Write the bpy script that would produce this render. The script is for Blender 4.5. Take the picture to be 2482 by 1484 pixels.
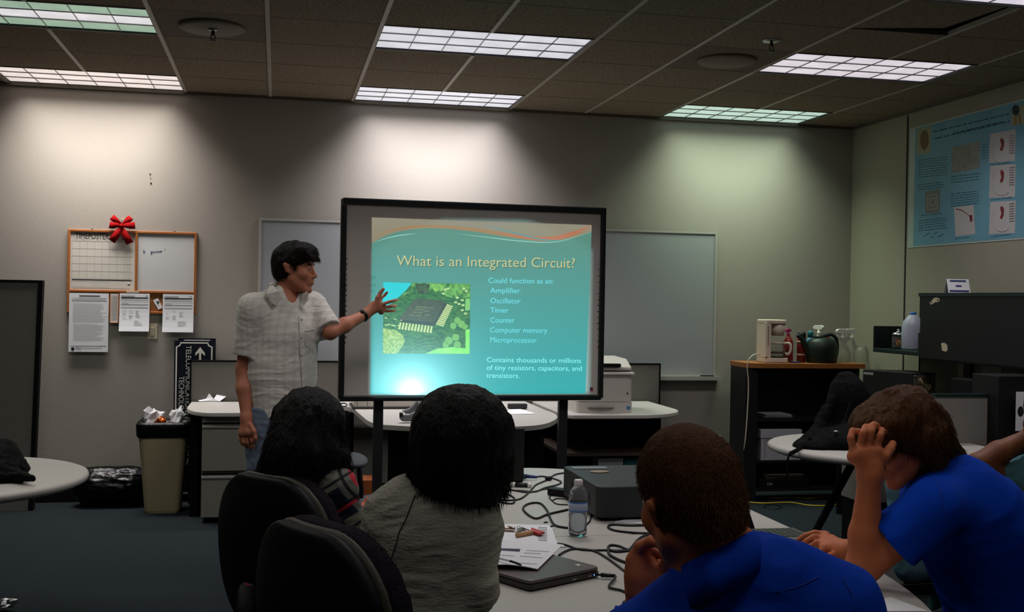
import bpy, math, random
import numpy as np
from mathutils import Vector, Matrix, Euler, noise as mnoise
random.seed(7)
PI = math.pi
sc = bpy.context.scene
for o in list(bpy.data.objects): bpy.data.objects.remove(o)
C = sc.collection

# ---------------------------------------------------------------- camera
ZC = 1.52                                  # camera height in metres
CEIL = ZC + 1.495
FPX, CX, CY = 2710.0, 1241.0, 742.0
YAW, PIT, ROL = math.radians(11.85), math.radians(-.3), math.radians(-1.0)
_f = np.array([math.sin(YAW)*math.cos(PIT), math.cos(YAW)*math.cos(PIT), math.sin(PIT)])
_r0 = np.array([math.cos(YAW), -math.sin(YAW), 0.]); _u0 = np.cross(_r0, _f)
_r = _r0*math.cos(ROL)-_u0*math.sin(ROL); _u = _u0*math.cos(ROL)+_r0*math.sin(ROL)
cam = bpy.data.cameras.new('camera'); camo = bpy.data.objects.new('camera', cam); C.objects.link(camo)
cam.sensor_fit = 'HORIZONTAL'; cam.sensor_width = 36.0; cam.lens = FPX/2482*36.0
cam.clip_start = 0.05; cam.clip_end = 60
camo.matrix_world = Matrix(((_r[0], _u[0], -_f[0], 0), (_r[1], _u[1], -_f[1], 0), (_r[2], _u[2], -_f[2], ZC), (0, 0, 0, 1)))
sc.camera = camo

def _ray(u, v): return _f+_r*(u-CX)/FPX-_u*(v-CY)/FPX
def P(u, v, Y):
    d = _ray(u, v); d = d*Y/d[1]; return Vector((d[0], d[1], d[2]+ZC))
def PZ(u, v, Z):
    d = _ray(u, v); d = d*(Z-ZC)/d[2]; return Vector((d[0], d[1], Z))
def PX(u, v, X):
    d = _ray(u, v); d = d*X/d[0]; return Vector((d[0], d[1], d[2]+ZC))

# ---------------------------------------------------------------- world, view, room light
sc.view_settings.view_transform = 'Standard'; sc.view_settings.look = 'None'
sc.view_settings.exposure = 0.0; sc.view_settings.gamma = 1.0
sc.view_settings.use_curve_mapping = False
w = bpy.data.worlds.new('world'); sc.world = w; w.use_nodes = True
w.node_tree.nodes['Background'].inputs[0].default_value = (.5, .5, .55, 1)
w.node_tree.nodes['Background'].inputs[1].default_value = 0.02
ROOM = dict(x0=-4.6, x1=4.69, y0=-2.2, y1=8.58)
GX, TILE = -.686, .61                      # ceiling grid origin and pitch
# recessed louvre lights: first column, first row, strength, colour, tube colours (near, middle, far), light spread
W1 = (1.0, .93, .95)
LIGHTS = [
 (-2, 0, 24, (1.0, .95, .92), [(.96, .91, .89)]*3, 108, 'warm white light panel against the back wall above the cork board'),
 (2, 0, 27, (.97, .95, 1.0), [(.9, .9, .93)]*3, 108, 'cool white light panel against the back wall above the projection board'),
 (6, 0, 15, (.80, 1.0, .78), [(.78, .88, .83)]*3, 108, 'greenish light panel against the back wall near the right corner'),
 (-2, 3, 9, (.9, 1.0, .9), [(.62, .73, .64), (.93, .92, .93), (.62, .73, .64)], 125, 'light panel with green outer tubes and white middle tube at top left'),
 (2, 3, 11, (.97, .94, 1.0), [(.88, .88, .91)]*3, 125, 'white light panel in the second row above the presenter'),
 (6, 3, 10, (1, .95, .98), [(.92, .89, .92)]*3, 125, 'pinkish white light panel in the second row at the right'),
 (-2, 6, 7, (1, .95, .9), [(.9, .9, .9)]*3, 130, 'light panel above the round table at the left'),
 (2, 6, 12, (1, .95, .95), [(.9, .9, .9)]*3, 130, 'light panel above the far half of the meeting table'),
 (6, 6, 10, (1, .95, .98), [(.93, .9, .95)]*3, 130, 'light panel cut off by the top right corner of the picture'),
 (-2, 9, 3, (1, .95, .9), [(.9, .9, .9)]*3, 140, 'unseen fill light panel added left of the two office chairs'),  # from here down: unseen panels added as fill for the near end
 (2, 9, 4.5, (1, .95, .92), [(.9, .9, .9)]*3, 140, 'unseen fill light panel added above the striped-shirt woman'),
 (6, 9, 2.5, (1, .95, .95), [(.9, .9, .9)]*3, 140, 'unseen fill light panel added above the long-haired man'),
 (-2, 12, 2.5, (1, .93, .86), [(.9, .9, .9)]*3, 150, 'unseen fill light panel added behind the camera on the left'),
 (2, 12, 3.5, (1, .93, .86), [(.9, .9, .9)]*3, 150, 'unseen fill light panel added above the collared blue shirt'),
 (4, 14, 2.5, (1, .93, .86), [(.9, .9, .9)]*3, 150, 'unseen fill light panel added behind the camera on the right'),
]

# ---------------------------------------------------------------- materials
def lin(c):
    c = [x/255. for x in c]
    return tuple([x/12.92 if x <= .04045 else ((x+.055)/1.055)**2.4 for x in c])+(1.,)
_M = {}
def M(name, col, rough=.6, metal=0., emis=0., bump=None, var=None, spec=.5, coat=0., trans=0., alpha=1., sheen=0., ior=1.45):
    """procedural principled material; bump=(scale,strength[,stretch]); var=(scale,colour2,contrast[,stretch])"""
    if name in _M: return _M[name]
    m = bpy.data.materials.new(name); m.use_nodes = True; nt = m.node_tree; n = nt.nodes; l = nt.links
    b = n['Principled BSDF']; b.inputs['Base Color'].default_value = lin(col)
    b.inputs['Roughness'].default_value = rough; b.inputs['Metallic'].default_value = metal
    b.inputs['Specular IOR Level'].default_value = spec; b.inputs['IOR'].default_value = ior
    b.inputs['Coat Weight'].default_value = coat; b.inputs['Transmission Weight'].default_value = trans
    b.inputs['Alpha'].default_value = alpha; b.inputs['Sheen Weight'].default_value = sheen
    if emis:
        b.inputs['Emission Color'].default_value = lin(col); b.inputs['Emission Strength'].default_value = emis
    tc = None
    def coords(st=None):
        nonlocal tc
        tc = tc or n.new('ShaderNodeTexCoord')
        mp = n.new('ShaderNodeMapping'); l.new(tc.outputs['Object'], mp.inputs[0])
        if st: mp.inputs['Scale'].default_value = st
        return mp.outputs[0]
    if var:
        t = n.new('ShaderNodeTexNoise'); t.inputs['Scale'].default_value = var[0]; t.inputs['Detail'].default_value = 4
        l.new(coords(var[3] if len(var) > 3 else None), t.inputs['Vector'])
        r = n.new('ShaderNodeValToRGB'); k = var[2]
        r.color_ramp.elements[0].position = .5-.5*k; r.color_ramp.elements[1].position = .5+.5*k
        r.color_ramp.elements[0].color = lin(col); r.color_ramp.elements[1].color = lin(var[1])
        l.new(t.outputs[0], r.inputs[0]); l.new(r.outputs[0], b.inputs['Base Color'])
    if bump:
        t = n.new('ShaderNodeTexNoise'); t.inputs['Scale'].default_value = bump[0]; t.inputs['Detail'].default_value = 5
        l.new(coords(bump[2] if len(bump) > 2 else None), t.inputs['Vector'])
        bp = n.new('ShaderNodeBump'); bp.inputs['Strength'].default_value = bump[1]; bp.inputs['Distance'].default_value = .01
        l.new(t.outputs[0], bp.inputs['Height']); l.new(bp.outputs[0], b.inputs['Normal'])
    _M[name] = m; return m
def nodes(m): return m.node_tree.nodes, m.node_tree.links, m.node_tree.nodes['Principled BSDF']

# ---------------------------------------------------------------- mesh builder
class MB:
    def __init__(s): s.v = []; s.f = []; s.mi = []; s.cur = 0; s.sm = []; s.smooth = False
    def add(s, vs, fs):
        b = len(s.v); s.v += [tuple(x) for x in vs]
        for f in fs: s.f.append([b+i for i in f]); s.mi.append(s.cur); s.sm.append(s.smooth)
        return s
    def box(s, c, d, rot=None):
        """centre c, full dims d, optional Euler"""
        R = Euler(rot).to_matrix() if rot else Matrix.Identity(3)
        vs = [Vector(c)+R@Vector((x*d[0]/2, y*d[1]/2, z*d[2]/2)) for z in (-1, 1) for y in (-1, 1) for x in (-1, 1)]
        return s.add(vs, [(0, 2, 3, 1), (4, 5, 7, 6), (0, 1, 5, 4), (2, 6, 7, 3), (0, 4, 6, 2), (1, 3, 7, 5)])
    def bb(s, x0, x1, y0, y1, z0, z1): return s.box(((x0+x1)/2, (y0+y1)/2, (z0+z1)/2), (x1-x0, y1-y0, z1-z0))
    def prism(s, pts, n, flip=False):
        """closed polygon of 3-D points extruded by vector n"""
        k = len(pts); n = Vector(n); a = [Vector(p) for p in pts]; b = [p+n for p in a]
        fs = [tuple(range(k))[::-1], tuple(range(k, 2*k))]+[(i, (i+1) % k, k+(i+1) % k, k+i) for i in range(k)]
        return s.add(a+b, fs)
    def plate(s, xy, z0, z1): return s.prism([(x, y, z0) for x, y in xy], (0, 0, z1-z0))
    def poly(s, pts): return s.add(pts, [tuple(range(len(pts)))])
    def lathe(s, prof, c=(0, 0, 0), n=24, sx=1, sy=1, rot=None):
        R = Euler(rot).to_matrix() if rot else Matrix.Identity(3)
        vs = []; fs = []
        for r, z in prof:
            for i in range(n):
                a = 2*PI*i/n; vs.append(Vector(c)+R@Vector((r*math.cos(a)*sx, r*math.sin(a)*sy, z)))
        for j in range(len(prof)-1):
            for i in range(n):
                fs.append((j*n+i, j*n+(i+1) % n, (j+1)*n+(i+1) % n, (j+1)*n+i))
        if prof[0][0] > 1e-5: fs.append(tuple(range(n))[::-1])
        if prof[-1][0] > 1e-5: fs.append(tuple(range((len(prof)-1)*n, len(prof)*n)))
        o = s.smooth; s.smooth = True; s.add(vs, fs); s.smooth = o; return s
    def tube(s, pts, r, n=8, r2=None, flat=1.):
        pts = [Vector(p) for p in pts]; vs = []; fs = []; N = len(pts); prev = None
        for i, p in enumerate(pts):
            t = (pts[min(i+1, N-1)]-pts[max(i-1, 0)]).normalized()
            if prev is None: a = t.orthogonal().normalized()
            else:
                a = prev-t*prev.dot(t); a = a.normalized() if a.length > 1e-6 else t.orthogonal().normalized()
            prev = a; b = t.cross(a); rr = r if r2 is None else r+(r2-r)*i/(N-1)
            for k in range(n):
                th = 2*PI*k/n; vs.append(p+a*math.cos(th)*rr+b*math.sin(th)*rr*flat)
        for i in range(N-1):
            for k in range(n): fs.append((i*n+k, i*n+(k+1) % n, (i+1)*n+(k+1) % n, (i+1)*n+k))
        fs += [tuple(range(n))[::-1], tuple(range((N-1)*n, N*n))]
        o = s.smooth; s.smooth = True; s.add(vs, fs); s.smooth = o; return s
    def ball(s, c, r, n=16, rot=None):
        r = (r, r, r) if not hasattr(r, '__len__') else r
        prof = [(max(1e-6, math.sin(PI*i/(n//2))), -math.cos(PI*i/(n//2))) for i in range(n//2+1)]
        R = Euler(rot).to_matrix() if rot else Matrix.Identity(3)
        b = len(s.v); s.lathe(prof, (0, 0, 0), n)
        for i in range(b, len(s.v)):
            q = s.v[i]; s.v[i] = tuple(Vector(c)+R@Vector((q[0]*r[0], q[1]*r[1], q[2]*r[2])))
        return s
    def build(s, name, mats, parent=None, world=False, loc=None, rotz=0, bevel=0, seg=2, **tagkw):
        me = bpy.data.meshes.new(name)
        off = Vector((0, 0, 0))
        if loc is not None and world: off = Vector(loc)
        elif parent is not None and world: off = parent.location
        me.from_pydata([tuple(Vector(q)-off) for q in s.v], [], s.f)
        for m in (mats if isinstance(mats, (list, tuple)) else [mats]): me.materials.append(m)
        me.polygons.foreach_set('material_index', s.mi); me.polygons.foreach_set('use_smooth', s.sm)
        me.update()
        o = bpy.data.objects.new(name, me); C.objects.link(o)
        if parent is not None: o.parent = parent
        if loc is not None: o.location = loc
        if rotz: o.rotation_euler = (0, 0, rotz)
        if bevel:
            b = o.modifiers.new('bevel', 'BEVEL'); b.width = bevel; b.segments = seg; b.limit_method = 'ANGLE'; b.angle_limit = .7
            b.harden_normals = False
        if tagkw: tag(o, **tagkw)
        return o
def tag(o, label=None, cat=None, group=None, kind=None):
    if label: o['label'] = label
    if cat: o['category'] = cat
    if group: o['group'] = group
    if kind: o['kind'] = kind
    return o
def empty(name, loc, label, cat, rotz=0, group=None):
    o = bpy.data.objects.new(name, None); C.objects.link(o); o.location = loc; o.rotation_euler = (0, 0, rotz)
    o.empty_display_size = .1
    return tag(o, label, cat, group)
def copy_tree(o, parent=None):
    c = o.copy(); C.objects.link(c)
    if parent is not None: c.parent = parent
    for ch in [x for x in bpy.data.objects if x.parent == o]: copy_tree(ch, c)
    return c
def struct(o): o['kind'] = 'structure'; return o
def smooth_all(o):
    o.data.polygons.foreach_set('use_smooth', [True]*len(o.data.polygons)); return o

def text_geo(body, size, sx=1., align='LEFT'):
    """letters as flat polygons in the xy plane, left/centre aligned at the origin"""
    cu = bpy.data.curves.new('t', 'FONT'); cu.body = body; cu.size = size; cu.align_x = align; cu.resolution_u = 4 if size < .5 else 3
    o = bpy.data.objects.new('t', cu); C.objects.link(o); dg = bpy.context.evaluated_depsgraph_get()
    me = bpy.data.meshes.new_from_object(o.evaluated_get(dg))
    vs = [(q.co.x*sx, q.co.y, 0) for q in me.vertices]; fs = [tuple(p.vertices) for p in me.polygons]
    bpy.data.objects.remove(o); bpy.data.curves.remove(cu); bpy.data.meshes.remove(me)
    return vs, fs
def text_on(mb, body, size, origin, ex, ey, sx=1., align='LEFT'):
    """add letters to a builder: origin, reading direction ex, up direction ey"""
    vs, fs = text_geo(body, size, sx, align); o = Vector(origin); ex = Vector(ex).normalized(); ey = Vector(ey).normalized()
    return mb.add([o+ex*x+ey*y for x, y, z in vs], fs)
def spline(pts, n=8):
    """Catmull-Rom through points"""
    p = [Vector(q) for q in pts]; p = [p[0]*2-p[1]]+p+[p[-1]*2-p[-2]]; out = []
    for i in range(1, len(p)-2):
        for k in range(n):
            t = k/n; a, b, c, d = p[i-1], p[i], p[i+1], p[i+2]
            out.append(.5*((2*b)+(c-a)*t+(2*a-5*b+4*c-d)*t*t+(3*b-a-3*c+d)*t**3))
    out.append(p[-2]); return out
def rrect(x0, x1, y0, y1, r, n=6):
    """rounded rectangle outline; r = radius or 4 radii (x0y0, x1y0, x1y1, x0y1)"""
    r = [r]*4 if not hasattr(r, '__len__') else r; o = []
    for (cx, cy, a0, rr) in ((x0+r[0], y0+r[0], PI, r[0]), (x1-r[1], y0+r[1], 1.5*PI, r[1]), (x1-r[2], y1-r[2], 0, r[2]), (x0+r[3], y1-r[3], .5*PI, r[3])):
        for i in range(n+1): a = a0+.5*PI*i/n; o.append((cx+rr*math.cos(a), cy+rr*math.sin(a)))
    return o
# ---------------------------------------------------------------- signed-distance modelling (bodies, clothes, hair)
def _v(a): return np.array([a[0], a[1], a[2]], dtype=np.float32)
class SDF:
    def __init__(s): s.ops = []
    def cap(s, a, b, r1, r2=None, k=.01, op='u', flat=None):
        """tapered capsule; flat=(vector, factor) squashes the section along a direction"""
        a = _v(a); b = _v(b); r2 = r1 if r2 is None else r2; R = max(r1, r2)
        def f(p):
            q = p; aa = a; bb = b; m = 1.
            if flat is not None:
                n = _v(Vector(flat[0]).normalized()); sc_ = flat[1]; m = min(1., sc_)
                q = p+np.outer((p-a)@n, n)*(1./sc_-1.); bb = b+n*((b-a)@n)*(1./sc_-1.)
            ba = bb-aa; h = np.clip((q-aa)@ba/max(ba@ba, 1e-9), 0, 1)
            return (np.linalg.norm(q-aa-h[:, None]*ba, axis=1)-(r1+(r2-r1)*h))*m
        Re = R*max(1, flat[1] if flat is not None else 1)
        s.ops.append((f, np.minimum(a, b)-Re, np.maximum(a, b)+Re, k, op)); return s
    def ell(s, c, r, k=.01, op='u', B=None):
        """ellipsoid with radii along the columns of basis B"""
        c = _v(c); r = np.array(r, dtype=np.float32); Bm = np.array(B, dtype=np.float32) if B is not None else np.eye(3, dtype=np.float32)
        def f(p):
            q = (p-c)@Bm; k0 = np.linalg.norm(q/r, axis=1); k1 = np.linalg.norm(q/(r*r), axis=1)
            return k0*(k0-1)/np.maximum(k1, 1e-6)
        R = float(r.max()); s.ops.append((f, c-R, c+R, k, op)); return s
    def plane(s, pt, n):
        """keep the side the normal points away from"""
        pt = _v(pt); n = _v(Vector(n).normalized())
        s.ops.append((lambda p: (p-pt)@n, None, None, 0, 'i')); return s
    def mesh(s, h):
        A = [o for o in s.ops if o[4] == 'u']
        lo = np.min([o[1] for o in A], axis=0)-3*h; hi = np.max([o[2] for o in A], axis=0)+3*h
        N = np.ceil((hi-lo)/h).astype(int)+1
        D = np.full(N, .5, dtype=np.float32)
        ax = [lo[i]+h*np.arange(N[i], dtype=np.float32) for i in range(3)]
        for f, a, b, k, op in s.ops:
            if a is None: i0 = np.zeros(3, int); i1 = N
            else:
                mg = 2.2*k+3*h; i0 = np.clip(np.floor((a-mg-lo)/h).astype(int), 0, N); i1 = np.clip(np.ceil((b+mg-lo)/h).astype(int)+1, 0, N)
            if (i1 <= i0).any(): continue
            sl = tuple(slice(i0[i], i1[i]) for i in range(3)); sub = D[sl]
            step = max(1, int(1500000/max(1, sub.shape[1]*sub.shape[2])))
            for x in range(0, sub.shape[0], step):
                X = ax[0][i0[0]+x:min(i0[0]+x+step, i1[0])]
                G = np.stack(np.meshgrid(X, ax[1][i0[1]:i1[1]], ax[2][i0[2]:i1[2]], indexing='ij'), -1).reshape(-1, 3)
                d = f(G).reshape(len(X), sub.shape[1], sub.shape[2]).astype(np.float32); c = sub[x:x+step]
                if op == 'u':
                    if k > 0:
                        t = np.maximum(k-np.abs(c-d), 0)/k; c[...] = np.minimum(c, d)-t*t*k*.25
                    else: c[...] = np.minimum(c, d)
                elif op == 's':
                    d = -d; t = np.maximum(k-np.abs(c-d), 0)/max(k, 1e-6); c[...] = np.maximum(c, d)+t*t*k*.25
                else: c[...] = np.maximum(c, d)
        S = D < 0; n = N-1
        cnt = np.zeros(n, dtype=np.int8)
        for dx in (0, 1):
            for dy in (0, 1):
                for dz in (0, 1): cnt += S[dx:dx+n[0], dy:dy+n[1], dz:dz+n[2]]
        act = np.argwhere((cnt > 0) & (cnt < 8)); idx = -np.ones(n, dtype=np.int64); idx[act[:, 0], act[:, 1], act[:, 2]] = np.arange(len(act))
        acc = np.zeros((len(act), 3)); w_ = np.zeros(len(act))
        cor = [(x, y, z) for x in (0, 1) for y in (0, 1) for z in (0, 1)]
        val = {c: D[act[:, 0]+c[0], act[:, 1]+c[1], act[:, 2]+c[2]] for c in cor}
        for c in cor:
            for d_ in range(3):
                if c[d_] == 0:
                    e = list(c); e[d_] = 1; e = tuple(e); va, vb = val[c], val[e]; mk = (va < 0) != (vb < 0)
                    t = np.where(mk, va/np.where(mk, va-vb, 1), 0)
                    q = np.tile(np.array(c, float), (len(act), 1)); q[:, d_] += t; acc += q*mk[:, None]; w_ += mk
        V = lo+(act+acc/np.maximum(w_, 1)[:, None])*h
        F = []
        for d_ in range(3):
            a1, a2 = (d_+1) % 3, (d_+2) % 3
            s0 = [slice(None)]*3; s1 = [slice(None)]*3; s0[d_] = slice(0, -1); s1[d_] = slice(1, None)
            e = np.argwhere(S[tuple(s0)] != S[tuple(s1)])
            e = e[(e[:, a1] > 0) & (e[:, a2] > 0) & (e[:, a1] < n[a1]) & (e[:, a2] < n[a2])]
            ins = S[e[:, 0], e[:, 1], e[:, 2]]
            def cell(o1, o2):
                q = e.copy(); q[:, a1] -= o1; q[:, a2] -= o2; return idx[q[:, 0], q[:, 1], q[:, 2]]
            Q = np.stack([cell(1, 1), cell(0, 1), cell(0, 0), cell(1, 0)], 1)
            Q[~ins] = Q[~ins][:, ::-1]; F.append(Q)
        F = np.concatenate(F); F = F[(F >= 0).all(1)]
        return V, F
def vnoise(p, seed=0):
    """value noise in -1..1 for an (n,3) array"""
    i = np.floor(p).astype(np.int64); f = p-i; f = f*f*(3-2*f)
    def hsh(x, y, z):
        q = (x*374761393+y*668265263+z*2147483647+seed*1274126177) & 0x7fffffff
        q = ((q ^ (q >> 13))*1274126177) & 0x7fffffff; return ((q ^ (q >> 16)) & 0xffff)/32767.5-1
    r = 0
    for dx in (0, 1):
        for dy in (0, 1):
            for dz in (0, 1):
                w3 = (f[:, 0] if dx else 1-f[:, 0])*(f[:, 1] if dy else 1-f[:, 1])*(f[:, 2] if dz else 1-f[:, 2])
                r = r+w3*hsh(i[:, 0]+dx, i[:, 1]+dy, i[:, 2]+dz)
    return r
def normals(V, F):
    a = V[F[:, 2]]-V[F[:, 0]]; b = V[F[:, 3]]-V[F[:, 1]]; fn = np.cross(a, b); N = np.zeros_like(V)
    for k in range(4): np.add.at(N, F[:, k], fn)
    return N/np.maximum(np.linalg.norm(N, axis=1), 1e-12)[:, None]
def relax(V, F, it=1, lam=.5):
    for _ in range(it):
        A = np.zeros_like(V); c = np.zeros(len(V))
        for k in range(4):
            j = F[:, (k+1) % 4]; i = F[:, k]; np.add.at(A, i, V[j]); np.add.at(c, i, 1); np.add.at(A, j, V[i]); np.add.at(c, j, 1)
        V = V+(A/np.maximum(c, 1)[:, None]-V)*lam
    return V
def sobj(name, sdf, h, mat, parent=None, loc=None, disp=None, rel=1, **kw):
    """mesh object from an SDF in world coordinates; disp(V,N) -> scalar offset"""
    V, F = sdf.mesh(h); V = relax(V, F, rel)
    if disp is not None: N = normals(V, F); V = V+N*disp(V, N)[:, None]
    off = np.array(loc if loc is not None else (parent.location if parent is not None else (0, 0, 0)))
    me = bpy.data.meshes.new(name); V = V-off
    me.vertices.add(len(V)); me.vertices.foreach_set('co', V.ravel()); nf = len(F)
    me.loops.add(nf*4); me.loops.foreach_set('vertex_index', F.ravel().astype(np.int32)); me.polygons.add(nf)
    me.polygons.foreach_set('loop_start', np.arange(0, nf*4, 4, dtype=np.int32)); me.update(calc_edges=True)
    me.polygons.foreach_set('use_smooth', [True]*nf)
    if isinstance(mat, (list, tuple)):
        for m in mat: me.materials.append(m)
    else: me.materials.append(mat)
    o = bpy.data.objects.new(name, me); C.objects.link(o)
    if parent is not None: o.parent = parent
    if loc is not None: o.location = loc
    tag(o, **kw); return o
def wrinkle(amp, sc_=(14, 14, 30), seed=1, fine=.3):
    s_ = np.array(sc_)
    def f(V, N):
        w0 = vnoise(V*5, seed+9)*.6; q = V*s_+w0[:, None]*2.5
        a = 1-np.abs(vnoise(q, seed))*2; b = 1-np.abs(vnoise(q*2.1+7, seed+3))*2
        return amp*(a*.7+b*fine)
    return f
def strands(amp, dens=220, fall=25, seed=3, ax=2):
    def f(V, N):
        s_ = np.full(3, float(dens)); s_[ax] = fall
        return amp*(vnoise(V*s_, seed)+.7*vnoise(V*s_*.45, seed+1))
    return f

class Head:
    """frame and features of a head; c centre between the ears, fwd face direction, up skull direction"""
    def __init__(s, c, fwd, up, k=1.):
        s.c = Vector(c); s.f = Vector(fwd).normalized(); u = Vector(up); s.u = (u-s.f*u.dot(s.f)).normalized(); s.l = s.u.cross(s.f); s.k = k
    def p(s, x, y, z): return s.c+(s.f*x+s.l*y+s.u*z)*s.k            # x forward, y to its left, z up
    def B(s): return [[s.f[i], s.l[i], s.u[i]] for i in range(3)]
    def add(s, S, neck=None, nr=.055, ears=True):
        k = s.k; B = s.B()
        def e(c, r, kk=.012, op='u'): S.ell(s.p(*c), [q*k for q in r], kk, op, B)
        e((-.012, 0, .035), (.097, .077, .088), .01)
        e((.03, 0, -.03), (.06, .062, .088), .03)
        for y in (-1, 1):
            S.cap(s.p(0, .05*y, -.055), s.p(.07, .018*y, -.108), .021*k, .016*k, .025)
            e((.058, .04*y, -.03), (.028, .026, .028), .015)
            S.cap(s.p(.082, .012*y, .024), s.p(.07, .046*y, .024), .010*k, .008*k, .012)
        e((.08, 0, -.108), (.019, .021, .017), .014)
        for y in (-1, 1): e((.098, .032*y, .0), (.016, .018, .012), .012, 's')
        for y in (-1, 1):
            e((.075, .031*y, .0), (.0135, .0145, .0125), .003)
            S.cap(s.p(.087, .020*y, .006), s.p(.083, .043*y, .006)  , .0042*k, None, .003)
            S.cap(s.p(.087, .020*y, -.0065), s.p(.082, .043*y, -.0065), .0035*k, None, .003)
        S.cap(s.p(.086, 0, .012), s.p(.112, 0, -.034), .007*k, .0105*k, .010)
        for y in (-1, 1): e((.101, .012*y, -.039), (.010, .0075, .0075), .005)
        e((.076, 0, -.058), (.025, .032, .038), .010); e((.086, 0, -.045), (.014, .014, .016), .008)
        e((.1005, 0, -.0665), (.0075, .019, .0048), .005); e((.0985, 0, -.0768), (.0075, .017, .0055), .005)
        e((.109, 0, -.0712), (.010, .021, .0010), .002, 's')
        for y in (-1, 1): e((.092, .031*y, .0), (.014, .0125, .0048), .002, 's')
        if ears:
            for y in (-1, 1):
                Be = [[B[i][0], B[i][1], B[i][2]] for i in range(3)]
                S.cap(s.p(-.012, .076*y, .014), s.p(-.004, .073*y, -.026), .0115*k, .008*k, .006)
                S.cap(s.p(-.022, .093*y, .012), s.p(-.014, .084*y, -.020), .013*k, .009*k, .005, flat=(s.l, .5))
                e((.0, .083*y, -.002), (.007, .006, .014), .004, 's')
        if neck is not None: S.cap(s.p(-.030, 0, -.045), neck, nr*k, nr*k*1.06, .018)
def hand(S, wrist, kn, side, tips, thumb, r=.0085, k=1.):
    """wrist point, knuckle-line centre kn, side = direction from little finger to index finger (unit),
    tips = list of 4 polylines' (mid, tip) index..little, thumb = (base offset pts)"""
    W = Vector(wrist); K = Vector(kn); s_ = Vector(side).normalized()
    nrm = (K-W).normalized().cross(s_)
    for j, t in enumerate((.03, .01, -.01, -.028)):
        S.cap(W+s_*t*.55, K+s_*t, .0135*k, .011*k, .012)
    for j, t in enumerate((.03, .01, -.01, -.028)):
        rr = r*k*(1, 1.03, .98, .86)[j]; base = K+s_*t; pts = [base]+[Vector(q) for q in tips[j]]
        for a, b in zip(pts[:-1], pts[1:]):
            S.cap(a, b, rr, rr*.93, .0035); rr *= .93
    pts = [Vector(q) for q in thumb]; rr = .0125*k
    for a, b in zip(pts[:-1], pts[1:]):
        S.cap(a, b, rr, rr*.85, .007); rr *= .85
# ---------------------------------------------------------------- the room
x0, x1, y0, y1 = ROOM['x0'], ROOM['x1'], ROOM['y0'], ROOM['y1']
m_wall = M('wall_paint', (158, 151, 141), .85, bump=(180, .15))
m_wallr = M('wall_panel_paint', (150, 146, 128), .85, bump=(180, .15))
m_carpet = M('carpet', (56, 65, 70), .95, var=(260, (17, 21, 24), .5), bump=(400, .8), spec=.1)
m_black = M('black_plastic', (9, 9, 10), .5, spec=.3)
m_blackm = M('black_matte', (7, 7, 8), .8, spec=.2)
m_white = M('white_plastic', (225, 222, 215), .4)
m_paper = M('paper', (225, 225, 228), .8, spec=.2)
m_lam = M('grey_laminate', (186, 181, 174), .42, var=(90, (176, 171, 164), .6))
m_lamedge = M('laminate_edge', (150, 145, 138), .5)
m_steel = M('steel', (170, 170, 172), .3, metal=1)
m_panel = M('partition_fabric', (122, 118, 110), .95, var=(220, (104, 100, 94), .6), bump=(300, .4), spec=.1)
m_ink = M('ink', (28, 26, 30), .8); m_greyink = M('grey_ink', (158, 158, 162), .9)
m_cab = M('file_cabinet_grey', (124, 120, 111), .5)

struct(MB().bb(x0, x1, y0, y1, -.1, 0).build('floor', m_carpet))
struct(MB().bb(x0-.1, x1+.1, y1, y1+.1, -.1, CEIL+.4).build('wall_back', m_wall))
struct(MB().bb(x1, x1+.1, y0, y1, -.1, CEIL+.4).build('wall_right', m_wallr))
struct(MB().bb(x0-.1, x0, y0, y1, -.1, CEIL+.4).build('wall_left', m_wall))
struct(MB().bb(x0-.1, x1+.1, y0-.1, y0, -.1, CEIL+.4).build('wall_front', m_wall))
struct(MB().bb(x0, 3.6, y1-.012, y1, 0, .1).build('baseboard_back', m_blackm))
struct(MB().bb(x1-.012, x1, 6.0, y1-.02, 0, .1).build('baseboard_right', m_blackm))
struct(MB().bb(x1-.006, x1, 7.74, 7.752, 0, CEIL-.03).build('trim_1', M('seam', (46, 40, 34), .8)))
m_wtrim = M('ceiling_edge', (92, 84, 72), .7)
struct(MB().bb(x0, x1, y1-.025, y1, CEIL-.022, CEIL).build('trim_2', m_wtrim))
struct(MB().bb(x1-.025, x1, y0, y1-.025, CEIL-.022, CEIL).build('trim_3', m_wtrim))

# ceiling: acoustic tiles around the light openings
m_tile = M('ceiling_tile', (150, 136, 116), .95, var=(60, (112, 100, 84), .35), bump=(120, .6), spec=.1)
nt, ln, bs = nodes(m_tile)
occ = set()
for L in LIGHTS:
    for a in range(2): occ.add((L[0]+a, L[1]))
kx0 = math.floor((x0-GX)/TILE); kx1 = math.ceil((x1-GX)/TILE); nr = math.ceil((y1-y0)/TILE)
tb = MB(); gb = MB(); rb = MB()
OPEN = (7, 4)                                # the displaced tile by the top right light
for i in range(kx0, kx1):
    for r in range(nr):
        xa, xb = max(GX+i*TILE, x0), min(GX+(i+1)*TILE, x1); ya, yb = max(y1-(r+1)*TILE, y0), y1-r*TILE
        if xb-xa < .01 or yb-ya < .01: continue
        if (i, r) in occ: continue
        if (i, r) == (6, 5): continue
        e = .004
        if (i, r) in ((1-1, 4-1), (5, 4-1)): continue
        tb.bb(xa+e, xb-e, ya+e, yb-e, CEIL, CEIL+.015)
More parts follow.
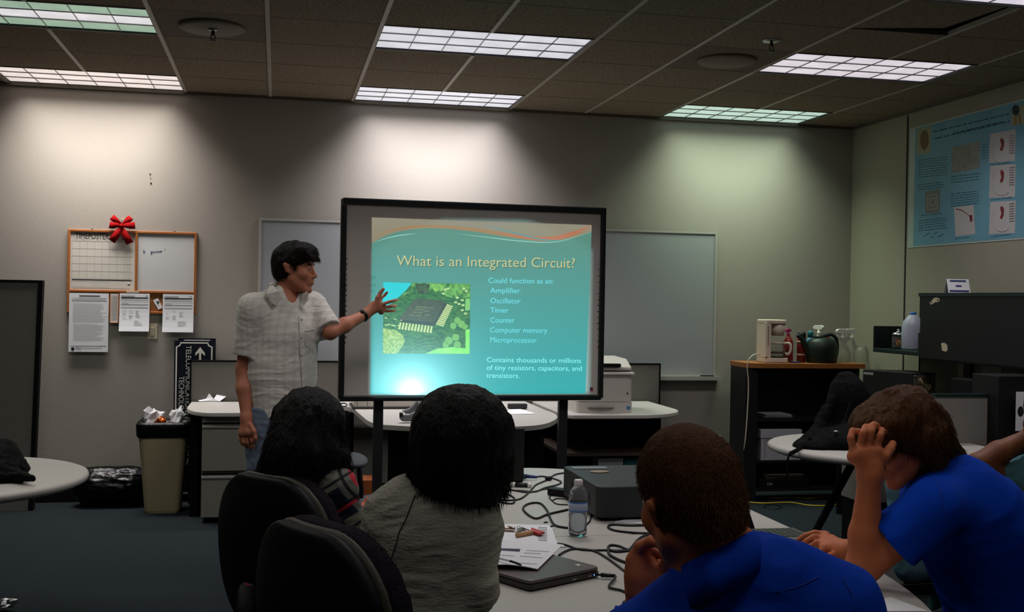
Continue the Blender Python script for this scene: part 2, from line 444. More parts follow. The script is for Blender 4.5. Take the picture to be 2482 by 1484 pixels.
# the shifted tile leaves a dark gap
xa = GX+6*TILE; ya = y1-6*TILE
tb.prism([(xa+.004, ya+.004, CEIL), (xa+TILE-.075, ya+.004, CEIL), (xa+TILE-.05, ya+TILE-.03, CEIL+.03), (xa+.004, ya+TILE-.004, CEIL)], (0, 0, .015))
struct(tb.build('ceiling', m_tile))
struct(MB().bb(x0, x1, y0, y1, CEIL+.35, CEIL+.4).build('ceiling_deck', m_blackm))
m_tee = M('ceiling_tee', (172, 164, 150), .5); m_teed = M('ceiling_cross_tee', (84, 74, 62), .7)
for i in range(kx0+1, kx1):
    X = GX+i*TILE
    segs = [(y0, y1-.02)]
    for L in LIGHTS:
        if i == L[0]+1:
            a, b = y1-(L[1]+1)*TILE, y1-L[1]*TILE; ns = []
            for s_, t_ in segs:
                if a > s_ and b <= t_+.03: ns += [(s_, a)]+([(b, t_)] if t_-b > .03 else [])
                else: ns.append((s_, t_))
            segs = ns
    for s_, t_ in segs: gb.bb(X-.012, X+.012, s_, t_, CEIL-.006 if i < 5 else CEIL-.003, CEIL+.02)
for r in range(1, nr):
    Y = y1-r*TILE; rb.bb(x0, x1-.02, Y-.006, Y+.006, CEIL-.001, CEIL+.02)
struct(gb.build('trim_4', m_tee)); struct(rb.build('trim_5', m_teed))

# recessed louvre lights
m_frame = M('light_frame', (30, 28, 26), .5); m_louv = M('louvre', (120, 116, 118), .35, metal=.2); m_hous = M('light_housing', (150, 150, 148), .6)
for L in LIGHTS:
    k0, r0, pw, col, tubes, spread, lab = L
    cx, cy = GX+(k0+1)*TILE, y1-(r0+.5)*TILE; w_, d_ = 2*TILE-.03, TILE-.03
    t = empty('ceiling_light', (cx, cy, CEIL), lab, 'ceiling light', group=None)
    b = MB()
    for sx in (-1, 1): b.bb(*sorted((sx*(w_/2), sx*(w_/2+.014))), -d_/2-.014, d_/2+.014, -.004, .11)
    for sy in (-1, 1): b.bb(-w_/2, w_/2, *sorted((sy*d_/2, sy*(d_/2+.014))), -.004, .11)
    b.build('frame', m_frame, t)
    MB().bb(-w_/2, w_/2, -d_/2, d_/2, .105, .11).build('housing', m_hous, t)
    b = MB(); z0, z1 = .001, .007
    for i in range(1, 6): b.bb(-w_/2+i*w_/6-.002, -w_/2+i*w_/6+.002, -d_/2, d_/2, z0, z1)
    for i in range(1, 3): b.bb(-w_/2, w_/2, -d_/2+i*d_/3-.0045, -d_/2+i*d_/3+.0045, z0, z1)
    b.build('louvre', m_louv, t)
    for i in range(3):                        # tubes near -> far
        c = tubes[i]; mm = M('tube_glow_%d_%d_%d' % tuple(int(q*100) for q in c), tuple(int(255*q) for q in c), .6, emis=1.0, bump=None)
        yc = -d_/2+(i+.5)*d_/3
        n_, l_, b_ = nodes(mm)
        if 'glowtex' not in n_:               # slightly uneven glow of the reflector behind each cell
            tx = n_.new('ShaderNodeTexNoise'); tx.name = 'glowtex'; tx.inputs['Scale'].default_value = 7; tcn = n_.new('ShaderNodeTexCoord')
            mr = n_.new('ShaderNodeMapRange'); mr.inputs[3].default_value = .55; mr.inputs[4].default_value = 1.0
            l_.new(tcn.outputs['Object'], tx.inputs['Vector']); l_.new(tx.outputs[0], mr.inputs[0]); l_.new(mr.outputs[0], b_.inputs['Emission Strength'])
        MB().bb(-w_/2, w_/2, yc-d_/6, yc+d_/6, .009, .013).build('tube_cover', mm, t)
    la = bpy.data.lights.new('troffer_light', 'AREA'); la.shape = 'RECTANGLE'; la.size = w_*.88; la.size_y = d_*.7
    la.energy = pw; la.color = col; la.spread = math.radians(spread)
    lo = bpy.data.objects.new('lamp_light', la); C.objects.link(lo); lo.parent = t; lo.location = (0, 0, -.004)

# ceiling fittings
m_diff = M('diffuser_paint', (126, 118, 104), .7)
for (i, r, lab) in ((0, 3, 'square air diffuser with round plate left of the middle lights'), (5, 3, 'faint square air diffuser with round plate near the right-hand sprinkler')):
    cx, cy = GX+(i+.5)*TILE, y1-(r+.5)*TILE
    t = empty('air_diffuser', (cx, cy, CEIL), lab, 'air vent')
    MB().bb(-.3, .3, -.3, .3, 0, .012).build('panel', M('diffuser_panel%d' % i, (112, 102, 88) if i == 0 else (112, 100, 86), .85, spec=.2), t)
    MB().lathe([(.18, 0), (.18, -.012), (.16, -.022), (.0, -.026)][::-1], (0, 0, 0), 40).build('round_plate', m_diff if i == 0 else M('diffuser_paint2', (128, 116, 100), .8), t)
def sprinkler(p, lab, s=1.):
    t = empty('fire_sprinkler', p, lab, 'sprinkler')
    MB().lathe([(.001, 0), (.042*s, 0), (.038*s, -.006), (.018*s, -.010), (.001, -.010)], n=24).build('escutcheon', m_steel, t)
    b = MB(); b.lathe([(.009, -.008), (.009, -.03), (.006, -.034), (.001, -.034)], n=12)
    for sx in (-1, 1): b.tube([(sx*.008, 0, -.03), (sx*.013, 0, -.045), (sx*.003, 0, -.062)], .003, 6)
    b.lathe([(.001, -.060), (.017, -.061), (.017, -.064), (.001, -.064)], n=12); b.build('head', M('sprinkler_metal', (60, 56, 50), .4, metal=.8), t)
p = PZ(1870, 98, CEIL); sprinkler((p.x, p.y, CEIL), 'chrome fire sprinkler hanging from the right side of the ceiling', 1.3)
p = PZ(517, 62, CEIL); sprinkler((p.x, p.y-.02, CEIL-.026), 'dark fire sprinkler below the round plate of the left air diffuser', .6)
# ---------------------------------------------------------------- things on the back wall
YW = y1
def wp(u, v, off=0.): return P(u, v, YW-off)
# long wall whiteboard behind the projection board
a = wp(628, 530, .02); b_ = wp(1739, 563, .02); c_ = wp(1733, 915, .02)
wx0, wx1, wz0, wz1 = a.x, b_.x, c_.z, b_.z
t = empty('wall_whiteboard', ((wx0+wx1)/2, YW, wz0), 'long white dry-erase board on the back wall with an aluminium frame', 'whiteboard')
W_, H_ = (wx1-wx0)/2, wz1-wz0
m_wb = M('whiteboard_surface', (156, 158, 160), .35, spec=.3)
MB().bb(-W_, W_, -.018, 0, 0, H_).build('panel', m_wb, t)
m_alu = M('aluminium', (176, 172, 164), .45, metal=.15)
b = MB()
for z in (0, H_-.018): b.bb(-W_, W_, -.024, 0, z, z+.018)
for x in (-W_, W_-.018): b.bb(x-.0006, x+.0186, -.0246, 0, -.0006, H_+.0006)
b.build('frame', m_alu, t)
MB().bb(-W_+.3, W_+.03, -.085, 0, -.02, -.002).bb(-W_+.3, W_+.03, -.09, -.082, -.02, .012).build('pen_tray', m_alu, t)
tag(MB().bb(-.05, .05, -.02, .02, 0, .02).build('marker_eraser', m_blackm, loc=(wx1-.08, YW-.055, wz0-.001)), 'small dark eraser at the right end of the long whiteboard tray', 'eraser')

# cork board / calendar / whiteboard combination
tl, tr, bl = wp(165, 555, .01), wp(478, 562, .01), wp(163, 758, .01)
cx0, cx1, cz0, cz1 = tl.x, tr.x, bl.z, tl.z
t = empty('combination_board', ((cx0+cx1)/2, YW, cz0), 'oak-framed board with calendar, small whiteboard and cork strip under a red bow', 'notice board')
O = Vector((t.location.x, YW, cz0))
m_oak = M('oak_frame', (176, 108, 52), .5, var=(30, (146, 84, 38), .5, (1, 1, 8)))
m_cork = M('cork', (172, 112, 62), .9, var=(160, (138, 84, 42), .4))
w_ = (cx1-cx0)/2; h_ = cz1-cz0; fr = .018
vx = wp(331, 600, .01).x-O.x; hz = wp(250, 706, .01).z-cz0
MB().bb(-w_, w_, -.008, 0, 0, hz).build('cork_strip', m_cork, t)
MB().bb(-w_, vx, -.009, 0, hz, h_).build('calendar_panel', M('calendar_sheet', (206, 200, 188), .6), t)
MB().bb(vx, w_, -.009, 0, hz, h_).build('whiteboard_panel', M('small_whiteboard', (200, 200, 198), .35), t)
b = MB()
for z in (0, hz-fr/2, h_-fr): b.bb(-w_, w_, -.02, 0, z, z+fr)
for x in (-w_, w_-fr): b.bb(x, x+fr, -.0205, 0, 0, h_)
b.bb(vx-fr/2, vx+fr/2, -.0202, 0, hz, h_)
b.build('frame', m_oak, t, bevel=.003)
b = MB(); yy = -.0096
ex, ey = (1, 0, 0), (0, 0, 1)
s_ = .062
text_on(b, 'TIMEPOSTER', s_, (-w_+.05, yy, h_-.018-.050), ex, ey, sx=.66)
text_on(b, 'D', s_, (vx-.105, yy, h_-.018-.052), ex, ey, sx=.62)
b.cur = 1
gx0, gx1, gz0, gz1 = -w_+.03, vx-.085, hz+.09, h_-.085
def ln2(xa, za, xb, zb, wd=.0016):
    if abs(xa-xb) < 1e-6: b.bb(xa-wd/2, xa+wd/2, yy-.0002, yy, za, zb)
    else: b.bb(xa, xb, yy-.0002, yy, za-wd/2, za+wd/2)
for i in range(8): ln2(gx0+(gx1-gx0)*i/7, gz0, gx0+(gx1-gx0)*i/7, gz1)
for i in range(6): ln2(gx0, gz0+(gz1-gz0)*i/5, vx-.03, gz0+(gz1-gz0)*i/5)
for i in range(7):
    text_on(b, ('SUN', 'MON', 'TUE', 'WED', 'THU', 'FRI', 'SAT')[i], .011, (gx0+(gx1-gx0)*(i+.25)/7, yy, gz1+.006), ex, ey)
for i in range(22): ln2(gx1+.012, gz0+.006+i*(gz1-gz0)/23, vx-.034, gz0+.006+i*(gz1-gz0)/23, .0008)
b.cur = 0; b.bb(gx0, vx-.03, yy-.0003, yy, hz+.078, hz+.084)
b.cur = 1
for (xa, xb, za, zb) in ((gx0, gx0+.16, hz+.03, hz+.07), (gx0+.17, gx0+.25, hz+.03, hz+.07)):
    ln2(xa, za, xb, za, .001); ln2(xa, zb, xb, zb, .001); ln2(xa, za, xa, zb, .001); ln2(xb, za, xb, zb, .001)
ln2(gx0, hz+.02, vx-.04, hz+.02, .003)
b.lathe([(.009, 0), (.009, .0004)], (vx-.05, yy, hz+.055), 20, rot=(PI/2, 0, 0))
b.build('calendar_print', [m_ink, m_greyink], t)
# handwriting on the small whiteboard
b = MB(); hx, hz2 = vx+.045, hz+.30
for pts in ([(0, 0), (.014, -.004)], [(.006, .008), (.004, -.012), (.011, -.014)], [(.055, 0), (.050, -.008), (.056, -.010), (.060, 0), (.057, -.018), (.050, -.02)],
            [(.066, 0), (.066, -.008), (.072, -.009), (.074, 0), (.075, -.009)], [(.080, -.001), (.084, -.008), (.090, .002), (.094, -.007), (.1, .002), (.104, -.005), (.112, .004), (.110, -.004), (.122, .006)], [(.142, .018), (.139, .010)]):
    b.tube(spline([(hx+x*1.1, yy, hz2+z*1.1) for x, z in pts], 4), .0013, 5)
b.build('handwriting', M('blue_marker', (40, 52, 120), .7), t)
MB().bb(-.04, .045, -.024, -.02, hz-.008, hz+.006).build('name_plate', M('plate', (196, 186, 160), .5), t)
for x in (-w_+.165, w_-.16): MB().bb(x-.006, x+.006, -.012, 0, h_, h_+.006).build('hanger', m_black, t)

def sheet(name, u0, v0, u1, v1, u2, lab, cat, lines, mat=m_paper, off=.0245, curl=.012, extra=None, grp=None):
    """paper hanging on the wall: top-left (u0,v0), right edge u1, bottom v1"""
    A = wp(u0, v0, off); B_ = wp(u1, v0, off); D_ = wp(u0, v1, off); hw = (B_.x-A.x)/2; hh = A.z-D_.z
    t = empty(name, ((A.x+B_.x)/2, YW-off, A.z), lab, cat, group=grp)
    b = MB(); n = 8; vs = []
    for i in range(n+1):
        z = -hh*i/n; y = -curl*(i/n)**3
        vs += [(-hw, y, z), (hw, y-.001, z)]
    k = len(vs); vs += [(x, y+.0009, z) for x, y, z in vs]
    fs = [(2*i, 2*i+1, 2*i+3, 2*i+2) for i in range(n)]; fs += [tuple(q+k for q in f[::-1]) for f in fs]
    fs += [(0, k, k+1, 1), (2*n, 2*n+1, k+2*n+1, k+2*n)]
    b.add(vs, fs); b.build('sheet', mat, t)
    b = MB(); b.cur = 0
    def yz(z): return -curl*(-z/hh)**3-.0016
    for (fx0, fx1, fz, th, c) in lines:
        b.cur = c; z = -hh*fz; b.bb(-hw+2*hw*fx0, -hw+2*hw*fx1, yz(z)-.0003, yz(z), z-th, z)
    if extra: extra(b, hw, hh, yz)
    b.build('print', [m_ink, m_greyink], t)
    return t
rnd = random.Random(3)
lines = [(.25, .78, .04, .006, 0), (.08, .95, .075, .002, 1), (.1, .93, .095, .002, 1), (.06, .95, .125, .003, 0)]
lines += [(.1, .78+rnd.random()*.17, .17+.022*i, .0014, 1) for i in range(15)]+[(.12, .7+rnd.random()*.22, .52+.021*i, .0014, 1) for i in range(14)]
lines += [(.05, .95, .895, .003, 0), (.35, .85, .93, .003, 1)]
def ex1(b, hw, hh, yz):
    b.cur = 0; text_on(b, 'FIU', .034, (-hw+.05, yz(-hh*.95)-.0004, -hh*.965), (1, 0, 0), (0, 0, 1), sx=.8)
    b.lathe([(.012, 0), (.012, .0006)], (-hw+.03, yz(-hh*.95), -hh*.945), 14, rot=(PI/2, 0, 0))
sheet('notice_poster', 168, 710, 264, 853, 0, 'long printed notice sheet pinned under the left of the corkboard', 'poster', lines, extra=ex1, curl=.004)
def form(seed):
    r = random.Random(seed); L = [(.05, .5, .055, .006, 1), (.86, .93, .05, .006, 1), (.05, .95, .10, .008, 0), (.05, .95, .17, .003, 1), (.05, .95, .22, .001, 1), (.08, .3, .25, .003, 1), (.05, .95, .29, .003, 0), (.05, .95, .37, .003, 0)]
    for c in (0, 1, 2):
        for i in range(8):
            if r.random() < .7: L.append((.1+.22*c, .1+.22*c+.08+.07*r.random(), .45+.03*i, .002, 1))
    for i in range(5): L.append((.5, .6+.2*r.random(), .72+.03*i, .002, 1))
    return L
sheet('notice_form', 290, 711, 363, 803, 0, 'printed form pinned at the middle of the cork strip, above the light switch', 'paper', form(1), curl=.02, off=.0245)
sheet('notice_form', 395, 713, 470, 805, 0, 'printed form pinned at the right end of the cork strip', 'paper', form(2), curl=.02, off=.0245)
t = sheet('leaflet', 267, 712, 288, 783, 0, 'narrow orange-edged leaflet pinned between the long notice and the first form', 'leaflet', [(.2, .85, .05+.035*i, .002, 1) for i in range(25)], curl=.003, mat=M('leaflet_paper', (212, 204, 196), .8))
hw = (wp(288, 712, .0245).x-wp(267, 712, .0245).x)/2; hh = wp(267, 712, .0245).z-wp(267, 783, .0245).z
b = MB()
for x in (-hw, hw-.004): b.bb(x, x+.004, -.0058, -.001, -hh, -.0)
b.bb(-hw, hw, -.0058, -.001, -hh, -hh+.004); b.build('border', M('orange_print', (196, 122, 60), .8), t)
q = wp(383, 737, .014); t = empty('business_card', (q.x, YW-.014, q.z), 'small white card with a green mark pinned tilted on the cork', 'card')
MB().box((0, -.0015, 0), (.036, .001, .078), (0, -.5, 0)).build('card', m_paper, t)
MB().add([(-.014, -.003, .022), (.012, -.003, .016), (-.004, -.003, -.004)], [(0, 2, 1)]).add([(-.001, -.003, -.008), (.006, -.003, -.010), (.001, -.003, -.016)], [(0, 2, 1)]).build('emblem', M('green_mark', (30, 58, 48), .8), t)
# light switch
q = wp(369, 804, .0); t = empty('light_switch', (q.x, YW, q.z-.056), 'cream rocker light switch below the cork board', 'light switch')
m_ivory = M('ivory_plastic', (196, 186, 160), .4)
MB().bb(-.036, .036, -.006, 0, 0, .115).build('plate', m_ivory, t, bevel=.002)
MB().box((0, -.008, .057), (.03, .008, .065), (.07, 0, 0)).build('rocker', M('ivory_rocker', (206, 196, 172), .35), t, bevel=.0015)
# red bow
q = wp(296, 548, .02); t = empty('red_bow', (q.x, YW-.022, q.z), 'red velvet ribbon bow on top of the oak-framed board', 'bow')
m_red = M('red_velvet', (138, 6, 9), .8, spec=.1, bump=(200, .2)); sc_ = (wp(327, 548).x-wp(264, 548).x)/63
def rib(pts, wd, nm):
    """ribbon strip along pts=(x,y,z) in pixel units with width per point"""
    b = MB(); L_ = []; R_ = []
    for i, p_ in enumerate(pts):
        a_ = Vector(pts[max(i-1, 0)]); c2 = Vector(pts[min(i+1, len(pts)-1)]); d = (c2-a_); d.y = 0
        n_ = Vector((-d.z, 0, d.x)).normalized() if d.length > 1e-6 else Vector((0, 0, 1))
        L_.append((Vector(p_)+n_*wd[i]/2)*sc_); R_.append((Vector(p_)-n_*wd[i]/2)*sc_)
    k = len(pts); vs = L_+R_; vs += [v+Vector((0, 1.2*sc_, 0)) for v in vs]
    fs = [(i, i+1, k+i+1, k+i) for i in range(k-1)]; fs += [tuple(j+2*k for j in f[::-1]) for f in fs]
    fs += [(i, 2*k+i, 2*k+i+1, i+1) for i in range(k-1)]+[(k+i, k+i+1, 3*k+i+1, 3*k+i) for i in range(k-1)]+[(0, k, 3*k, 2*k), (k-1, 3*k-1, 4*k-1, 2*k-1)]
    b.add(vs, fs); b.smooth = False; o = b.build(nm, m_red, t); smooth_all(o)
rib([(0, -3, 2), (-9, -7, 9), (-19, -8, 17), (-25, -3, 22)], [5, 12, 16, 15], 'loop'); rib([(0, -3, 2), (9, -7, 9), (17, -8, 17), (22, -3, 22)], [5, 12, 16, 15], 'loop')
rib([(0, -4, 0), (-10, -9, 1), (-21, -10, 0), (-30, -4, 2)], [5, 12, 17, 17], 'loop'); rib([(0, -4, 0), (10, -9, 1), (21, -10, 1), (32, -4, 2)], [5, 12, 17, 17], 'loop')
rib([(0, -4, -2), (-7, -9, -14), (-16, -8, -28), (-24, -4, -40)], [6, 15, 18, 18], 'tail'); rib([(0, -4, -2), (6, -9, -16), (13, -8, -30), (20, -4, -44)], [6, 14, 17, 18], 'tail')
MB().ball((0, -9*sc_, 0), (5*sc_, 4*sc_, 6*sc_)).build('knot', m_red, t)
MB().tube([(-1*sc_, 0, 6*sc_), (0, -2*sc_, 14*sc_), (2*sc_, 0, 22*sc_)], .0025, 6).build('gold_tie', M('gold_wire', (190, 150, 80), .3, metal=.9), t)
# stain and nail marks on the wall
q = wp(378, 1006); st = MB(); rnd = random.Random(5)
for i in range(7):
    x, z, r_ = rnd.uniform(-.016, .016), rnd.uniform(-.016, .016), rnd.uniform(.003, .008)
    st.add([(q.x+x+r_*math.cos(a)*(1+.4*math.sin(3*a+i)), YW-.0006, q.z+z+r_*math.sin(a)) for a in [k*PI/5 for k in range(10)]], [tuple(range(10))])
st.build('trim_6', M('stain', (140, 82, 44), .9)); struct(bpy.data.objects['trim_6'])
b = MB()
for (u, v, r_) in ((364, 422, .006), (366, 444, .007), (365, 432, .003)): q = wp(u, v); b.lathe([(r_, 0), (r_*.8, .004)], (q.x, YW, q.z), 8, rot=(PI/2, 0, 0))
struct(b.build('trim_7', M('nail_mark', (90, 50, 34), .9)))

# ---------------------------------------------------------------- floor-standing things along the back wall, left
pa, pb = P(94, 684, 8.28), P(76, 1100, 8.28)
zt = pa.z; t = empty('partition_panel', (pa.x-.6, 8.3, 0), 'grey fabric partition panel standing at the far left, by the back wall', 'partition')
lean = .02
sh = (pa.x-pb.x)*zt/(pa.z-pb.z)
def pn(x, z): return (x+sh*(z/zt)-sh+.6, z)
b = MB(); q4 = [pn(-1.2, .0), pn(0, .0), pn(0, zt), pn(-1.2, zt)]
b.prism([(x, -.03, z) for x, z in q4], (0, .06, 0)); b.build('fabric_face', m_panel, t)
b = MB(); e_ = .028
b.prism([(pn(0, 0)[0]-.002, -.036, 0), (pn(0, 0)[0]+e_, -.036, 0), (pn(0, zt)[0]+e_, -.036, zt), (pn(0, zt)[0]-.002, -.036, zt)], (0, .072, 0))
b.prism([(pn(-1.2, zt)[0], -.036, zt-.004), (pn(0, zt)[0]+e_, -.036, zt-.004), (pn(0, zt)[0]+e_, -.036, zt+.012), (pn(-1.2, zt)[0], -.036, zt+.012)], (0, .072, 0))
b.build('edge_trim', m_blackm, t)
# navy hall signs leaning against the wall
m_navy = M('navy_enamel', (9, 14, 32), .4); m_sgnw = M('sign_white', (222, 218, 206), .5)
def navy_sign(uL, uR, v0, Y, lab, full):
    a = P(uL, v0, Y); b2 = P(uR, v0, Y); w_ = (b2.x-a.x)/2; H = a.z-.05
    t = empty('hall_sign', ((a.x+b2.x)/2, Y, .05), lab, 'sign')
    MB().bb(-w_, w_, 0, .022, 0, H).build('board', m_navy, t)
    b = MB(); i0, i1 = .010, .020; c = .035; yy = -.0012
    def ring(i):
        x, z0, z1 = w_-i, i, H-i
        o = []
        for (cx, cz, a0, a1) in ((x, z1, PI, 1.5*PI), (x, z0, .5*PI, PI), (-x, z0, 0, .5*PI), (-x, z1, -.5*PI, 0)):
            for k in range(6): aa = a0+(a1-a0)*k/5; o.append((cx+(c-i*.4)*math.cos(aa), cz+(c-i*.4)*math.sin(aa)))
        return o
    r0, r1 = ring(i0), ring(i1); n = len(r0)
    b.add([(x, yy, z) for x, z in r0]+[(x, yy, z) for x, z in r1], [(k, (k+1) % n, n+(k+1) % n, n+k) for k in range(n)])
    b.build('border_line', m_sgnw, t)
    if full:
        b = MB(); ax = w_-.098                                          # arrow
        zt_ = H-.045
        b.poly([(ax-.008, yy, zt_-.25), (ax+.008, yy, zt_-.25), (ax+.008, yy, zt_-.04), (ax+.034, yy, zt_-.066), (ax+.034, yy, zt_-.045), (ax, yy, zt_), (ax-.034, yy, zt_-.045), (ax-.034, yy, zt_-.066), (ax-.008, yy, zt_-.04)])
        b.build('arrow', m_sgnw, t)
        b = MB(); text_on(b, 'TELECOMMUNICATIONS & INFORMATION', .054, (w_-.198, yy, H-.035), (0, 0, -1), (1, 0, 0), sx=.84); b.build('lettering', m_sgnw, t)
        b = MB(); text_on(b, 'TECHNOLOGY INSTITUTE', .054, (-w_+.036, yy, H-.26), (0, 0, -1), (1, 0, 0), sx=.84); b.build('lettering', m_sgnw, t)
    return t
navy_sign(423, 519, 826, 8.495, 'navy sign with white arrow and vertical lettering, in front, leaning on the wall', True)
navy_sign(432, 523, 820, 8.53, 'navy sign mostly hidden behind the lettered sign', False)

# waste bin
bc = PZ(392, 1246, 0); bx, by = bc.x, bc.y+.11
t = empty('waste_bin', (bx, by, 0), 'beige plastic waste bin with a black liner beside the navy sign', 'bin')
def loftrect(b, secs, n=4, cap=(True, True)):
    rings = []
    for (z, hx_, hy_, r_) in secs: rings.append([(x, y, z) for x, y in rrect(-hx_, hx_, -hy_, hy_, r_, n)])
    k = len(rings[0]); vs = [p_ for R in rings for p_ in R]; fs = []
    for j in range(len(rings)-1):
        for i in range(k): fs.append((j*k+i, j*k+(i+1) % k, (j+1)*k+(i+1) % k, (j+1)*k+i))
    if cap[0]: fs.append(tuple(range(k))[::-1])
    if cap[1]: fs.append(tuple(range((len(rings)-1)*k, len(rings)*k)))
    b.add(vs, fs); return b
b = loftrect(MB(), [(0, .112, .095, .035), (.02, .120, .100, .04), (.52, .162, .14, .05), (.62, .172, .146, .05), (.62, .162, .136, .045), (.4, .145, .12, .04)], cap=(True, False)); b.build('body', M('bin_beige', (162, 146, 116), .55), t, bevel=0)
b = loftrect(MB(), [(.53, .172, .147, .05), (.55, .178, .153, .05), (.615, .181, .155, .05), (.635, .172, .147, .05), (.60, .150, .125, .045), (.5, .14, .115, .04)], cap=(False, True))
m_bag = M('bin_liner', (6, 6, 7), .35, bump=(30, .6), spec=.25); o = b.build('liner', m_bag, t); smooth_all(o)
def crumple(name, c, r, mat, seed, parent=None, **kw):
    rg = random.Random(seed); b = MB(); b.ball((0, 0, 0), r, 14)
    for i, q in enumerate(b.v):
        n_ = mnoise.noise(Vector(q)*18+Vector((seed*3.1, 0, 0))); m2 = mnoise.noise(Vector(q)*45+Vector((seed, 5, 0)))
        b.v[i] = tuple(Vector(q)*(1+.9*n_+.35*m2))
    b.sm = [False]*len(b.sm)
    o = b.build(name, mat, parent, loc=c); 
    if kw: tag(o, **kw)
    return o
m_wp = M('crumpled_paper', (205, 203, 205), .7)
crumple('crumpled_napkin', (bx-.07, by+.03, .63), (.07, .05, .08), m_wp, 2, label='white crumpled paper sticking up at the left of the waste bin', cat='paper')
crumple('crumpled_napkin', (bx+.085, by+.03, .645), (.042, .04, .075), m_wp, 4, label='white crumpled paper sticking up at the right of the waste bin', cat='paper')
t2 = empty('drink_can', (bx-.03, by-.07, .625), 'copper-orange drink can lying in the top of the waste bin', 'can')
MB().lathe([(.001, -.05), (.024, -.05), (.031, -.042), (.031, .042), (.024, .05), (.001, .05)], (0, 0, 0), 24, rot=(.9, .5, .4)).build('can_body', M('copper_can', (190, 84, 40), .22, metal=.85), t2)
# black bin-bag covered box on the floor
q0, q1 = P(200, 1140, 8.36), P(338, 1225, 8.36)
zt = q0.z
b = MB(); nx_, nz_ = 40, 16
S = SDF(); xm = (q0.x+q1.x)/2; hw = (q1.x-q0.x)/2+.05
for a_ in (-1, 0, 1): S.ell((xm+a_*hw*.5, 8.4, zt*.5), (hw*.55, .13, zt*.52), .05)
S.cap((xm-hw*.8, 8.4, zt-.05), (xm+hw*.75, 8.4, zt-.05), .05, None, .05); S.plane((0, 0, .002), (0, 0, -1))
sobj('garbage_bag', S, .012, M('garbage_bag_plastic', (4, 4, 5), .26, spec=.25, bump=(16, .6, (1, 1, 2))), loc=(xm, 8.4, 0), disp=wrinkle(.008, (12, 12, 30), 4), label='shiny black plastic bag on the floor between table and waste bin', cat='bag')

# round table at the left with a black bag
rim = PZ(217, 1145, .74); R_ = .62; tcx, tcy = rim.x-R_, rim.y-.05
t = empty('round_table', (tcx, tcy, 0), 'grey round table cut off by the left edge of the picture', 'table')
MB().lathe([(.001, .70), (R_-.03, .70), (R_-.004, .712), (R_, .725), (R_-.004, .736), (R_-.014, .74), (.001, .74)], n=96).build('tabletop', m_lam, t)
MB().lathe([(.035, .03), (.035, .70)], n=20).build('column', m_blackm, t)
MB().lathe([(.001, 0), (.30, 0), (.30, .015), (.05, .05), (.035, .05)], n=40).build('base', m_blackm, t)
S = SDF(); q = PZ(0, 1165, .74)
S.ell((q.x-.06, q.y+.05, .78), (.16, .15, .075), .03); S.ell((q.x-.01, q.y+.08, .83), (.06, .09, .07), .04); S.cap((q.x+.02, q.y, .765), PZ(80, 1160, .77), .028, .012, .03)
S.cap((q.x+.0, q.y-.08, .76), (q.x+.1, q.y-.06, .757), .02, .012, .03); S.plane((0, 0, .742), (0, 0, -1))
sobj('black_bag', S, .008, M('nylon_black', (6, 6, 6), .7, bump=(60, .5), spec=.12), loc=(q.x, q.y, .742), disp=wrinkle(.008, (18, 18, 26), 8), label='black soft bag slumped on the round table at the left', cat='bag')
q = PZ(14, 1480, .0)
crumple('foil_wrapper', (q.x, q.y, .03), (.05, .035, .025), M('foil', (190, 190, 192), .25, metal=1), 9, label='crumpled silver wrapper at the bottom left corner of the picture', cat='wrapper')
# ---------------------------------------------------------------- interactive board with the projected slide
YB = 6.40
TL, TR, BR, BL = P(829, 486, YB), P(1466, 506, YB), P(1460, 966, YB), P(822, 966, YB)
bx0, bx1 = (TL.x+BL.x)/2, (TR.x+BR.x)/2; bz0, bz1 = (BR.z+BL.z)/2, (TL.z+TR.z)/2
t = empty('interactive_whiteboard', ((bx0+bx1)/2, YB, 0), 'large interactive whiteboard on a dark floor stand showing a projected slide', 'whiteboard')
board = t; hw = (bx1-bx0)/2
tilt = 0.0
m_screen = M('board_screen', (214, 206, 198), .4, spec=.4, coat=.35)
nt_, l_, b_ = nodes(m_screen); b_.inputs['Coat Roughness'].default_value = .17
MB().bb(-hw+.02, hw-.02, -.006, .03, bz0+.02, bz1-.02).build('screen', m_screen, t)
fr = .034
m_bfr = M('board_frame', (30, 32, 32), .35)
MB().bb(-hw, hw+.012, -.022, .035, bz1-.028, bz1+.010).build('frame_rail', m_bfr, t, bevel=.006)
MB().bb(-hw, hw, -.022, .035, bz0-.012, bz0+.020).build('frame_rail', m_bfr, t, bevel=.006)
MB().bb(-hw-.008, -hw+.024, -.022, .035, bz0, bz1-.03).build('frame_post', m_bfr, t, bevel=.006)
MB().bb(hw-.018, hw+.012, -.022, .035, bz0, bz1-.01).build('frame_post', m_bfr, t, bevel=.006)
MB().bb(-hw-.008, -hw+.026, -.02, .03, bz1-.03, bz1+.004).build('corner_cap', M('frame_cap', (110, 108, 104), .5), t, bevel=.004)
for u in (918, 1370):
    q = P(u, 980, YB+.03); X = q.x-t.location.x
    b = MB(); b.bb(X-.027, X+.027, .036, .076, .06, bz0+.25).build('leg', M('stand_steel', (34, 35, 36), .5), t, bevel=.004)
    MB().bb(X-.03, X+.03, -.32, .28, .035, .075).build('foot', M('stand_steel', (34, 35, 36), .5), t, bevel=.004)
    for yy in (-.28, .24): MB().lathe([(.001, -.012), (.03, -.012), (.03, .012), (.001, .012)], (X, yy, .03), 16, rot=(0, PI/2, 0)).build('caster', m_black, t)
def brd(u, v, dy=-.0075): q = P(u, v, YB+dy); return Vector((q.x-t.location.x, dy, q.z))
m_icon = M('icon_print', (92, 84, 80), .8)
rnd = random.Random(2)
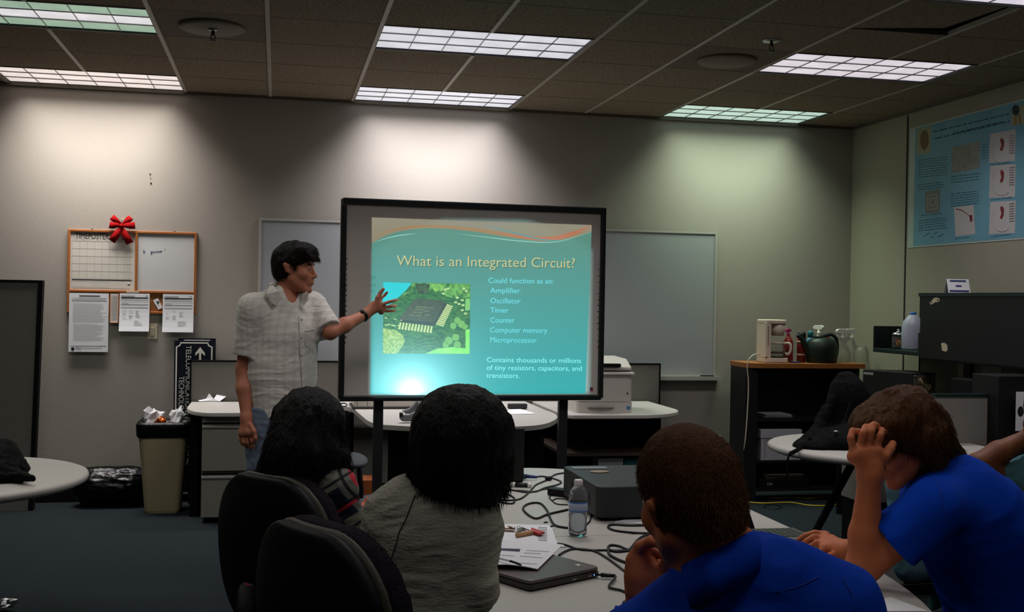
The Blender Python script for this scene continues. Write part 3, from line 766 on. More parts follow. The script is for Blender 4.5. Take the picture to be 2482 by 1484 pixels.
for side, (ua, va, ub, vb, n) in enumerate(((839, 628, 836, 830, 17), (1454, 640, 1452, 842, 15))):
    for i in range(n):
        c = brd(ua+(ub-ua)*i/(n-1), va+(vb-va)*i/(n-1)); s_ = rnd.uniform(.004, .007)
        b = MB(); b.add([Vector((math.cos(a)*s_, 0, math.sin(a)*s_)) for a in [k*2*PI/(3+i % 4) for k in range(3+i % 4)]], [tuple(range(3+i % 4))]); b.build('tool_icon', m_icon, t, loc=c)
b = MB(); c = brd(1404, 516); b.bb(c.x, c.x+.12, -.0076, -.0066, c.z-.002, c.z+.001); b.build('maker_line', m_icon, t)
b = MB(); c = brd(1437, 945); b.cur = 0; b.bb(c.x-.010, c.x+.010, -.0078, -.0062, c.z-.012, c.z+.012); b.cur = 1; b.bb(c.x-.010, c.x+.002, -.0082, -.007, c.z, c.z+.012); b.build('badge', [M('badge_red', (160, 60, 66), .6), M('badge_blue', (50, 50, 92), .6)], t)

# the slide: light from the projector, shown as the lit image on the screen
def glow(name, c, s_=1., c2=None, zr=None, noise=None):
    m = bpy.data.materials.new(name); m.use_nodes = True; n = m.node_tree.nodes; l = m.node_tree.links; b_ = n['Principled BSDF']
    b_.inputs['Base Color'].default_value = (.06, .06, .06, 1); b_.inputs['Roughness'].default_value = .32
    b_.inputs['Coat Weight'].default_value = .35; b_.inputs['Coat Roughness'].default_value = .17
    b_.inputs['Emission Color'].default_value = lin(c); b_.inputs['Emission Strength'].default_value = s_
    if c2:
        tc = n.new('ShaderNodeTexCoord'); sp = n.new('ShaderNodeSeparateXYZ'); mr = n.new('ShaderNodeMapRange'); mx = n.new('ShaderNodeMix'); mx.data_type = 'RGBA'
        l.new(tc.outputs['Object'], sp.inputs[0]); l.new(sp.outputs[2], mr.inputs[0]); mr.inputs[1].default_value, mr.inputs[2].default_value = zr
        l.new(mr.outputs[0], mx.inputs[0]); mx.inputs[6].default_value = lin(c); mx.inputs[7].default_value = lin(c2); l.new(mx.outputs[2], b_.inputs['Emission Color'])
    if noise:
        tc = n.new('ShaderNodeTexCoord'); tx = n.new('ShaderNodeTexNoise'); tx.inputs['Scale'].default_value = noise[0]; tx.inputs['Detail'].default_value = 3
        rp = n.new('ShaderNodeValToRGB'); rp.color_ramp.elements[0].position = .38; rp.color_ramp.elements[1].position = .62
        rp.color_ramp.elements[0].color = lin(c); rp.color_ramp.elements[1].color = lin(noise[1])
        mp = n.new('ShaderNodeMapping'); l.new(tc.outputs['Object'], mp.inputs[0]); l.new(mp.outputs[0], tx.inputs['Vector'])
        if len(noise) > 2: mp.inputs['Rotation'].default_value = (0, noise[3] if len(noise) > 3 else 0, 0); mp.inputs['Scale'].default_value = noise[2]
        l.new(tx.outputs[0], rp.inputs[0]); l.new(rp.outputs[0], b_.inputs['Emission Color'])
    return m
SD = -.0078
def sp_(u, v, d=0.): return brd(u, v, SD-d)
def spx(pts, d=0.): return [sp_(u, v, d) for u, v in pts]
zT, zB = sp_(1160, 560).z, sp_(1160, 954).z
g_teal = glow('slide_teal', (36, 170, 172), .95, (92, 142, 126), (zB, zT)); g_cream = glow('slide_cream', (150, 142, 116), .85, (156, 150, 130), (zT-.1, zT+.04))
def edge(u):                                   # wave between cream top and teal field
    kp = [(897, 592), (930, 574), (960, 563), (1000, 556), (1040, 553), (1090, 555), (1140, 560), (1190, 568), (1240, 576), (1290, 583), (1330, 585), (1370, 581), (1405, 572), (1440, 560)]
    for (a, c), (b2, d) in zip(kp[:-1], kp[1:]):
        if a <= u <= b2: s_ = (u-a)/(b2-a); s_ = s_; return c+(d-c)*s_
    return kp[-1][1]
def sl(u): return 528+(u-900)*17/537.          # slide top edge
us = [900+(1437-900)*i/60 for i in range(61)]
def rx(u, v): return 1437-(1437-1422)*(v-545)/410.   # right edge leans
b = MB()
for a, c in zip(us[:-1], us[1:]): b.poly(spx([(a, edge(a)), (c, edge(c)), (c, sl(c)), (a, sl(a))]))
slide_top = b.build('slide_header', g_cream, t)
b = MB()
for a, c in zip(us[:-1], us[1:]):
    def bot(u): s_ = (u-900)/537.; return (897+s_*(1422-897), 955)
    b.poly(spx([bot(a), bot(c), (c, edge(c)), (a, edge(a))]))
slide = b.build('slide_field', g_teal, t)
def band(pts, w0, col, nm, s_=1., d=.0012, par=None):
    b = MB(); sp2 = spline([(u, 0, v) for u, v in pts], 6); n = len(sp2)
    for i in range(n-1):
        a, c = sp2[i], sp2[i+1]; f0 = math.sin(PI*min(1, max(0, (i+.3)/n)))*w0; f1 = math.sin(PI*min(1, (i+1.3)/n))*w0
        b.poly(spx([(a.x, a.z+f0/2), (c.x, c.z+f1/2), (c.x, c.z-f1/2), (a.x, a.z-f0/2)], d))
    return b.build(nm, glow(nm+'_glow', col, s_), par or slide_top)
band([(900, 575), (960, 556), (1040, 549), (1140, 556), (1240, 571), (1330, 580), (1400, 568), (1436, 556)], 9, (176, 140, 96), 'sand_band', .8, .0010)
band([(1200, 562), (1270, 574), (1340, 578), (1400, 562), (1437, 545)], 10, (196, 124, 92), 'coral_band', .85, .0014)
band([(1170, 543), (1230, 560), (1290, 575), (1330, 582), (1400, 583)], 3.5, (90, 160, 160), 'cyan_line', .9, .0017)
band([(900, 590), (940, 577), (975, 570), (1010, 567)], 2.5, (150, 210, 200), 'pale_line', .9, .0017)
band([(1100, 566), (1180, 575), (1260, 584), (1350, 586), (1437, 562)], 2.5, (150, 205, 190), 'pale_line', .9, .0020)
g_title = glow('title_glow', (196, 196, 140), .95); g_titsh = glow('title_shadow_glow', (66, 108, 90), .7); g_body = glow('body_glow', (112, 226, 236), .95); g_body2 = glow('body_low_glow', (140, 244, 246), 1.0); g_bul = glow('bullet_glow', (96, 168, 130), .8)
def stext(s_, u0, v0, u1, hpx, mats, nm, d=.002, sh=None):
    """text whose baseline runs (u0,v0) to u1 with cap height hpx"""
    vs, fs = text_geo(s_, 1.0); xm = max(x for x, y, z in vs); A = sp_(u0, v0, d); B_ = sp_(u1, v0+(u1-u0)*.012, d); ex = (B_-A)/xm; k = (sp_(u0, v0-hpx, d)-A).length/.70
    b = MB()
    if sh: b.cur = 1; b.add([A+Vector((sh, .0006, -sh))+ex*x+Vector((0, 0, k*y)) for x, y, z in vs], fs); b.cur = 0
    b.add([A+ex*x+Vector((0, 0, k*y)) for x, y, z in vs], fs); return b.build(nm, mats, slide)
stext('What is an Integrated Circuit?', 960, 644, 1396, 25, [g_title, g_titsh], 'slide_title', sh=.004)
for s_, u0, v0, u1 in (('Could function as an:', 1183, 686, 1343), ('Amplifier', 1188, 710, 1262), ('Oscillator', 1188, 735, 1263), ('Timer', 1188, 758, 1233), ('Counter', 1188, 782, 1248), ('Computer memory', 1187, 806, 1328), ('Microprocessor', 1187, 830, 1302)):
    stext(s_, u0, v0, u1, 13, g_body, 'slide_text')
    if u0 > 1184: q = sp_(1184, v0-6, .002); MB().lathe([(.0035, 0), (.0035, .0005)], (q.x, q.y, q.z), 8, rot=(PI/2, 0, 0)).build('bullet', g_bul, slide)
for s_, u0, v0, u1 in (('Contains thousands or millions', 1179, 878, 1411), ('of tiny resistors, capacitors, and', 1179, 897, 1413), ('transistors.', 1179, 916, 1260)):
    stext(s_, u0, v0, u1, 12, g_body2, 'slide_text')
# picture of the circuit board on the slide
pic = MB().poly(spx([(927, 857), (1138, 858), (1140, 688), (928, 684)], .0008)).build('slide_picture', glow('pic_board', (22, 92, 40), .9, None, None, (34, (62, 128, 52), (1, 1, 2.2), .7)), slide)
def shp(pts, col, nm, d, s_=1., noise=None): return MB().poly(spx(pts, d)).build(nm, glow(nm+'_g', col, s_, None, None, noise), t) if False else pxadd(pts, col, d, s_, noise, nm)
PICM = {}; 
def pxadd(pts, col, d, s_, noise, nm):
    PICM.setdefault(nm, [MB(), glow(nm+'_g', col, s_, None, None, noise)])[0].poly(spx(pts[::-1], d)); return None
pxadd([(928, 684), (998, 686), (984, 703), (966, 720), (948, 735), (927, 747)], (20, 208, 216), .0012, .95, None, 'picture_sky')
pxadd([(1000, 686), (1140, 688), (1139, 722), (1090, 722), (1060, 708), (1020, 704), (984, 712), (965, 726), (988, 700)], (40, 104, 44), .0011, .9, (46, (116, 190, 84)), 'picture_background')
pxadd([(1005, 688), (1042, 689), (1036, 712), (1012, 714)], (36, 58, 36), .0013, .9, (60, (70, 96, 58)), 'picture_dark_part')
pxadd([(1045, 690), (1078, 690), (1070, 706), (1050, 704)], (150, 216, 90), .0013, .9, (50, (96, 170, 70)), 'picture_pale_part')
pxadd([(927, 795), (958, 800), (976, 812), (980, 830), (962, 857), (927, 857)], (112, 170, 74), .0012, .9, (90, (190, 214, 110)), 'picture_left_parts')
pxadd([(1030, 857), (1060, 845), (1100, 841), (1128, 845), (1128, 800), (1138, 797), (1138, 858)], (120, 236, 90), .0013, .95, (16, (150, 240, 110)), 'picture_bright_edge')
for cx_, cy_, r_ in ((1087, 826, 10), (1104, 818, 9), (1108, 836, 9), (1080, 836, 8), (1098, 790, 8), (1118, 786, 9), (1108, 777, 8), (1126, 792, 7)):
    pxadd([(cx_+r_*math.cos(a), cy_+r_*math.sin(a)) for a in [k*PI/6 for k in range(12)]], (118, 190, 92), .0014, .9, None, 'picture_soft_part')
pxadd([(967, 771), (1004, 726), (1010, 724), (1076, 729), (1078, 734), (1054, 778), (1048, 781), (970, 775)], (78, 84, 62), .0016, .9, (40, (62, 72, 54)), 'picture_chip')
pxadd([(967, 771), (1051, 779), (1050, 792), (968, 781)], (40, 48, 38), .0015, .9, None, 'picture_chip_side')
pxadd([(1078, 734), (1084, 738), (1060, 784), (1050, 792), (1051, 779)], (48, 56, 44), .0015, .9, None, 'picture_chip_side')
for i in range(11):
    u = 968+i*7.6; pxadd([(u, 781+i*.9), (u+4, 781.5+i*.9), (u+1, 799+i*.9), (u-4, 797+i*.9)], (206, 226, 150), .0018, .9, None, 'picture_pin')
for i in range(12):
    s2 = i/11; u = 1055+s2*26; v = 786-s2*46; pxadd([(u, v), (u+2, v-3), (u+20-s2*4, v+3), (u+19-s2*4, v+6)], (196, 226, 150), .0018, .9, None, 'picture_pin')
rnd = random.Random(12)
for i in range(26):
    u = rnd.uniform(930, 978); v = 768+(u-930)*.2+rnd.choice((0, 16, 34, 46, 56))+rnd.uniform(-3, 3); u = min(u, 974); v = min(v, 850)
    if v < 776 and u > 962: continue
    r_ = rnd.uniform(1.6, 3.2); pxadd([(u-r_*1.4, v-r_*.6), (u+r_*1.2, v-r_*.3), (u+r_*1.4, v+r_*.7), (u-r_*1.1, v+r_*.4)], (186, 226, 150), .0019, .9, None, 'picture_solder')
for (u, v) in ((1104, 733), (1112, 737), (1120, 728), (1122, 740), (1108, 722), (1078, 702), (1085, 700), (1074, 712), (1120, 752), (1128, 760), (1124, 700), (1130, 706)):
    pxadd([(u-4, v-2), (u+3, v-2.5), (u+4, v+2), (u-3, v+2.5)], (190, 222, 160), .0019, .9, None, 'picture_solder')
pxadd([(1128, 724), (1139, 724), (1139, 752), (1127, 754)], (130, 206, 110), .0016, .9, None, 'picture_connector')
for k, (i, v0) in enumerate(((0, 838), (1, 828), (2, 846))):
    b = spline([(985, 0, v0+8), (1020, 0, v0-10), (1060, 0, v0-14), (1074, 0, v0-30)], 5)
    for a, c in zip(b[:-1], b[1:]): pxadd([(a.x, a.z), (c.x, c.z), (c.x, c.z+1.6), (a.x, a.z+1.6)], (16, 66, 30), .0014, .9, None, 'picture_track')
for u0, v0, L_ in ((1008, 742, 26), (1006, 748, 20), (1000, 755, 26), (1030, 744, 22), (1026, 752, 18), (992, 762, 30), (1030, 762, 14)):
    for i in range(int(L_/5)): pxadd([(u0+i*5, v0+i*.4), (u0+i*5+3.2, v0+i*.4+.2), (u0+i*5+2.2, v0+i*.4+3.6), (u0+i*5-1, v0+i*.4+3.2)], (116, 122, 88), .0019, .9, None, 'picture_marking')
m_list = list(PICM); b = MB(); mats = []
for i, k in enumerate(m_list):
    src = PICM[k][0]; b.cur = i; b.add(src.v, src.f); mats.append(PICM[k][1])
b.build('slide_picture_detail', mats, slide)

board.rotation_euler.z = .04
# ---------------------------------------------------------------- desks along the back wall
def desk_edge(xy, z0=.71, z1=.742, name='worksurface', lab='', cat='desk', legs=None, bev=.008):
    """worksurface polygon with a rounded edge"""
    cx = sum(x for x, y in xy)/len(xy); cy = sum(y for x, y in xy)/len(xy)
    t = empty('desk', (cx, cy, 0), lab, cat)
    MB().plate([(x-cx, y-cy) for x, y in xy], z0, z1).build(name, m_lam, t, bevel=bev, seg=3)
    return t
YR = 8.41
a0 = PZ(452, 988, .742); a1 = PZ(575, 1000, .742)
fy = a1.y
xl = a0.x; arc = [(xl+.20-.20*math.cos(k*PI/16), fy+.42-.42*math.sin(k*PI/16)) for k in range(9)]
xr = P(818, 985, 8.0).x+.02
t = desk_edge([(xl, YR)]+arc+[(xr, fy), (xr, YR)], lab='grey worksurface with file cabinet at the left, beside the navy sign')
dx, dy = t.location.x, t.location.y
MB().bb(xl+.035-dx, xl+.085-dx, fy+.28-dy, YR-.02-dy, 0, .708).build('side_panel', m_blackm, t)
MB().bb(xl+.1-dx, xr-.02-dx, YR-.05-dy, YR-.03-dy, .1, .70).build('modesty_panel', m_blackm, t)
# pedestal file cabinet below it
fx0, fx1 = P(490, 1100, 7.75).x, P(490, 1100, 7.75).x+.46
t = empty('file_cabinet', ((fx0+fx1)/2, fy+.25, 0), 'grey two-drawer file cabinet under the left worksurface', 'file cabinet')
hw = (fx1-fx0)/2; zb, zm, zt = .035, .345, .705
MB().bb(-hw, hw, -.20, .25, zb, zt).build('body', m_cab, t); MB().bb(-hw+.02, hw-.02, -.17, .24, 0, zb).build('plinth', m_blackm, t)
for za, zb2 in ((zb+.005, zm-.012), (zm+.004, zt-.035)):
    b = MB().bb(-hw+.003, hw-.003, -.218, -.20, za, zb2-.03); d = b.build('drawer', m_cab, t, bevel=.002)
    b = MB(); b.prism([(-hw+.003, -.218, zb2-.03), (-hw+.003, -.200, zb2-.008), (-hw+.003, -.200, zb2-.03)], (2*hw-.006, 0, 0)); b.bb(-hw+.003, hw-.003, -.224, -.218, zb2-.034, zb2-.026); b.build('pull', m_cab, d)
    MB().bb(-hw+.003, hw-.003, -.212, -.200, zb2-.006, zb2).build('gap', m_blackm, d)
# low partition panels behind the desks
def panel(u0, u1, v0, lab, nm='desk_partition', Y=8.52):
    a = P(u0, v0, Y); c = P(u1, v0, Y); zt = a.z
    t = empty(nm, ((a.x+c.x)/2, Y, 0), lab, 'partition'); w_ = (c.x-a.x)/2
    MB().bb(-w_, w_, -.02, .02, .05, zt-.01).build('fabric_panel', m_panel, t)
    b = MB(); b.bb(-w_-.012, w_+.012, -.024, .024, zt-.012, zt).bb(-w_-.012, -w_, -.024, .024, 0, zt).bb(w_, w_+.012, -.024, .024, 0, zt); b.build('edge_trim', m_blackm, t)
panel(465, 826, 873, 'low grey partition behind the left worksurface and the presenter', Y=8.455)
panel(1400, 1596, 880, 'low grey partition behind the printer, against the back wall', Y=8.455)
# folded white paper on the left worksurface
q = PZ(513, 974, .742)
b = MB(); k = (P(558, 950, q.y).x-P(472, 950, q.y).x)/86
def fp(u, v, dy): return ((u-513)*k, dy, max(.001, (975-v)*k))
b.add([fp(470, 970, .05), fp(500, 948, .02), fp(518, 968, -.03), fp(484, 976, -.02), fp(535, 944, .05), fp(558, 956, .03), fp(533, 974, -.04)], [(0, 3, 2, 1), (2, 6, 5, 4), (3, 6, 2)])
o = b.build('folded_paper', m_paper, None, loc=(q.x, q.y+.02, .743)); sm = o.modifiers.new('s', 'SOLIDIFY'); sm.thickness = .0015; sm.offset = 1
tag(o, 'folded white paper with raised corners on the left worksurface', 'paper')

# centre peninsula
pts = []
def pz(u, v): q = PZ(u, v, .742); return (q.x, q.y)
ctrl = [pz(826, 983), pz(855, 990), pz(872, 1004), pz(900, 1024), pz(950, 1031), pz(1100, 1037), pz(1250, 1034), pz(1318, 1028), pz(1350, 1014), pz(1345, 1003), pz(1322, 994)]
sp3 = spline([(x, y, 0) for x, y in ctrl], 5)
poly = [(xr+.004, YR)]+[(xr+.004, sp3[0].y)]+[(p.x, p.y) for p in sp3]+[(pz(1322, 994)[0], YR)]
t = desk_edge(poly, lab='grey peninsula worksurface with a bowed front behind the projection board'); dx, dy = t.location.x, t.location.y
px0 = P(900, 1030, 6.9).x
MB().bb(px0+.12-dx, 1.70-dx, 7.02-dy, 7.06-dy, .0, .708).build('modesty_panel', m_blackm, t)
MB().bb(xr+.05-dx, xr+.09-dx, 7.9-dy, YR-.02-dy, 0, .708).build('side_panel', m_blackm, t)
# right worksurface with open shelf below
xa = pz(1352, 1000)[0]+.01; e1 = pz(1633, 990); f1 = pz(1380, 1006)
yfr = f1[1]; xe = e1[0]
poly = [(xa, YR), (xa, yfr+.1), (xa+.05, yfr), (xe-.42, yfr)]+[(xe-.42+.42*math.sin(k*PI/16), yfr+.40-.40*math.cos(k*PI/16)) for k in range(1, 9)]+[(xe, YR)]
t = desk_edge(poly, lab='grey worksurface with a rounded right end, carrying the printer'); dx, dy = t.location.x, t.location.y
b = MB().bb(xe-.22-dx, xe-.18-dx, yfr+.2-dy, YR-.03-dy, 0, .708); b.build('side_panel', m_blackm, t)
MB().bb(xa+.02-dx, xe-.2-dx, YR-.06-dy, YR-.03-dy, 0, .708).build('back_panel', m_blackm, t)
MB().bb(xa+.02-dx, xe-.22-dx, yfr+.12-dy, YR-.06-dy, .44, .462).build('shelf', M('brown_shelf', (64, 50, 38), .6), t)
MB().bb(xa+.02-dx, xe-.22-dx, yfr+.15-dy, YR-.06-dy, .05, .07).build('shelf', m_blackm, t)

# printer
pl, pr = P(1400, 985, yfr+.1), P(1536, 985, yfr+.1)
t = empty('laser_printer', ((pl.x+pr.x)/2, yfr+.36, .743), 'beige multifunction printer on the right worksurface', 'printer')
hw = (pr.x-pl.x)/2; H = P(1500, 868, yfr+.2).z-.743
m_pr = M('printer_beige', (186, 180, 170), .45); m_prd = M('printer_grey', (120, 116, 110), .5)
MB().plate(rrect(-hw, hw, -.24, .2, .03), .0, .075).build('paper_cassette', m_pr, t)
MB().plate(rrect(-hw+.004, hw-.004, -.235, .2, .03), .078, H*.70).build('body', m_pr, t)
b = MB(); b.plate(rrect(-hw-.004, hw+.01, -.25, .2, .02), H*.70, H*.745); b.build('output_lip', M('printer_light', (206, 202, 196), .4), t, bevel=.004)
b = MB(); b.prism([(-hw, .18, H*.78), (-hw, -.22, H*.78), (-hw, -.22, H*.84), (-hw, -.1, H*.98), (-hw, .18, H)], (2*hw-.005, 0, 0)); b.build('scanner_lid', m_pr, t, bevel=.015, seg=3)
MB().bb(-hw+.03, hw-.09, -.235, -.15, H*.845, H*.90).build('paper_slot', m_black, t)
MB().bb(-hw+.01, hw-.01, -.2, .18, H*.745, H*.78).build('hinge_gap', m_prd, t)
b = MB(); b.ball((-.03, -.242, .035), (.1, .012, .012)); b.build('cassette_grip', m_prd, t)
MB().bb(hw-.045, hw-.02, -.243, -.238, .025, .045).build('badge', M('badge_cyan', (50, 110, 170), .5), t)
MB().bb(hw-.045, hw-.035, -.238, -.234, .13, .142).build('power_button', M('dark_blue', (40, 44, 70), .5), t)

# grey equipment, tray, papers on the peninsula
q = PZ(1060, 1027, .742)
t = empty('document_camera', (q.x, q.y+.15, .743), 'grey tabletop device with a forked foot behind the bob-haired woman', 'device')
m_dev = M('device_grey', (104, 104, 106), .5)
S_ = .42/185
def dv(u, v): return ((u-1060)*S_*1., (1027-v)*S_)
b = MB(); b.prism([(x, -.10, z) for x, z in [dv(1018, 1024), dv(1090, 1026), dv(1095, 960), dv(1035, 960), dv(1020, 985)]], (0, .22, 0)); b.build('body', m_dev, t, bevel=.01)
b = MB(); b.prism([(x, -.12, z) for x, z in [dv(1022, 1023), dv(965, 1023), dv(958, 1016), dv(960, 1004), dv(985, 1004), dv(1003, 996), dv(1018, 980)]], (0, .05, 0)); b.build('foot', m_dev, t, bevel=.008)
b = MB(); b.prism([(x, .10, z) for x, z in [dv(1022, 1012), dv(985, 1012), dv(975, 1004), dv(995, 998), dv(1006, 988), dv(1020, 972)]], (0, .05, 0)); b.build('foot', m_dev, t, bevel=.008)
MB().lathe([(.001, -.01), (.016, -.01), (.016, .01), (.001, .01)], (dv(962, 1005)[0], -.11, dv(962, 1005)[1]), 14, rot=(0, PI/2, 0)).build('roller', m_black, t)
a, c = PZ(866, 994, .742), PZ(1000, 996, .742)
t = empty('flat_scanner', ((a.x+c.x)/2+.05, a.y+.2, .743), 'long flat cream device on the desk behind the board', 'device')
w_ = (c.x-a.x)/2+.08
MB().bb(-w_, w_, -.16, .2, .0, .012).build('base', M('dark_grey', (60, 58, 56), .5), t); MB().bb(-w_+.01, w_-.01, -.15, .2, .012, .075).build('body', m_pr, t, bevel=.006)
MB().bb(-w_+.03, -w_+.035, -.152, -.15, .02, .07).bb(-w_+.1, -w_+.105, -.152, -.15, .02, .07).build('seam', m_prd, t)
q = [PZ(*p_, .742) for p_ in ((1212, 1006), (1298, 1004), (1262, 993), (1222, 994))]
b = MB(); b.prism([(p_.x, p_.y, .7435) for p_ in q], (0, 0, .002)); o = b.build('sheet_of_paper', m_paper, None, loc=q[0], world=True); tag(o, 'white sheet of paper on the peninsula worksurface below the board', 'paper')
q = PZ(1256, 993, .742)
MB().plate(rrect(-.07, .07, -.025, .025, .015), 0, .035).build('dark_pencil_case', M('dark_case', (42, 38, 40), .5), None, loc=(q.x, q.y+.03, .746), bevel=.006, label='small dark rounded case beside the white sheet under the board', cat='case')
q = PZ(1208, 1003, .742)
t = empty('tape_dispenser', (q.x, q.y, .743), 'small blue tape dispenser left of the white sheet, by dark hair', 'tape dispenser')
b = MB(); b.prism([(-.055, -.012, 0), (.055, -.012, 0), (.052, -.012, .018), (.02, -.012, .03), (-.03, -.012, .035), (-.055, -.012, .02)], (0, .024, 0)); b.build('body', M('blue_plastic', (52, 84, 150), .4), t, bevel=.004)
MB().box((.05, 0, .026), (.022, .024, .012), (0, .4, 0)).build('cutter', M('tan_plastic', (170, 120, 80), .5), t)
b = MB(); b.tube(spline([P(805, 985, 7.9)+Vector((0, 0, 0)), P(838, 985, 7.9), P(836, 978, 7.95), P(812, 980, 8.0)], 6), .004, 6)
b.build('loose_cable', m_black, None, loc=P(820, 985, 7.9), world=True, label='short black cable looped on the desk at the lower left corner of the board', cat='cable')

# boxes on the low shelf of the right desk
a, c = P(1452, 1135, yfr+.16), P(1512, 1135, yfr+.16)
t = empty('software_box', ((a.x+c.x)/2, yfr+.26, .071), 'white printed box with a car picture on the shelf under the printer desk', 'box')
hw = (c.x-a.x)/2; H = .345
MB().bb(-hw, hw, -.08, .08, 0, H).build('carton', M('box_white', (176, 174, 178), .6), t)
b = MB(); b.cur = 0; text_on(b, '3 00003', .042, (-hw+.02, -.081, H-.085), (1, 0, 0), (0, 0, 1), sx=1.0)
for i, (x, z) in enumerate(((.02, H-.12), (.06, H-.125))): b.bb(-hw+x, -hw+x+.03, -.0812, -.0805, z-.006, z)
b.build('print', M('box_print', (92, 92, 112), .7), t)
b = MB(); b.prism([(-hw+.015, -.0812, .03), (hw-.015, -.0812, .03), (hw-.015, -.0812, .07), (.02, -.0812, .12), (-.03, -.0812, .125), (-hw+.02, -.0812, .09)], (0, .0008, 0)); b.build('car_picture', M('car_print', (96, 92, 128), .6, var=(30, (150, 150, 176), .4)), t)
a, c = P(1514, 1135, yfr+.16), P(1580, 1135, yfr+.16)
t = empty('software_box', ((a.x+c.x)/2+.004, yfr+.26, .071), 'teal box right of the white printed box on the low shelf', 'box')
hw = (c.x-a.x)/2; MB().bb(-hw, hw, -.08, .08, 0, .335).build('carton', M('box_teal', (24, 92, 100), .6), t)
MB().bb(-hw+.02, hw-.02, -.0815, -.0805, .20, .204).bb(-hw+.02, hw-.04, -.0815, -.0805, .18, .183).bb(-hw+.02, hw-.03, -.0815, -.0805, .10, .103).build('print', M('teal_print', (14, 60, 70), .6), t)
# grey chair seen beneath the board and an orange box
m_seat = M('grey_seat_fabric', (84, 86, 92), .9, bump=(200, .4))
q = P(856, 1108, 5.75)
t = empty('office_stool', (q.x, 5.75, 0), 'grey padded chair arm and seat standing in the dark under the board', 'chair')
zt = P(850, 1102, 5.75).z
MB().ball((0, 0, zt-.03), (.075, .2, .032), 20).build('armrest', m_seat, t)
MB().tube([(.03, .0, zt-.05), (.045, .02, zt-.2), (.04, .03, .42), (.1, .0, .40)], .014, 8).build('arm_support', m_black, t)
MB().plate(rrect(.02, .44, -.3, .14, .1), .42, .49).build('seat', m_seat, t, bevel=.02); MB().lathe([(.03, .12), (.03, .42)], (.23, -.08, 0), 16).build('column', m_black, t)
b = MB()
for k in range(5): a_ = 2*PI*k/5+.3; b.tube([(.23, -.08, .11), (.23+.28*math.cos(a_), -.08+.28*math.sin(a_), .075)], .02, 8, .014)
b.build('base', m_black, t)
for k in range(5): a_ = 2*PI*k/5+.3; MB().lathe([(.001, -.012), (.028, -.012), (.028, .012), (.001, .012)], (.23+.28*math.cos(a_), -.08+.28*math.sin(a_), .03), 14, rot=(PI/2, 0, a_)).build('caster', m_black, t)
q = P(897, 1150, 6.75)
t = empty('cardboard_box', (q.x, 6.85, 0), 'orange-brown box in the dark under the peninsula desk', 'box')
MB().bb(-.055, .055, -.1, .1, 0, .42).build('carton', M('orange_card', (150, 76, 24), .8), t); MB().bb(-.05, .05, -.102, -.1, .3, .32).build('tape', M('tape', (110, 70, 40), .5), t)
# ---------------------------------------------------------------- black shelf cabinet with the coffee things
A = PZ(1812, 885, 1.057); Bq = PZ(2058, 890, 1.057)
ang = math.atan2(Bq.y-A.y, Bq.x-A.x); cw = (Bq-A).length+.10
t = empty('shelf_cabinet', (A.x, A.y+.03, 0), 'black shelf unit with a wood-coloured top in the back right corner', 'cabinet')
t.rotation_euler.z = 0.0
m_bw = M('black_woodgrain', (12, 11, 12), .55); m_top = M('oak_top', (160, 102, 50), .45, var=(14, (136, 82, 36), .5, (1, 8, 8)))
X1 = .92; DP = .31
MB().plate([(0, .02), (.1, -.04), (X1+.06, -.04), (X1+.06, DP), (0, DP)], 1.032, 1.072).build('top', m_top, t, bevel=.004)
MB().bb(.0, .10, 0, DP-.02, 0, 1.032).build('side_panel', m_bw, t); MB().bb(X1, X1+.03, 0, DP-.02, 0, 1.032).build('side_panel', m_bw, t)
MB().bb(.1, X1, DP-.03, DP-.02, .06, 1.032).build('back_panel', m_bw, t)
for z in (.08, .30, .62): MB().bb(.1, X1, .01, DP-.03, z, z+.02).build('shelf', m_bw, t)
CB = t; cbx, cby = t.location.x, t.location.y
def cb(u, v, dy=.12): return P(u, v, cby+dy)
ZT = 1.073
# file storage box and papers on its shelves
fx, fy2 = cbx+.12, cby+.06
t = empty('storage_box', (fx+.19, cby+.145, .321), 'white cardboard file box with a dark hand slot on the shelf', 'box')
m_bx = M('box_card_white', (160, 158, 162), .75)
MB().bb(-.165, .165, -.125, .125, 0, .20).build('body', m_bx, t); MB().bb(-.172, .172, -.131, .131, .17, .235).build('lid', m_bx, t, bevel=.003); MB().bb(-.03, .05, -.1265, -.125, .125, .15).build('hand_slot', m_black, t)
MB().bb(-.135, -.132, -.1265, -.125, .02, .165).bb(-.13, .16, -.1265, -.125, .155, .158).build('print_line', M('brown_line', (110, 84, 74), .7), t)
for i, (x, w2, z, lab) in enumerate(((.30, .22, .641, 'pale paper stack on the middle shelf of the black cabinet'), (.36, .3, .173, 'brown folders lying at the bottom of the black cabinet'))):
    b = MB()
    rnd = random.Random(i)
    for k in range(5): b.box((rnd.uniform(-.01, .01), rnd.uniform(-.01, .01), .004+.006*k), (w2, .20, .005), (0, 0, rnd.uniform(-.1, .1)))
    tag(b.build('paper_stack', M('paper_grey', (128, 130, 134), .8) if i == 0 else M('folder_brown', (74, 62, 48), .8), None, loc=(cbx+x, cby+.145, z)), lab, 'paper')
t = empty('equipment_box', (cbx+.14, cby+.02, .101), 'low black electronics box in the bottom of the shelf cabinet', 'device')
MB().bb(0, .42, 0, .24, 0, .07).build('case', m_black, t, bevel=.004)
b = MB(); text_on(b, 'ON', .03, (.06, -.0012, .025), (1, 0, 0), (0, 0, 1)); b.build('marking', M('silver_print', (150, 150, 150), .4), t)

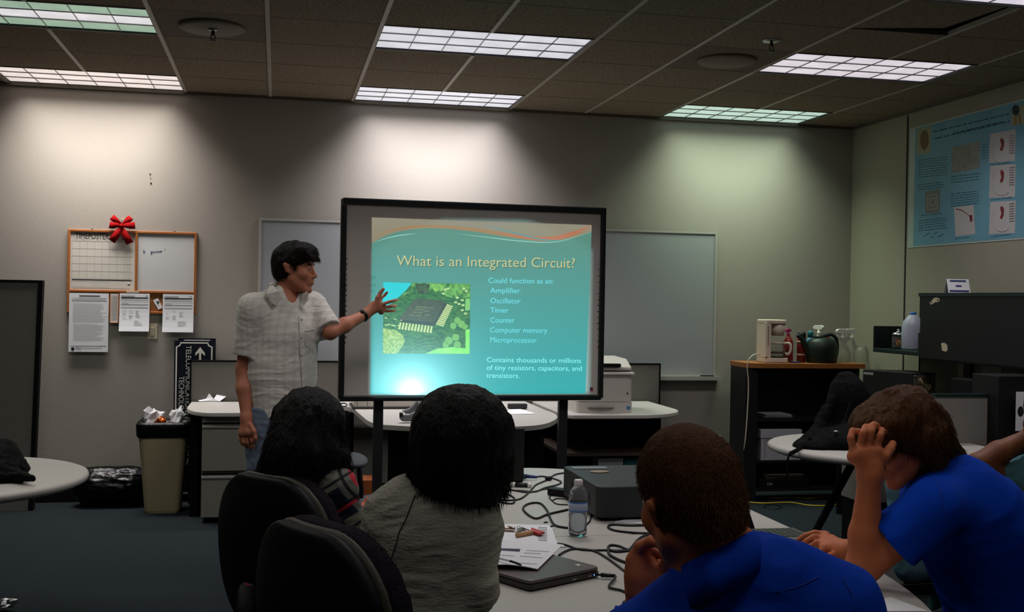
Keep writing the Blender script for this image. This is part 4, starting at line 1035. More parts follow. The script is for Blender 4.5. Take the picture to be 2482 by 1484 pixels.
# coffee maker
q = cb(1873, 873); t = empty('coffee_maker', (q.x, cby+.12, ZT), 'white drip coffee maker with glass carafe on the cabinet top', 'coffee maker')
m_cm = M('coffee_maker_white', (222, 206, 188), .4); H = cb(1873, 775).z-ZT; w_ = .105
MB().plate(rrect(-w_, w_-.01, -.09, .09, .03), 0, .035).build('base', m_cm, t, bevel=.006)
MB().lathe([(.001, .035), (.07, .035), (.072, .04), (.001, .041)], (.025, -.01, 0), 28).build('warming_plate', M('hot_plate', (60, 50, 44), .5), t)
MB().plate(rrect(-w_, -w_+.055, -.085, .085, .015), .035, H-.02).build('water_tank', m_cm, t, bevel=.004)
MB().bb(-w_+.022, -w_+.028, -.087, -.084, .13, H-.05).build('level_window', M('level_brown', (150, 110, 84), .4), t)
b = MB(); b.plate(rrect(-w_-.002, w_-.025, -.088, .088, .03), H-.03, H); b.build('lid', m_cm, t, bevel=.006)
MB().lathe([(.001, H-.125), (.05, H-.125), (.068, H-.03), (.001, H-.03)], (.028, -.01, 0), 32).build('filter_basket', m_cm, t)
m_gl = M('clear_glass', (236, 236, 232), .04, trans=.96, ior=1.12); m_glass = m_gl
c = MB().lathe([(.052, .042), (.064, .06), (.066, .10), (.056, .135), (.046, .148), (.043, .148), (.053, .134), (.062, .10), (.060, .062), (.05, .046), (.001, .046)], (.028, -.012, 0), 36).build('carafe', m_gl, t)
MB().lathe([(.047, .142), (.048, .152), (.03, .158), (.001, .158)], (.028, -.012, 0), 28).build('carafe_lid', m_cm, c)
MB().tube(spline([(.07, -.03, .148), (.115, -.05, .145), (.122, -.055, .10), (.105, -.05, .065), (.082, -.04, .07)], 6), .011, 8).build('carafe_handle', m_cm, c)
MB().lathe([(.0575, .068), (.061, .082), (.0575, .082)], (.028, -.012, 0), 30).build('coffee_band', M('coffee_line', (70, 56, 46), .4), c)
MB().bb(-w_+.005, -w_+.018, -.0915, -.088, .036, .046).build('switch', M('switch_red', (150, 50, 30), .4), t)
# its cord
pts = [cb(1843, 858, .02), cb(1828, 860, -.05), cb(1815, 872, -.07), cb(1811, 890, -.07), cb(1814, 930, -.06), cb(1812, 990, -.06), cb(1807, 1060, -.06), cb(1803, 1090, -.03)]
MB().tube(spline(pts, 8), .0045, 7).build('power_cord', M('cord_white', (200, 190, 170), .5), t, world=True)
q = cb(1804, 1068, .1); t = empty('wall_outlet', (q.x-.03, YW, .33), 'cream wall outlet beside the black cabinet', 'outlet')
MB().bb(-.035, .035, -.006, 0, 0, .115).build('plate', m_ivory, t, bevel=.002)
for z in (.03, .075): MB().lathe([(.015, 0), (.015, .003)], (0, -.006, z), 16, rot=(PI/2, 0, 0)).build('socket', M('ivory_rocker', (206, 196, 172), .35), t)
def bottle(name, u, v0, v1, wpx, prof, mat, lab, cat, dy, parts=(), rz=0.):
    """prof: (r fraction of half width, z fraction of body height)"""
    q = cb(u, v1, dy); r = (cb(u+wpx/2, v1, dy).x-q.x); H = cb(u, v0, dy).z-ZT
    t = empty(name, (q.x, cby+dy, ZT), lab, cat); t.rotation_euler.z = rz
    MB().lathe([(r*a, H*z) for a, z in prof], n=24).build('body', mat, t)
    return t, r, H
def trigger(t, r, H, z0, cm, nk, s_=1.):
    """spray head on a bottle neck at height z0"""
    MB().lathe([(.014*s_, z0), (.015*s_, z0+.018*s_), (.009*s_, z0+.022*s_), (.009*s_, z0+.034*s_)], n=18).build('collar', nk, t)
    b = MB(); b.prism([(-.045*s_, -.009*s_, z0+.052*s_), (-.042*s_, -.009*s_, z0+.038*s_), (.0, -.009*s_, z0+.032*s_), (.028*s_, -.009*s_, z0+.036*s_), (.036*s_, -.009*s_, z0+.052*s_), (.02*s_, -.009*s_, z0+.064*s_), (-.03*s_, -.009*s_, z0+.062*s_)], (0, .018*s_, 0)); b.build('spray_head', cm, t, bevel=.002)
    MB().tube([(-.026*s_, 0, z0+.04*s_), (-.034*s_, 0, z0+.022*s_), (-.030*s_, 0, z0+.004*s_)], .004*s_, 6, .003*s_).build('trigger', nk, t)
cyl = [(.001, 0), (.94, 0), (1, .03), (1, .62), (.55, .74), (.38, .76), (.38, .80), (.001, .80)]
t, r, H = bottle('spray_bottle', 1910, 797, 873, 22, cyl, M('pink_liquid', (150, 50, 50), .2, trans=.4), 'slim bottle with magenta spray head just right of the coffee maker', 'spray bottle', .16, rz=.4)
mg = M('magenta_plastic', (176, 30, 96), .4); trigger(t, r, H, H*.8, mg, mg, .8)
t, r, H = bottle('shaker_can', 1942, 806, 873, 20, [(.001, 0), (1, 0), (1, .78), (.9, .8), (.001, .8)], M('can_red', (112, 22, 22), .4), 'tall dark red can with black cap behind the watering can spout', 'can', .12)
MB().lathe([(r*.93, H*.8), (r*.93, H), (.001, H)], n=24).build('cap', m_black, t); MB().lathe([(r*1.02, H*.22), (r*1.02, H*.28)], n=24).lathe([(r*1.02, H*.62), (r*1.02, H*.72)], n=24).build('label_band', M('can_label', (150, 130, 100), .5), t)
t, r, H = bottle('blue_bottle', 1963, 802, 873, 19, [(.001, 0), (.95, 0), (1, .04), (1, .55), (.85, .72), (.5, .8), (.001, .8)], M('light_blue_plastic', (70, 126, 160), .4), 'light blue bottle with teal cap between the red can and watering can', 'bottle', .18)
MB().lathe([(r*.62, H*.79), (r*.7, H*.96), (r*.4, H), (.001, H)], n=20).build('cap', M('teal_cap', (30, 110, 116), .4), t)
t, r, H = bottle('spray_bottle', 1984, 778, 873, 26, [(.001, 0), (.96, 0), (1, .03), (1, .42), (.45, .60), (.36, .66), (.001, .66)], M('white_translucent', (206, 200, 186), .4, trans=.2), 'white spray bottle standing behind the watering can', 'spray bottle', .26, rz=-1.1)
trigger(t, r, H, H*.66, m_white, m_white, 1.2)
mclr = M('clear_plastic', (225, 222, 212), .12, trans=.88, ior=1.25)
for (u, rz, lab) in ((2040, .2, 'clear spray bottle with black-ringed white head, nearer the watering can'), (2062, .1, 'clear spray bottle with black-ringed white head, nearer the corner')):
    t, r, H = bottle('spray_bottle', u, 795, 873, 40, [(.001, 0), (.96, 0), (1, .03), (1, .30), (.34, .62), (.30, .70), (.001, .70)], mclr, lab, 'spray bottle', .16 if u < 2050 else .27, rz=rz)
    MB().lathe([(.013, H*.66), (.013, H*.74)], n=16).build('black_ring', m_black, t); trigger(t, r, H, H*.66, m_white, m_white, 1.35)
t, r, H = bottle('clear_jar', 2088, 840, 873, 30, [(.001, 0), (.96, 0), (1, .05), (1, .6), (.7, 1), (.001, 1)], mclr, 'low clear plastic jar at the right end of the cabinet top', 'jar', .13)
t, r, H = bottle('red_cap_bottle', 2003, 812, 873, 14, [(.001, 0), (1, 0), (1, .82), (.6, .86), (.001, .86)], M('bottle_dark', (60, 40, 36), .4), 'small bottle with red cap peeking over the watering can', 'bottle', .30)
MB().lathe([(r*.9, H*.84), (r*.9, H), (.001, H)], n=16).build('cap', M('cap_red', (150, 26, 34), .4), t)
q = cb(1925, 874, .05); MB().plate(rrect(-.04, .04, -.02, .02, .01), 0, .01).build('plastic_disc', M('lid_blue', (30, 44, 110), .4), None, loc=(q.x, cby+.03, ZT), bevel=.002, label='small flat dark blue lid lying on the front of the cabinet top', cat='lid')
# watering can
q = cb(1998, 878, .03); t = empty('watering_can', (q.x, cby+.075, ZT), 'dark green plastic watering can with long spout and arched handle', 'watering can')
k = (cb(2030, 870, .05).x-cb(1960, 870, .05).x)/70; m_wc = M('dark_green_plastic', (14, 30, 22), .5)
def wc(u, v): return ((u-1998)*k, 0, (878-v)*k)
S_b = [(.001, 0), (33*k, 0), (35*k, 4*k), (36*k, 30*k), (34*k, 45*k), (26*k, 53*k), (12*k, 57*k), (.001, 57*k)]
MB().lathe(S_b, n=36, sy=.8).build('body', m_wc, t)
MB().tube(spline([wc(1970, 858), wc(1962, 848), wc(1951, 828), wc(1938, 817)], 6), 9*k, 12, 4*k).build('spout', m_wc, t)
MB().tube(spline([wc(1985, 822), wc(2000, 818), wc(2020, 815), (wc(2033, 825)), wc(2036, 845), wc(2032, 868), wc(2024, 873)], 6), 4.5*k, 10, flat=.8).build('handle', m_wc, t)
MB().lathe([(12*k, 0), (12*k, 6*k), (8*k, 6*k)], (wc(1990, 0)[0], 0, 54*k), 20).build('filler_rim', m_wc, t)

# ---------------------------------------------------------------- right wall
XR = x1; XF = 4.32
m_bg = M('overhead_dark_green', (7, 15, 14), .45); m_bg2 = M('overhead_edge', (14, 36, 34), .4)
a = PX(2232, 712, XF); c = PX(2482, 715, XF); d = PX(2232, 872, XF)
zt, zb = a.z, d.z; ya = a.y
t = empty('overhead_cabinet', (XR, ya-.7, zb), 'dark green flip-door overhead cabinet on the right wall', 'cabinet')
MB().bb(XF-XR+.01, -.003, -.75, .70, 0, zt-zb).build('body', m_bg, t, bevel=.004)
dr = MB().bb(XF-XR-.012, XF-XR+.006, -.75, .685, .012, zt-zb-.02).build('door', m_bg, t, bevel=.003)
MB().bb(XF-XR-.018, XF-XR, -.75, .70, zt-zb-.02, zt-zb+.004).build('top_edge', m_bg2, t); MB().bb(XF-XR+.001, XF-XR+.02, .69, .702, .3, zt-zb-.01).build('side_strip', M('strip_grey', (120, 112, 96), .5), t)
def stick(pts, nm, mat, dx=-.0135): 
    b = MB(); b.add([(XF+dx-XR, PX(u, v, XF+dx).y-t.location.y, PX(u, v, XF+dx).z-t.location.z) for u, v in pts], [tuple(range(len(pts)))]); b.build(nm, mat, t)
m_stk = M('sticker', (190, 180, 150), .7)
stick([(2253, 734), (2258, 730), (2264, 722), (2270, 721), (2276, 723), (2278, 728), (2274, 732), (2266, 733), (2260, 738), (2255, 738)], 'sticker', m_stk)
stick([(2281, 832), (2289, 831), (2296, 836), (2297, 848), (2293, 853), (2283, 850)], 'sticker', m_stk)
stick([(2256, 735), (2259, 735), (2259, 732), (2256, 732)], 'sticker_dot', m_black, -.0145); stick([(2271, 729), (2274, 729), (2274, 726), (2271, 726)], 'sticker_dot', m_black, -.0145)
# open shelf further back
a2 = PX(2116, 790, XF); b2 = PX(2116, 853, XF); zs = b2.z
t = empty('wall_shelf', (XR, (a2.y+ya)/2, zs), 'dark open shelf on the right wall beyond the overhead cabinet', 'shelf')
hl = (a2.y-ya)/2-.002
MB().bb(XF-XR, 0, -hl, hl, 0, .03).build('shelf_board', m_bg2, t, bevel=.005); MB().bb(XF-XR, 0, hl-.02, hl, .03, a2.z-zs).build('end_panel', m_bg, t, bevel=.006)
MB().bb(XF-XR, 0, -hl, -hl+.02, .03, .16).build('end_panel', m_bg, t)
ys = (a2.y+ya)/2
# water jug
q = PX(2212, 840, 4.46); t = empty('water_jug', (4.46, q.y, zs+.031), 'translucent white gallon jug with a blue cap on the open shelf', 'jug')
m_jug = M('milky_plastic', (176, 182, 196), .4, trans=.15); r = .078; H = PX(2212, 757, 4.46).z-zs-.03
MB().lathe([(.001, 0), (r*.95, 0), (r, .01), (r, H*.62), (r*.85, H*.76), (r*.45, H*.90), (r*.3, H*.93), (.001, H*.93)], n=28).build('body', m_jug, t)
MB().lathe([(.022, H*.92), (.022, H), (.001, H)], n=20).build('cap', M('cap_blue', (40, 110, 180), .4), t)
# candy jar
q = PX(2182, 838, 4.36); t = empty('candy_jar', (4.40, PX(2177, 838, 4.40).y, zs+.031), 'small glass jar of orange sweets with a shiny steel lid', 'jar')
MB().lathe([(.040, .004), (.044, .01), (.044, .085), (.036, .1), (.034, .1), (.041, .084), (.041, .012), (.001, .012), (.001, .004)], n=28).build('glass', m_gl, t)
MB().lathe([(.001, .0995), (.046, .0995), (.046, .107), (.034, .118), (.012, .124), (.008, .132), (.012, .142), (.001, .145)], n=28).build('lid', m_steel, t)
rnd = random.Random(4)
for i in range(14):
    a_ = rnd.uniform(0, 2*PI); rr = rnd.uniform(0, .024); z = .024+.011*(i//3)
    t2 = MB().ball((0, 0, 0), (.012, .010, .008), 10).build('sweet', [M('sweet_orange', (214, 120, 30), .35), M('sweet_red', (200, 40, 24), .35), M('sweet_yellow', (216, 170, 40), .35)][i % 3], None, loc=(4.40+rr*math.cos(a_), t.location.y+rr*math.sin(a_), zs+.031+z))
    tag(t2, 'orange, red or yellow wrapped sweet inside the glass candy jar', 'sweet', 'sweets in the candy jar')
# tent card on the cabinet
q = PX(2320, 708, 4.42)
t = empty('tent_card', (4.42, q.y, zt+.006), 'white folded tent card with blue bands standing on the overhead cabinet', 'sign')
hh = PX(2320, 679, 4.42).z-zt; L_ = .085
t.rotation_euler.z = -.15
b = MB()
for s_ in (1, -1): b.prism([(-.075, s_*.034, 0), (.075, s_*.034, 0), (.075, 0, hh), (-.075, 0, hh)], (0, s_*.0015, 0))
b.build('card', m_paper, t)
b = MB()
for za, zb_, xw in ((hh*.80, hh*.93, .055), (hh*.06, hh*.2, .066), (hh*.44, hh*.56, .02)):
    b.prism([(-xw, -.034*(1-za/hh)-.0028, za), (xw, -.034*(1-za/hh)-.0028, za), (xw, -.034*(1-zb_/hh)-.0028, zb_), (-xw, -.034*(1-zb_/hh)-.0028, zb_)], (0, .0006, 0))
b.build('print', M('blue_band', (58, 66, 110), .7), t)
# research poster on the right wall
pA, pB, pC = PX(2207, 312, XR), PX(2482, 245, XR), PX(2207, 601, XR)
ztp, zbp, yl = pA.z, pC.z, pA.y; Lp = 1.75
t = empty('wall_poster', (XR, yl-Lp/2, zbp), 'large light blue research poster with three charts on the right wall', 'poster')
MB().bb(-.004, 0, -Lp/2, Lp/2, 0, ztp-zbp).build('sheet', M('poster_margin', (168, 182, 176), .5), t)
def PP(u, v, d=.006): q = PX(u, v, XR-d); return (-d, q.y-t.location.y, q.z-zbp)
def pq(pts, nm, mat, d=.006, par=None):
    b = MB(); b.add([PP(u, v, d) for u, v in pts], [tuple(range(len(pts)))]); return b.build(nm, mat, par or t)
m_pb = M('poster_blue', (112, 164, 182), .5, var=(3, (88, 144, 166), .7)); H_ = ztp-zbp
MB().bb(-.0052, -.004, -Lp/2, Lp/2-.075, .012, H_-.012).build('blue_field', m_pb, t)
pq([(2222, 315), (2257, 305), (2255, 371), (2222, 376)], 'crest_patch', M('crest_patch', (150, 150, 122), .6)); 
def ring(cx, cy, rx, ry, n=18): return [(cx+rx*math.cos(2*PI*k/n), cy-ry*math.sin(2*PI*k/n)) for k in range(n)]
pq(ring(2240, 340, 10, 24), 'crest', M('crest_brown', (112, 92, 56), .7), .0075)
pq([(2452, 262), (2482, 253), (2482, 300), (2450, 305)], 'medal_patch', M('crest_patch', (150, 150, 122), .6)); pq(ring(2462, 267, 9, 13), 'medal', M('medal_dark', (22, 40, 48), .6), .0075)
pq([(2459, 280), (2463, 280), (2462, 302), (2457, 303)], 'medal_ribbon', M('medal_gold', (150, 120, 50), .6), .008); pq([(2467, 279), (2471, 278), (2474, 298), (2469, 300)], 'medal_ribbon', M('medal_gold', (150, 120, 50), .6), .008)
m_ch = M('chart_white', (186, 182, 182), .6); m_ch2 = M('chart_grey', (146, 148, 138), .6, var=(20, (122, 128, 120), .5)); m_pi = M('poster_ink', (58, 96, 110), .8)
m_dr = M('chart_red', (120, 36, 40), .7)
pq([(2306, 357), (2376, 343), (2374, 408), (2306, 419)], 'chart', m_ch2)
for (u0, v0, v1) in ((2400, 325, 395), (2400, 402, 480), (2400, 490, 568)):
    c = pq([(u0, v0), (u0+62, v0-12 if v0 < 400 else v0-4), (u0+60, v1-5 if v0 < 400 else v1-3), (u0-3, v1)], 'chart', m_ch)
    cy = v0+25
    b = MB(); b.add([PP(u, v, .0085) for u, v in ((2424, cy-12), (2429, cy-16), (2433, cy-8), (2432, cy+6), (2428, cy+16), (2423, cy+14), (2427, cy+3))], [tuple(range(7))]); b.build('plot_mark', m_dr, c)
    b = MB(); rg = ring(u0+28, v0+42, 24, 30, 24); pr_ = rg[9:22]
    for p0, p1 in zip(pr_[:-1], pr_[1:]): b.add([PP(p0[0], p0[1], .0082), PP(p1[0], p1[1], .0082), PP(p1[0], p1[1]+1, .0082), PP(p0[0], p0[1]+1, .0082)], [(0, 1, 2, 3)])
    for k in range(8): b.add([PP(u, v, .0082) for u, v in ((2446, v0+4+k*6), (2458, v0+2+k*6), (2458, v0+4+k*6), (2446, v0+6+k*6))], [(0, 1, 2, 3)])
    b.build('plot_line', M('plot_grey', (116, 112, 118), .7), c)
pq([(2243, 465), (2279, 459), (2277, 514), (2243, 518)], 'diagram', M('diagram_grey', (118, 122, 118), .6))
b = MB()
for (a_, b_) in (((2248, 473), (2271, 508)), ((2254, 481), (2266, 498))):
    u0, v0 = a_; u1, v1 = b_
    for q4 in (((u0, v0), (u1, v0-2), (u1, v0-1), (u0, v0+1)), ((u0, v1), (u1, v1-2), (u1, v1-1), (u0, v1+1)), ((u0, v0), (u0+1.3, v0), (u0+1.3, v1), (u0, v1)), ((u1, v0-2), (u1+1.3, v0-2), (u1+1.3, v1-2), (u1, v1-2))): b.add([PP(u, v, .008) for u, v in q4], [(0, 1, 2, 3)])
b.build('diagram_line', M('line_pale', (190, 190, 186), .6), t)
pq([(2312, 503), (2360, 497), (2364, 567), (2316, 573)], 'chart', m_ch)
b = MB()
for k in range(7): b.add([PP(u, v, .008) for u, v in ((2316+k*6, 506-k*.3+k*k*.6), (2322+k*6, 506-k*.3+(k+1)**2*.6), (2322+k*6, 508-k*.3+(k+1)**2*.6), (2316+k*6, 508-k*.3+k*k*.6))], [(0, 1, 2, 3)])
b.add([PP(u, v, .008) for u, v in ((2350, 522), (2356, 520), (2356, 536), (2351, 538))], [(0, 1, 2, 3)]); b.build('plot_line', m_dr, t)
b = MB(); rnd = random.Random(8)
def tl_(u0, v0, u1, sl_=-.16, th=1.6):
    b.add([PP(u, v, .0072) for u, v in ((u0, v0), (u1, v0+(u1-u0)*sl_), (u1, v0+(u1-u0)*sl_+th), (u0, v0+th))], [(0, 1, 2, 3)])
for k, (u0, v0, u1) in enumerate(((2262, 318, 2446), (2310, 322, 2430), (2266, 335, 2448))):
    u = u0
    while u < u1: w2 = rnd.uniform(8, 20); tl_(u, v0-(u-u0)*.235, min(u+w2, u1), -.235, 3.2); u += w2+4
for (u0, u1, v0, n, st) in ((2225, 2300, 388, 8, 6), (2225, 2290, 448, 3, 6), (2226, 2298, 535, 5, 6), (2305, 2376, 428, 3, 7), (2304, 2374, 470, 6, 6), (2380, 2398, 350, 6, 7), (2232, 2285, 522, 1, 5), (2316, 2358, 578, 1, 5), (2402, 2455, 399, 1, 4), (2402, 2455, 484, 1, 4), (2402, 2455, 573, 1, 4)):
    for i in range(n):
        u = u0
        while u < u1-4: w2 = rnd.uniform(4, 14); tl_(u, v0+i*st-(u-u0)*.12, min(u+w2, u1-rnd.uniform(0, 6)), -.12, 1.5); u += w2+2
for (u, v) in ((2238, 573), (2246, 568), (2256, 575), (2264, 566), (2272, 574), (2280, 570)): tl_(u, v, u+7, -.5, 1.3)
b.build('print', m_pi, t)

# dark desk with the computer tower, partition and things below the overhead cabinet
t = empty('corner_desk', (4.36, 6.75, 0), 'dark desk along the right wall under the overhead cabinet', 'desk')
MB().bb(-.36, .30, -.8, .75, .70, .735).build('worksurface', m_blackm, t, bevel=.006)
for y in (-.78, .73): MB().bb(-.34, .29, y, y+.02, 0, .70).build('side_panel', m_blackm, t)
a, c = P(2212, 905, 6.95), P(2268, 903, 6.95); a3 = P(2092, 893, 7.35)
t = empty('computer_tower', (a.x, 6.95, .736), 'black computer tower with a round fan grille, left of the wall corner desk', 'computer')
zt2 = a.z-.736; w_ = c.x-a.x
dxx = a3.x-a.x; 
b = MB(); b.prism([(0, 0, 0), (w_, 0, 0), (w_+.02, .3, 0), (dxx+.12, .42, 0), (dxx, .40, 0)], (0, 0, zt2)); b.build('case', m_bw, t, bevel=.004)
MB().bb(.006, w_-.012, -.004, 0, zt2-.30, zt2-.012).build('rear_plate', M('rear_plate', (92, 90, 82), .45, metal=.4), t)
fc = (w_*.48, -.005, zt2-.075)
MB().lathe([(.001, 0), (.052, 0), (.052, .002)], fc, 28, rot=(PI/2, 0, 0)).build('fan_opening', m_black, t)
b = MB()
for r_ in (.014, .023, .032, .041, .050): b.tube([(fc[0]+r_*math.cos(k*PI/14), -.010, fc[2]+r_*math.sin(k*PI/14)) for k in range(29)], .0016, 5)
b.tube([(fc[0]-.04, -.009, fc[2]-.04), (fc[0]+.04, -.009, fc[2]+.04)], .002, 5).tube([(fc[0]-.04, -.009, fc[2]+.04), (fc[0]+.04, -.009, fc[2]-.04)], .002, 5); b.build('fan_grille', M('grille_brass', (176, 160, 120), .3, metal=.8), t)
b = MB()
for x, z in ((.016, -.02), (w_-.022, -.02)): b.ball((x, -.006, zt2+z), .006, 8)
b.build('screw', m_steel, t)
d3 = Vector((dxx, .40, 0)); n3 = Vector((d3.y, -d3.x, 0)).normalized()*-1
b = MB(); e3 = d3.normalized(); p0 = d3*.985+Vector((0, 0, zt2-.035)); n3 = Vector((-e3.y*-1, e3.x*-1, 0)); n3 = Vector((-abs(e3.y), -abs(e3.x), 0)).normalized()*.0015
b.prism([p0+n3, p0-e3*.085+n3, p0-e3*.085+n3+Vector((0, 0, .018)), p0+n3+Vector((0, 0, .018))], -n3*.5); b.build('label', M('silver_label', (150, 150, 142), .4), t)
b = MB(); b.prism([d3+n3+Vector((0, 0, .02)), d3-e3*.006+n3+Vector((0, 0, .02)), d3-e3*.006+n3+Vector((0, 0, zt2-.004)), d3+n3+Vector((0, 0, zt2-.004))], -n3*.5); b.prism([d3+n3+Vector((0, 0, zt2-.006)), d3-e3*.3+n3+Vector((0, 0, zt2-.006)), d3-e3*.3+n3+Vector((0, 0, zt2)), d3+n3+Vector((0, 0, zt2))], -n3*.5); b.build('edge_strip', M('edge_grey', (70, 72, 76), .4), t)
# fabric partition on the desk front
a, c = P(2268, 963, 5.75), P(2421, 958, 5.75)
t = empty('desk_partition', ((a.x+c.x)/2, 5.77, 0), 'grey fabric partition with dark cap behind the long-haired man', 'partition')
w_ = (c.x-a.x)/2; MB().bb(-w_, w_, -.02, .02, .0, a.z).build('fabric_panel', M('partition_fabric_light', (128, 124, 118), .95, bump=(300, .4), spec=.1), t)
MB().bb(-w_-.004, w_+.0, -.025, .025, a.z, a.z+.018).build('edge_trim', m_bg2, t)
a, c = P(2421, 925, 5.65), P(2470, 925, 5.65)
t = empty('storage_tower', ((a.x+c.x)/2+.1, 5.75, 0), 'tall black cabinet at the right edge behind the seated person', 'cabinet')
MB().bb(a.x-(a.x+c.x)/2-.1, .2, -.1, .15, 0, P(2440, 912, 5.65).z).build('body', m_bw, t, bevel=.004); MB().bb(a.x-(a.x+c.x)/2-.09, .19, -.104, -.1, .1, .7).build('door', m_bw, t)
q = P(2455, 960, 5.2)
t = empty('hanging_paper', (P(2473, 950, 5.55).x+.04, 5.6, P(2470, 1045, 5.6).z), 'white sheet with a dark mark hanging at the right edge', 'paper')
hh = P(2470, 950, 5.6).z-P(2470, 1045, 5.6).z; a = P(2463, 950, 5.6).x-t.location.x
MB().bb(a, a+.22, -.001, .001, 0, hh).build('sheet', m_paper, t); MB().ball((.0, -.002, hh*.5), (.02, .001, .03), 12).build('mark', m_ink, t)
# wall panel, post, monitor and papers under the overhead cabinet
pa = PX(2230, 880, XR-.02)
struct(MB().bb(XR-.02, XR-.002, 4.5, pa.y, .0, zb+.2).build('trim_8', M('wall_panel_grey', (118, 118, 98), .9, bump=(200, .2))))
struct(MB().bb(XR-.024, XR-.002, pa.y, pa.y+.012, 0, zt-.01).build('trim_9', m_blackm))
a = PX(2329, 880, XR-.06); struct(MB().bb(XR-.06, XR-.02, a.y-.03, a.y+.03, .74, zb).build('trim_10', M('post_grey', (150, 146, 124), .7)))
a = PX(2355, 880, XR-.03); struct(MB().bb(XR-.034, XR-.02, a.y-.012, a.y+.012, .74, zb).build('trim_11', m_blackm))
for i, (u0, u1, v0, v1) in enumerate(((2380, 2428, 878, 920),)):
    a, c = PX(u0, v0, XR-.024), PX(u1, v1, XR-.024)
    t = empty('pinned_paper', (XR-.021, (a.y+c.y)/2, c.z), 'creased paper pinned to the wall panel under the overhead cabinet', 'paper')
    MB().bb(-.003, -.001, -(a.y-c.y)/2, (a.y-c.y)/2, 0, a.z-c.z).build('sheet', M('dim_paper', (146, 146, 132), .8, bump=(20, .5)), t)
a, c = P(2356, 925, 6.2), P(2440, 920, 6.2)
t = empty('desktop_device', ((a.x+c.x)/2, 6.3, .736), 'black boxy device with a small silver badge behind the fabric partition', 'device')
w_ = (c.x-a.x)/2; zt3 = P(2400, 922, 6.2).z-.736; 
MB().bb(-w_, w_, -.1, .12, 0, zt3).build('case', m_black, t, bevel=.006); MB().bb(.01, .04, -.103, -.1, zt3-.07, zt3-.06).build('badge', m_steel, t)

# table with the backpack in front of the cabinet
e = PZ(1882, 1083, .742); R_ = .62; ex = e.x+R_; ey = e.y-.02
t = empty('round_table', (ex, ey, 0), 'grey round table on dark splayed legs under the black backpack', 'table')
MB().lathe([(.001, .70), (R_-.03, .70), (R_-.004, .712), (R_, .725), (R_-.004, .736), (R_-.014, .742), (.001, .742)], n=96).build('tabletop', m_lam, t)
MB().lathe([(.001, .66), (.2, .66), (.2, .70), (.001, .70)], n=30).build('mount', m_blackm, t)
for i in range(4):
    a_ = PI/4+i*PI/2+.55; b = MB(); b.tube([(.14*math.cos(a_), .14*math.sin(a_), .68), (.47*math.cos(a_), .47*math.sin(a_), .03)], .024, 8, .02); b.build('leg', m_blackm, t)
    MB().lathe([(.001, 0), (.034, 0), (.034, .03), (.02, .05), (.001, .05)], (.48*math.cos(a_), .48*math.sin(a_), 0), 14).build('glide', m_blackm, t)
TB = (ex, ey)
# backpack
m_bp = M('backpack_nylon', (6, 6, 6), .8, bump=(140, .5), spec=.12); yb = ey+.02
S = SDF(); c0 = PZ(2040, 1120, .742); 
def bk(u, v, dy=0): return P(u, v, yb+dy)
S.ell(bk(2030, 1072), (.20, .20, .085), .05); S.ell(bk(2090, 1060, .05), (.2, .2, .11), .05); S.ell(bk(2060, 1000, .12), (.13, .09, .19), .06); S.ell(bk(2050, 960, .16), (.10, .06, .14), .05)
S.ell(bk(1975, 1085, -.05), (.12, .12, .055), .04); S.cap(bk(1990, 1030, .05), bk(2030, 935, .12), .03, .022, .03); S.cap(bk(1965, 1062, -.02), bk(2000, 1000, .08), .028, .024, .03)
S.plane((0, 0, .7435), (0, 0, -1))
o = sobj('backpack', S, .009, m_bp, loc=(bk(2040, 1070).x, yb, .743), disp=wrinkle(.006, (14, 14, 20), 6), label='black backpack slumped on the round table before the shelf cabinet', cat='backpack')
q0 = bk(1957, 1070, -.1); pts = [bk(1965, 1062, -.08), PZ(1948, 1082, .755), PZ(1935, 1090, .752), PZ(1920, 1098, .752), PZ(1912, 1104, .752), Vector((PZ(1905, 1108, .74).x, PZ(1905, 1108, .74).y-.02, .70)), Vector((PZ(1903, 1108, .74).x, PZ(1905, 1108, .74).y-.03, .60))]
b = MB().tube(spline(pts, 6), .014, 8, flat=.35); b.build('strap', m_bp, o, world=True)
b = MB().tube(spline([bk(2052, 925, .08), bk(2062, 960, .05), bk(2050, 1010, .02), bk(2040, 1040, -.02)], 6), .006, 6); b.build('piping', M('piping_grey', (22, 22, 21), .8, spec=.1), o, world=True)
MB().ball(bk(2027, 1046, -.13), (.018, .01, .005), 12).build('zip_pull', m_steel, o, world=True)
# white foot of low cabinet beneath the table
a, c = P(2118, 1150, 6.4), P(2160, 1195, 6.4)
t = empty('low_cabinet', (a.x+.14, 6.5, 0), 'low grey cabinet seen in the gap behind the raised forearm', 'cabinet')
MB().bb(-.2, .25, -.08, .2, .28, .62).build('body', m_cab, t, bevel=.004); MB().bb(-.19, .24, -.06, .2, 0, .28).build('plinth', m_blackm, t)
# yellow cables on the carpet
m_yc = M('yellow_cable', (190, 165, 40), .5)
def cable(pix, z, r, mat, nm, lab, cat='cable', zfn=None, n=8, **kw):
    pts = [PZ(u, v, z)+Vector((0, 0, r)) for u, v in pix]
    if zfn:
        for p_, dz in zip(pts, zfn): p_.z += dz
    return MB().tube(spline(pts, n), r, 7).build(nm, mat, None, loc=pts[0], world=True, label=lab, cat=cat, **kw)
cable([(1808, 1204), (1850, 1207), (1880, 1210), (1915, 1208), (1965, 1210), (2000, 1206), (2040, 1205)], 0, .0055, m_yc, 'floor_cable', 'yellow cable on the carpet nearest the black cabinet')
cable([(1812, 1219), (1850, 1222), (1915, 1220), (1960, 1227), (2010, 1228), (2035, 1224)], 0, .0055, m_yc, 'floor_cable', 'yellow cable on the carpet, the second one out from the cabinet')
cable([(2108, 1235), (2140, 1238), (2170, 1242), (2190, 1241)], 0, .0055, m_yc, 'floor_cable', 'short yellow cable on the carpet right of the raised forearm')
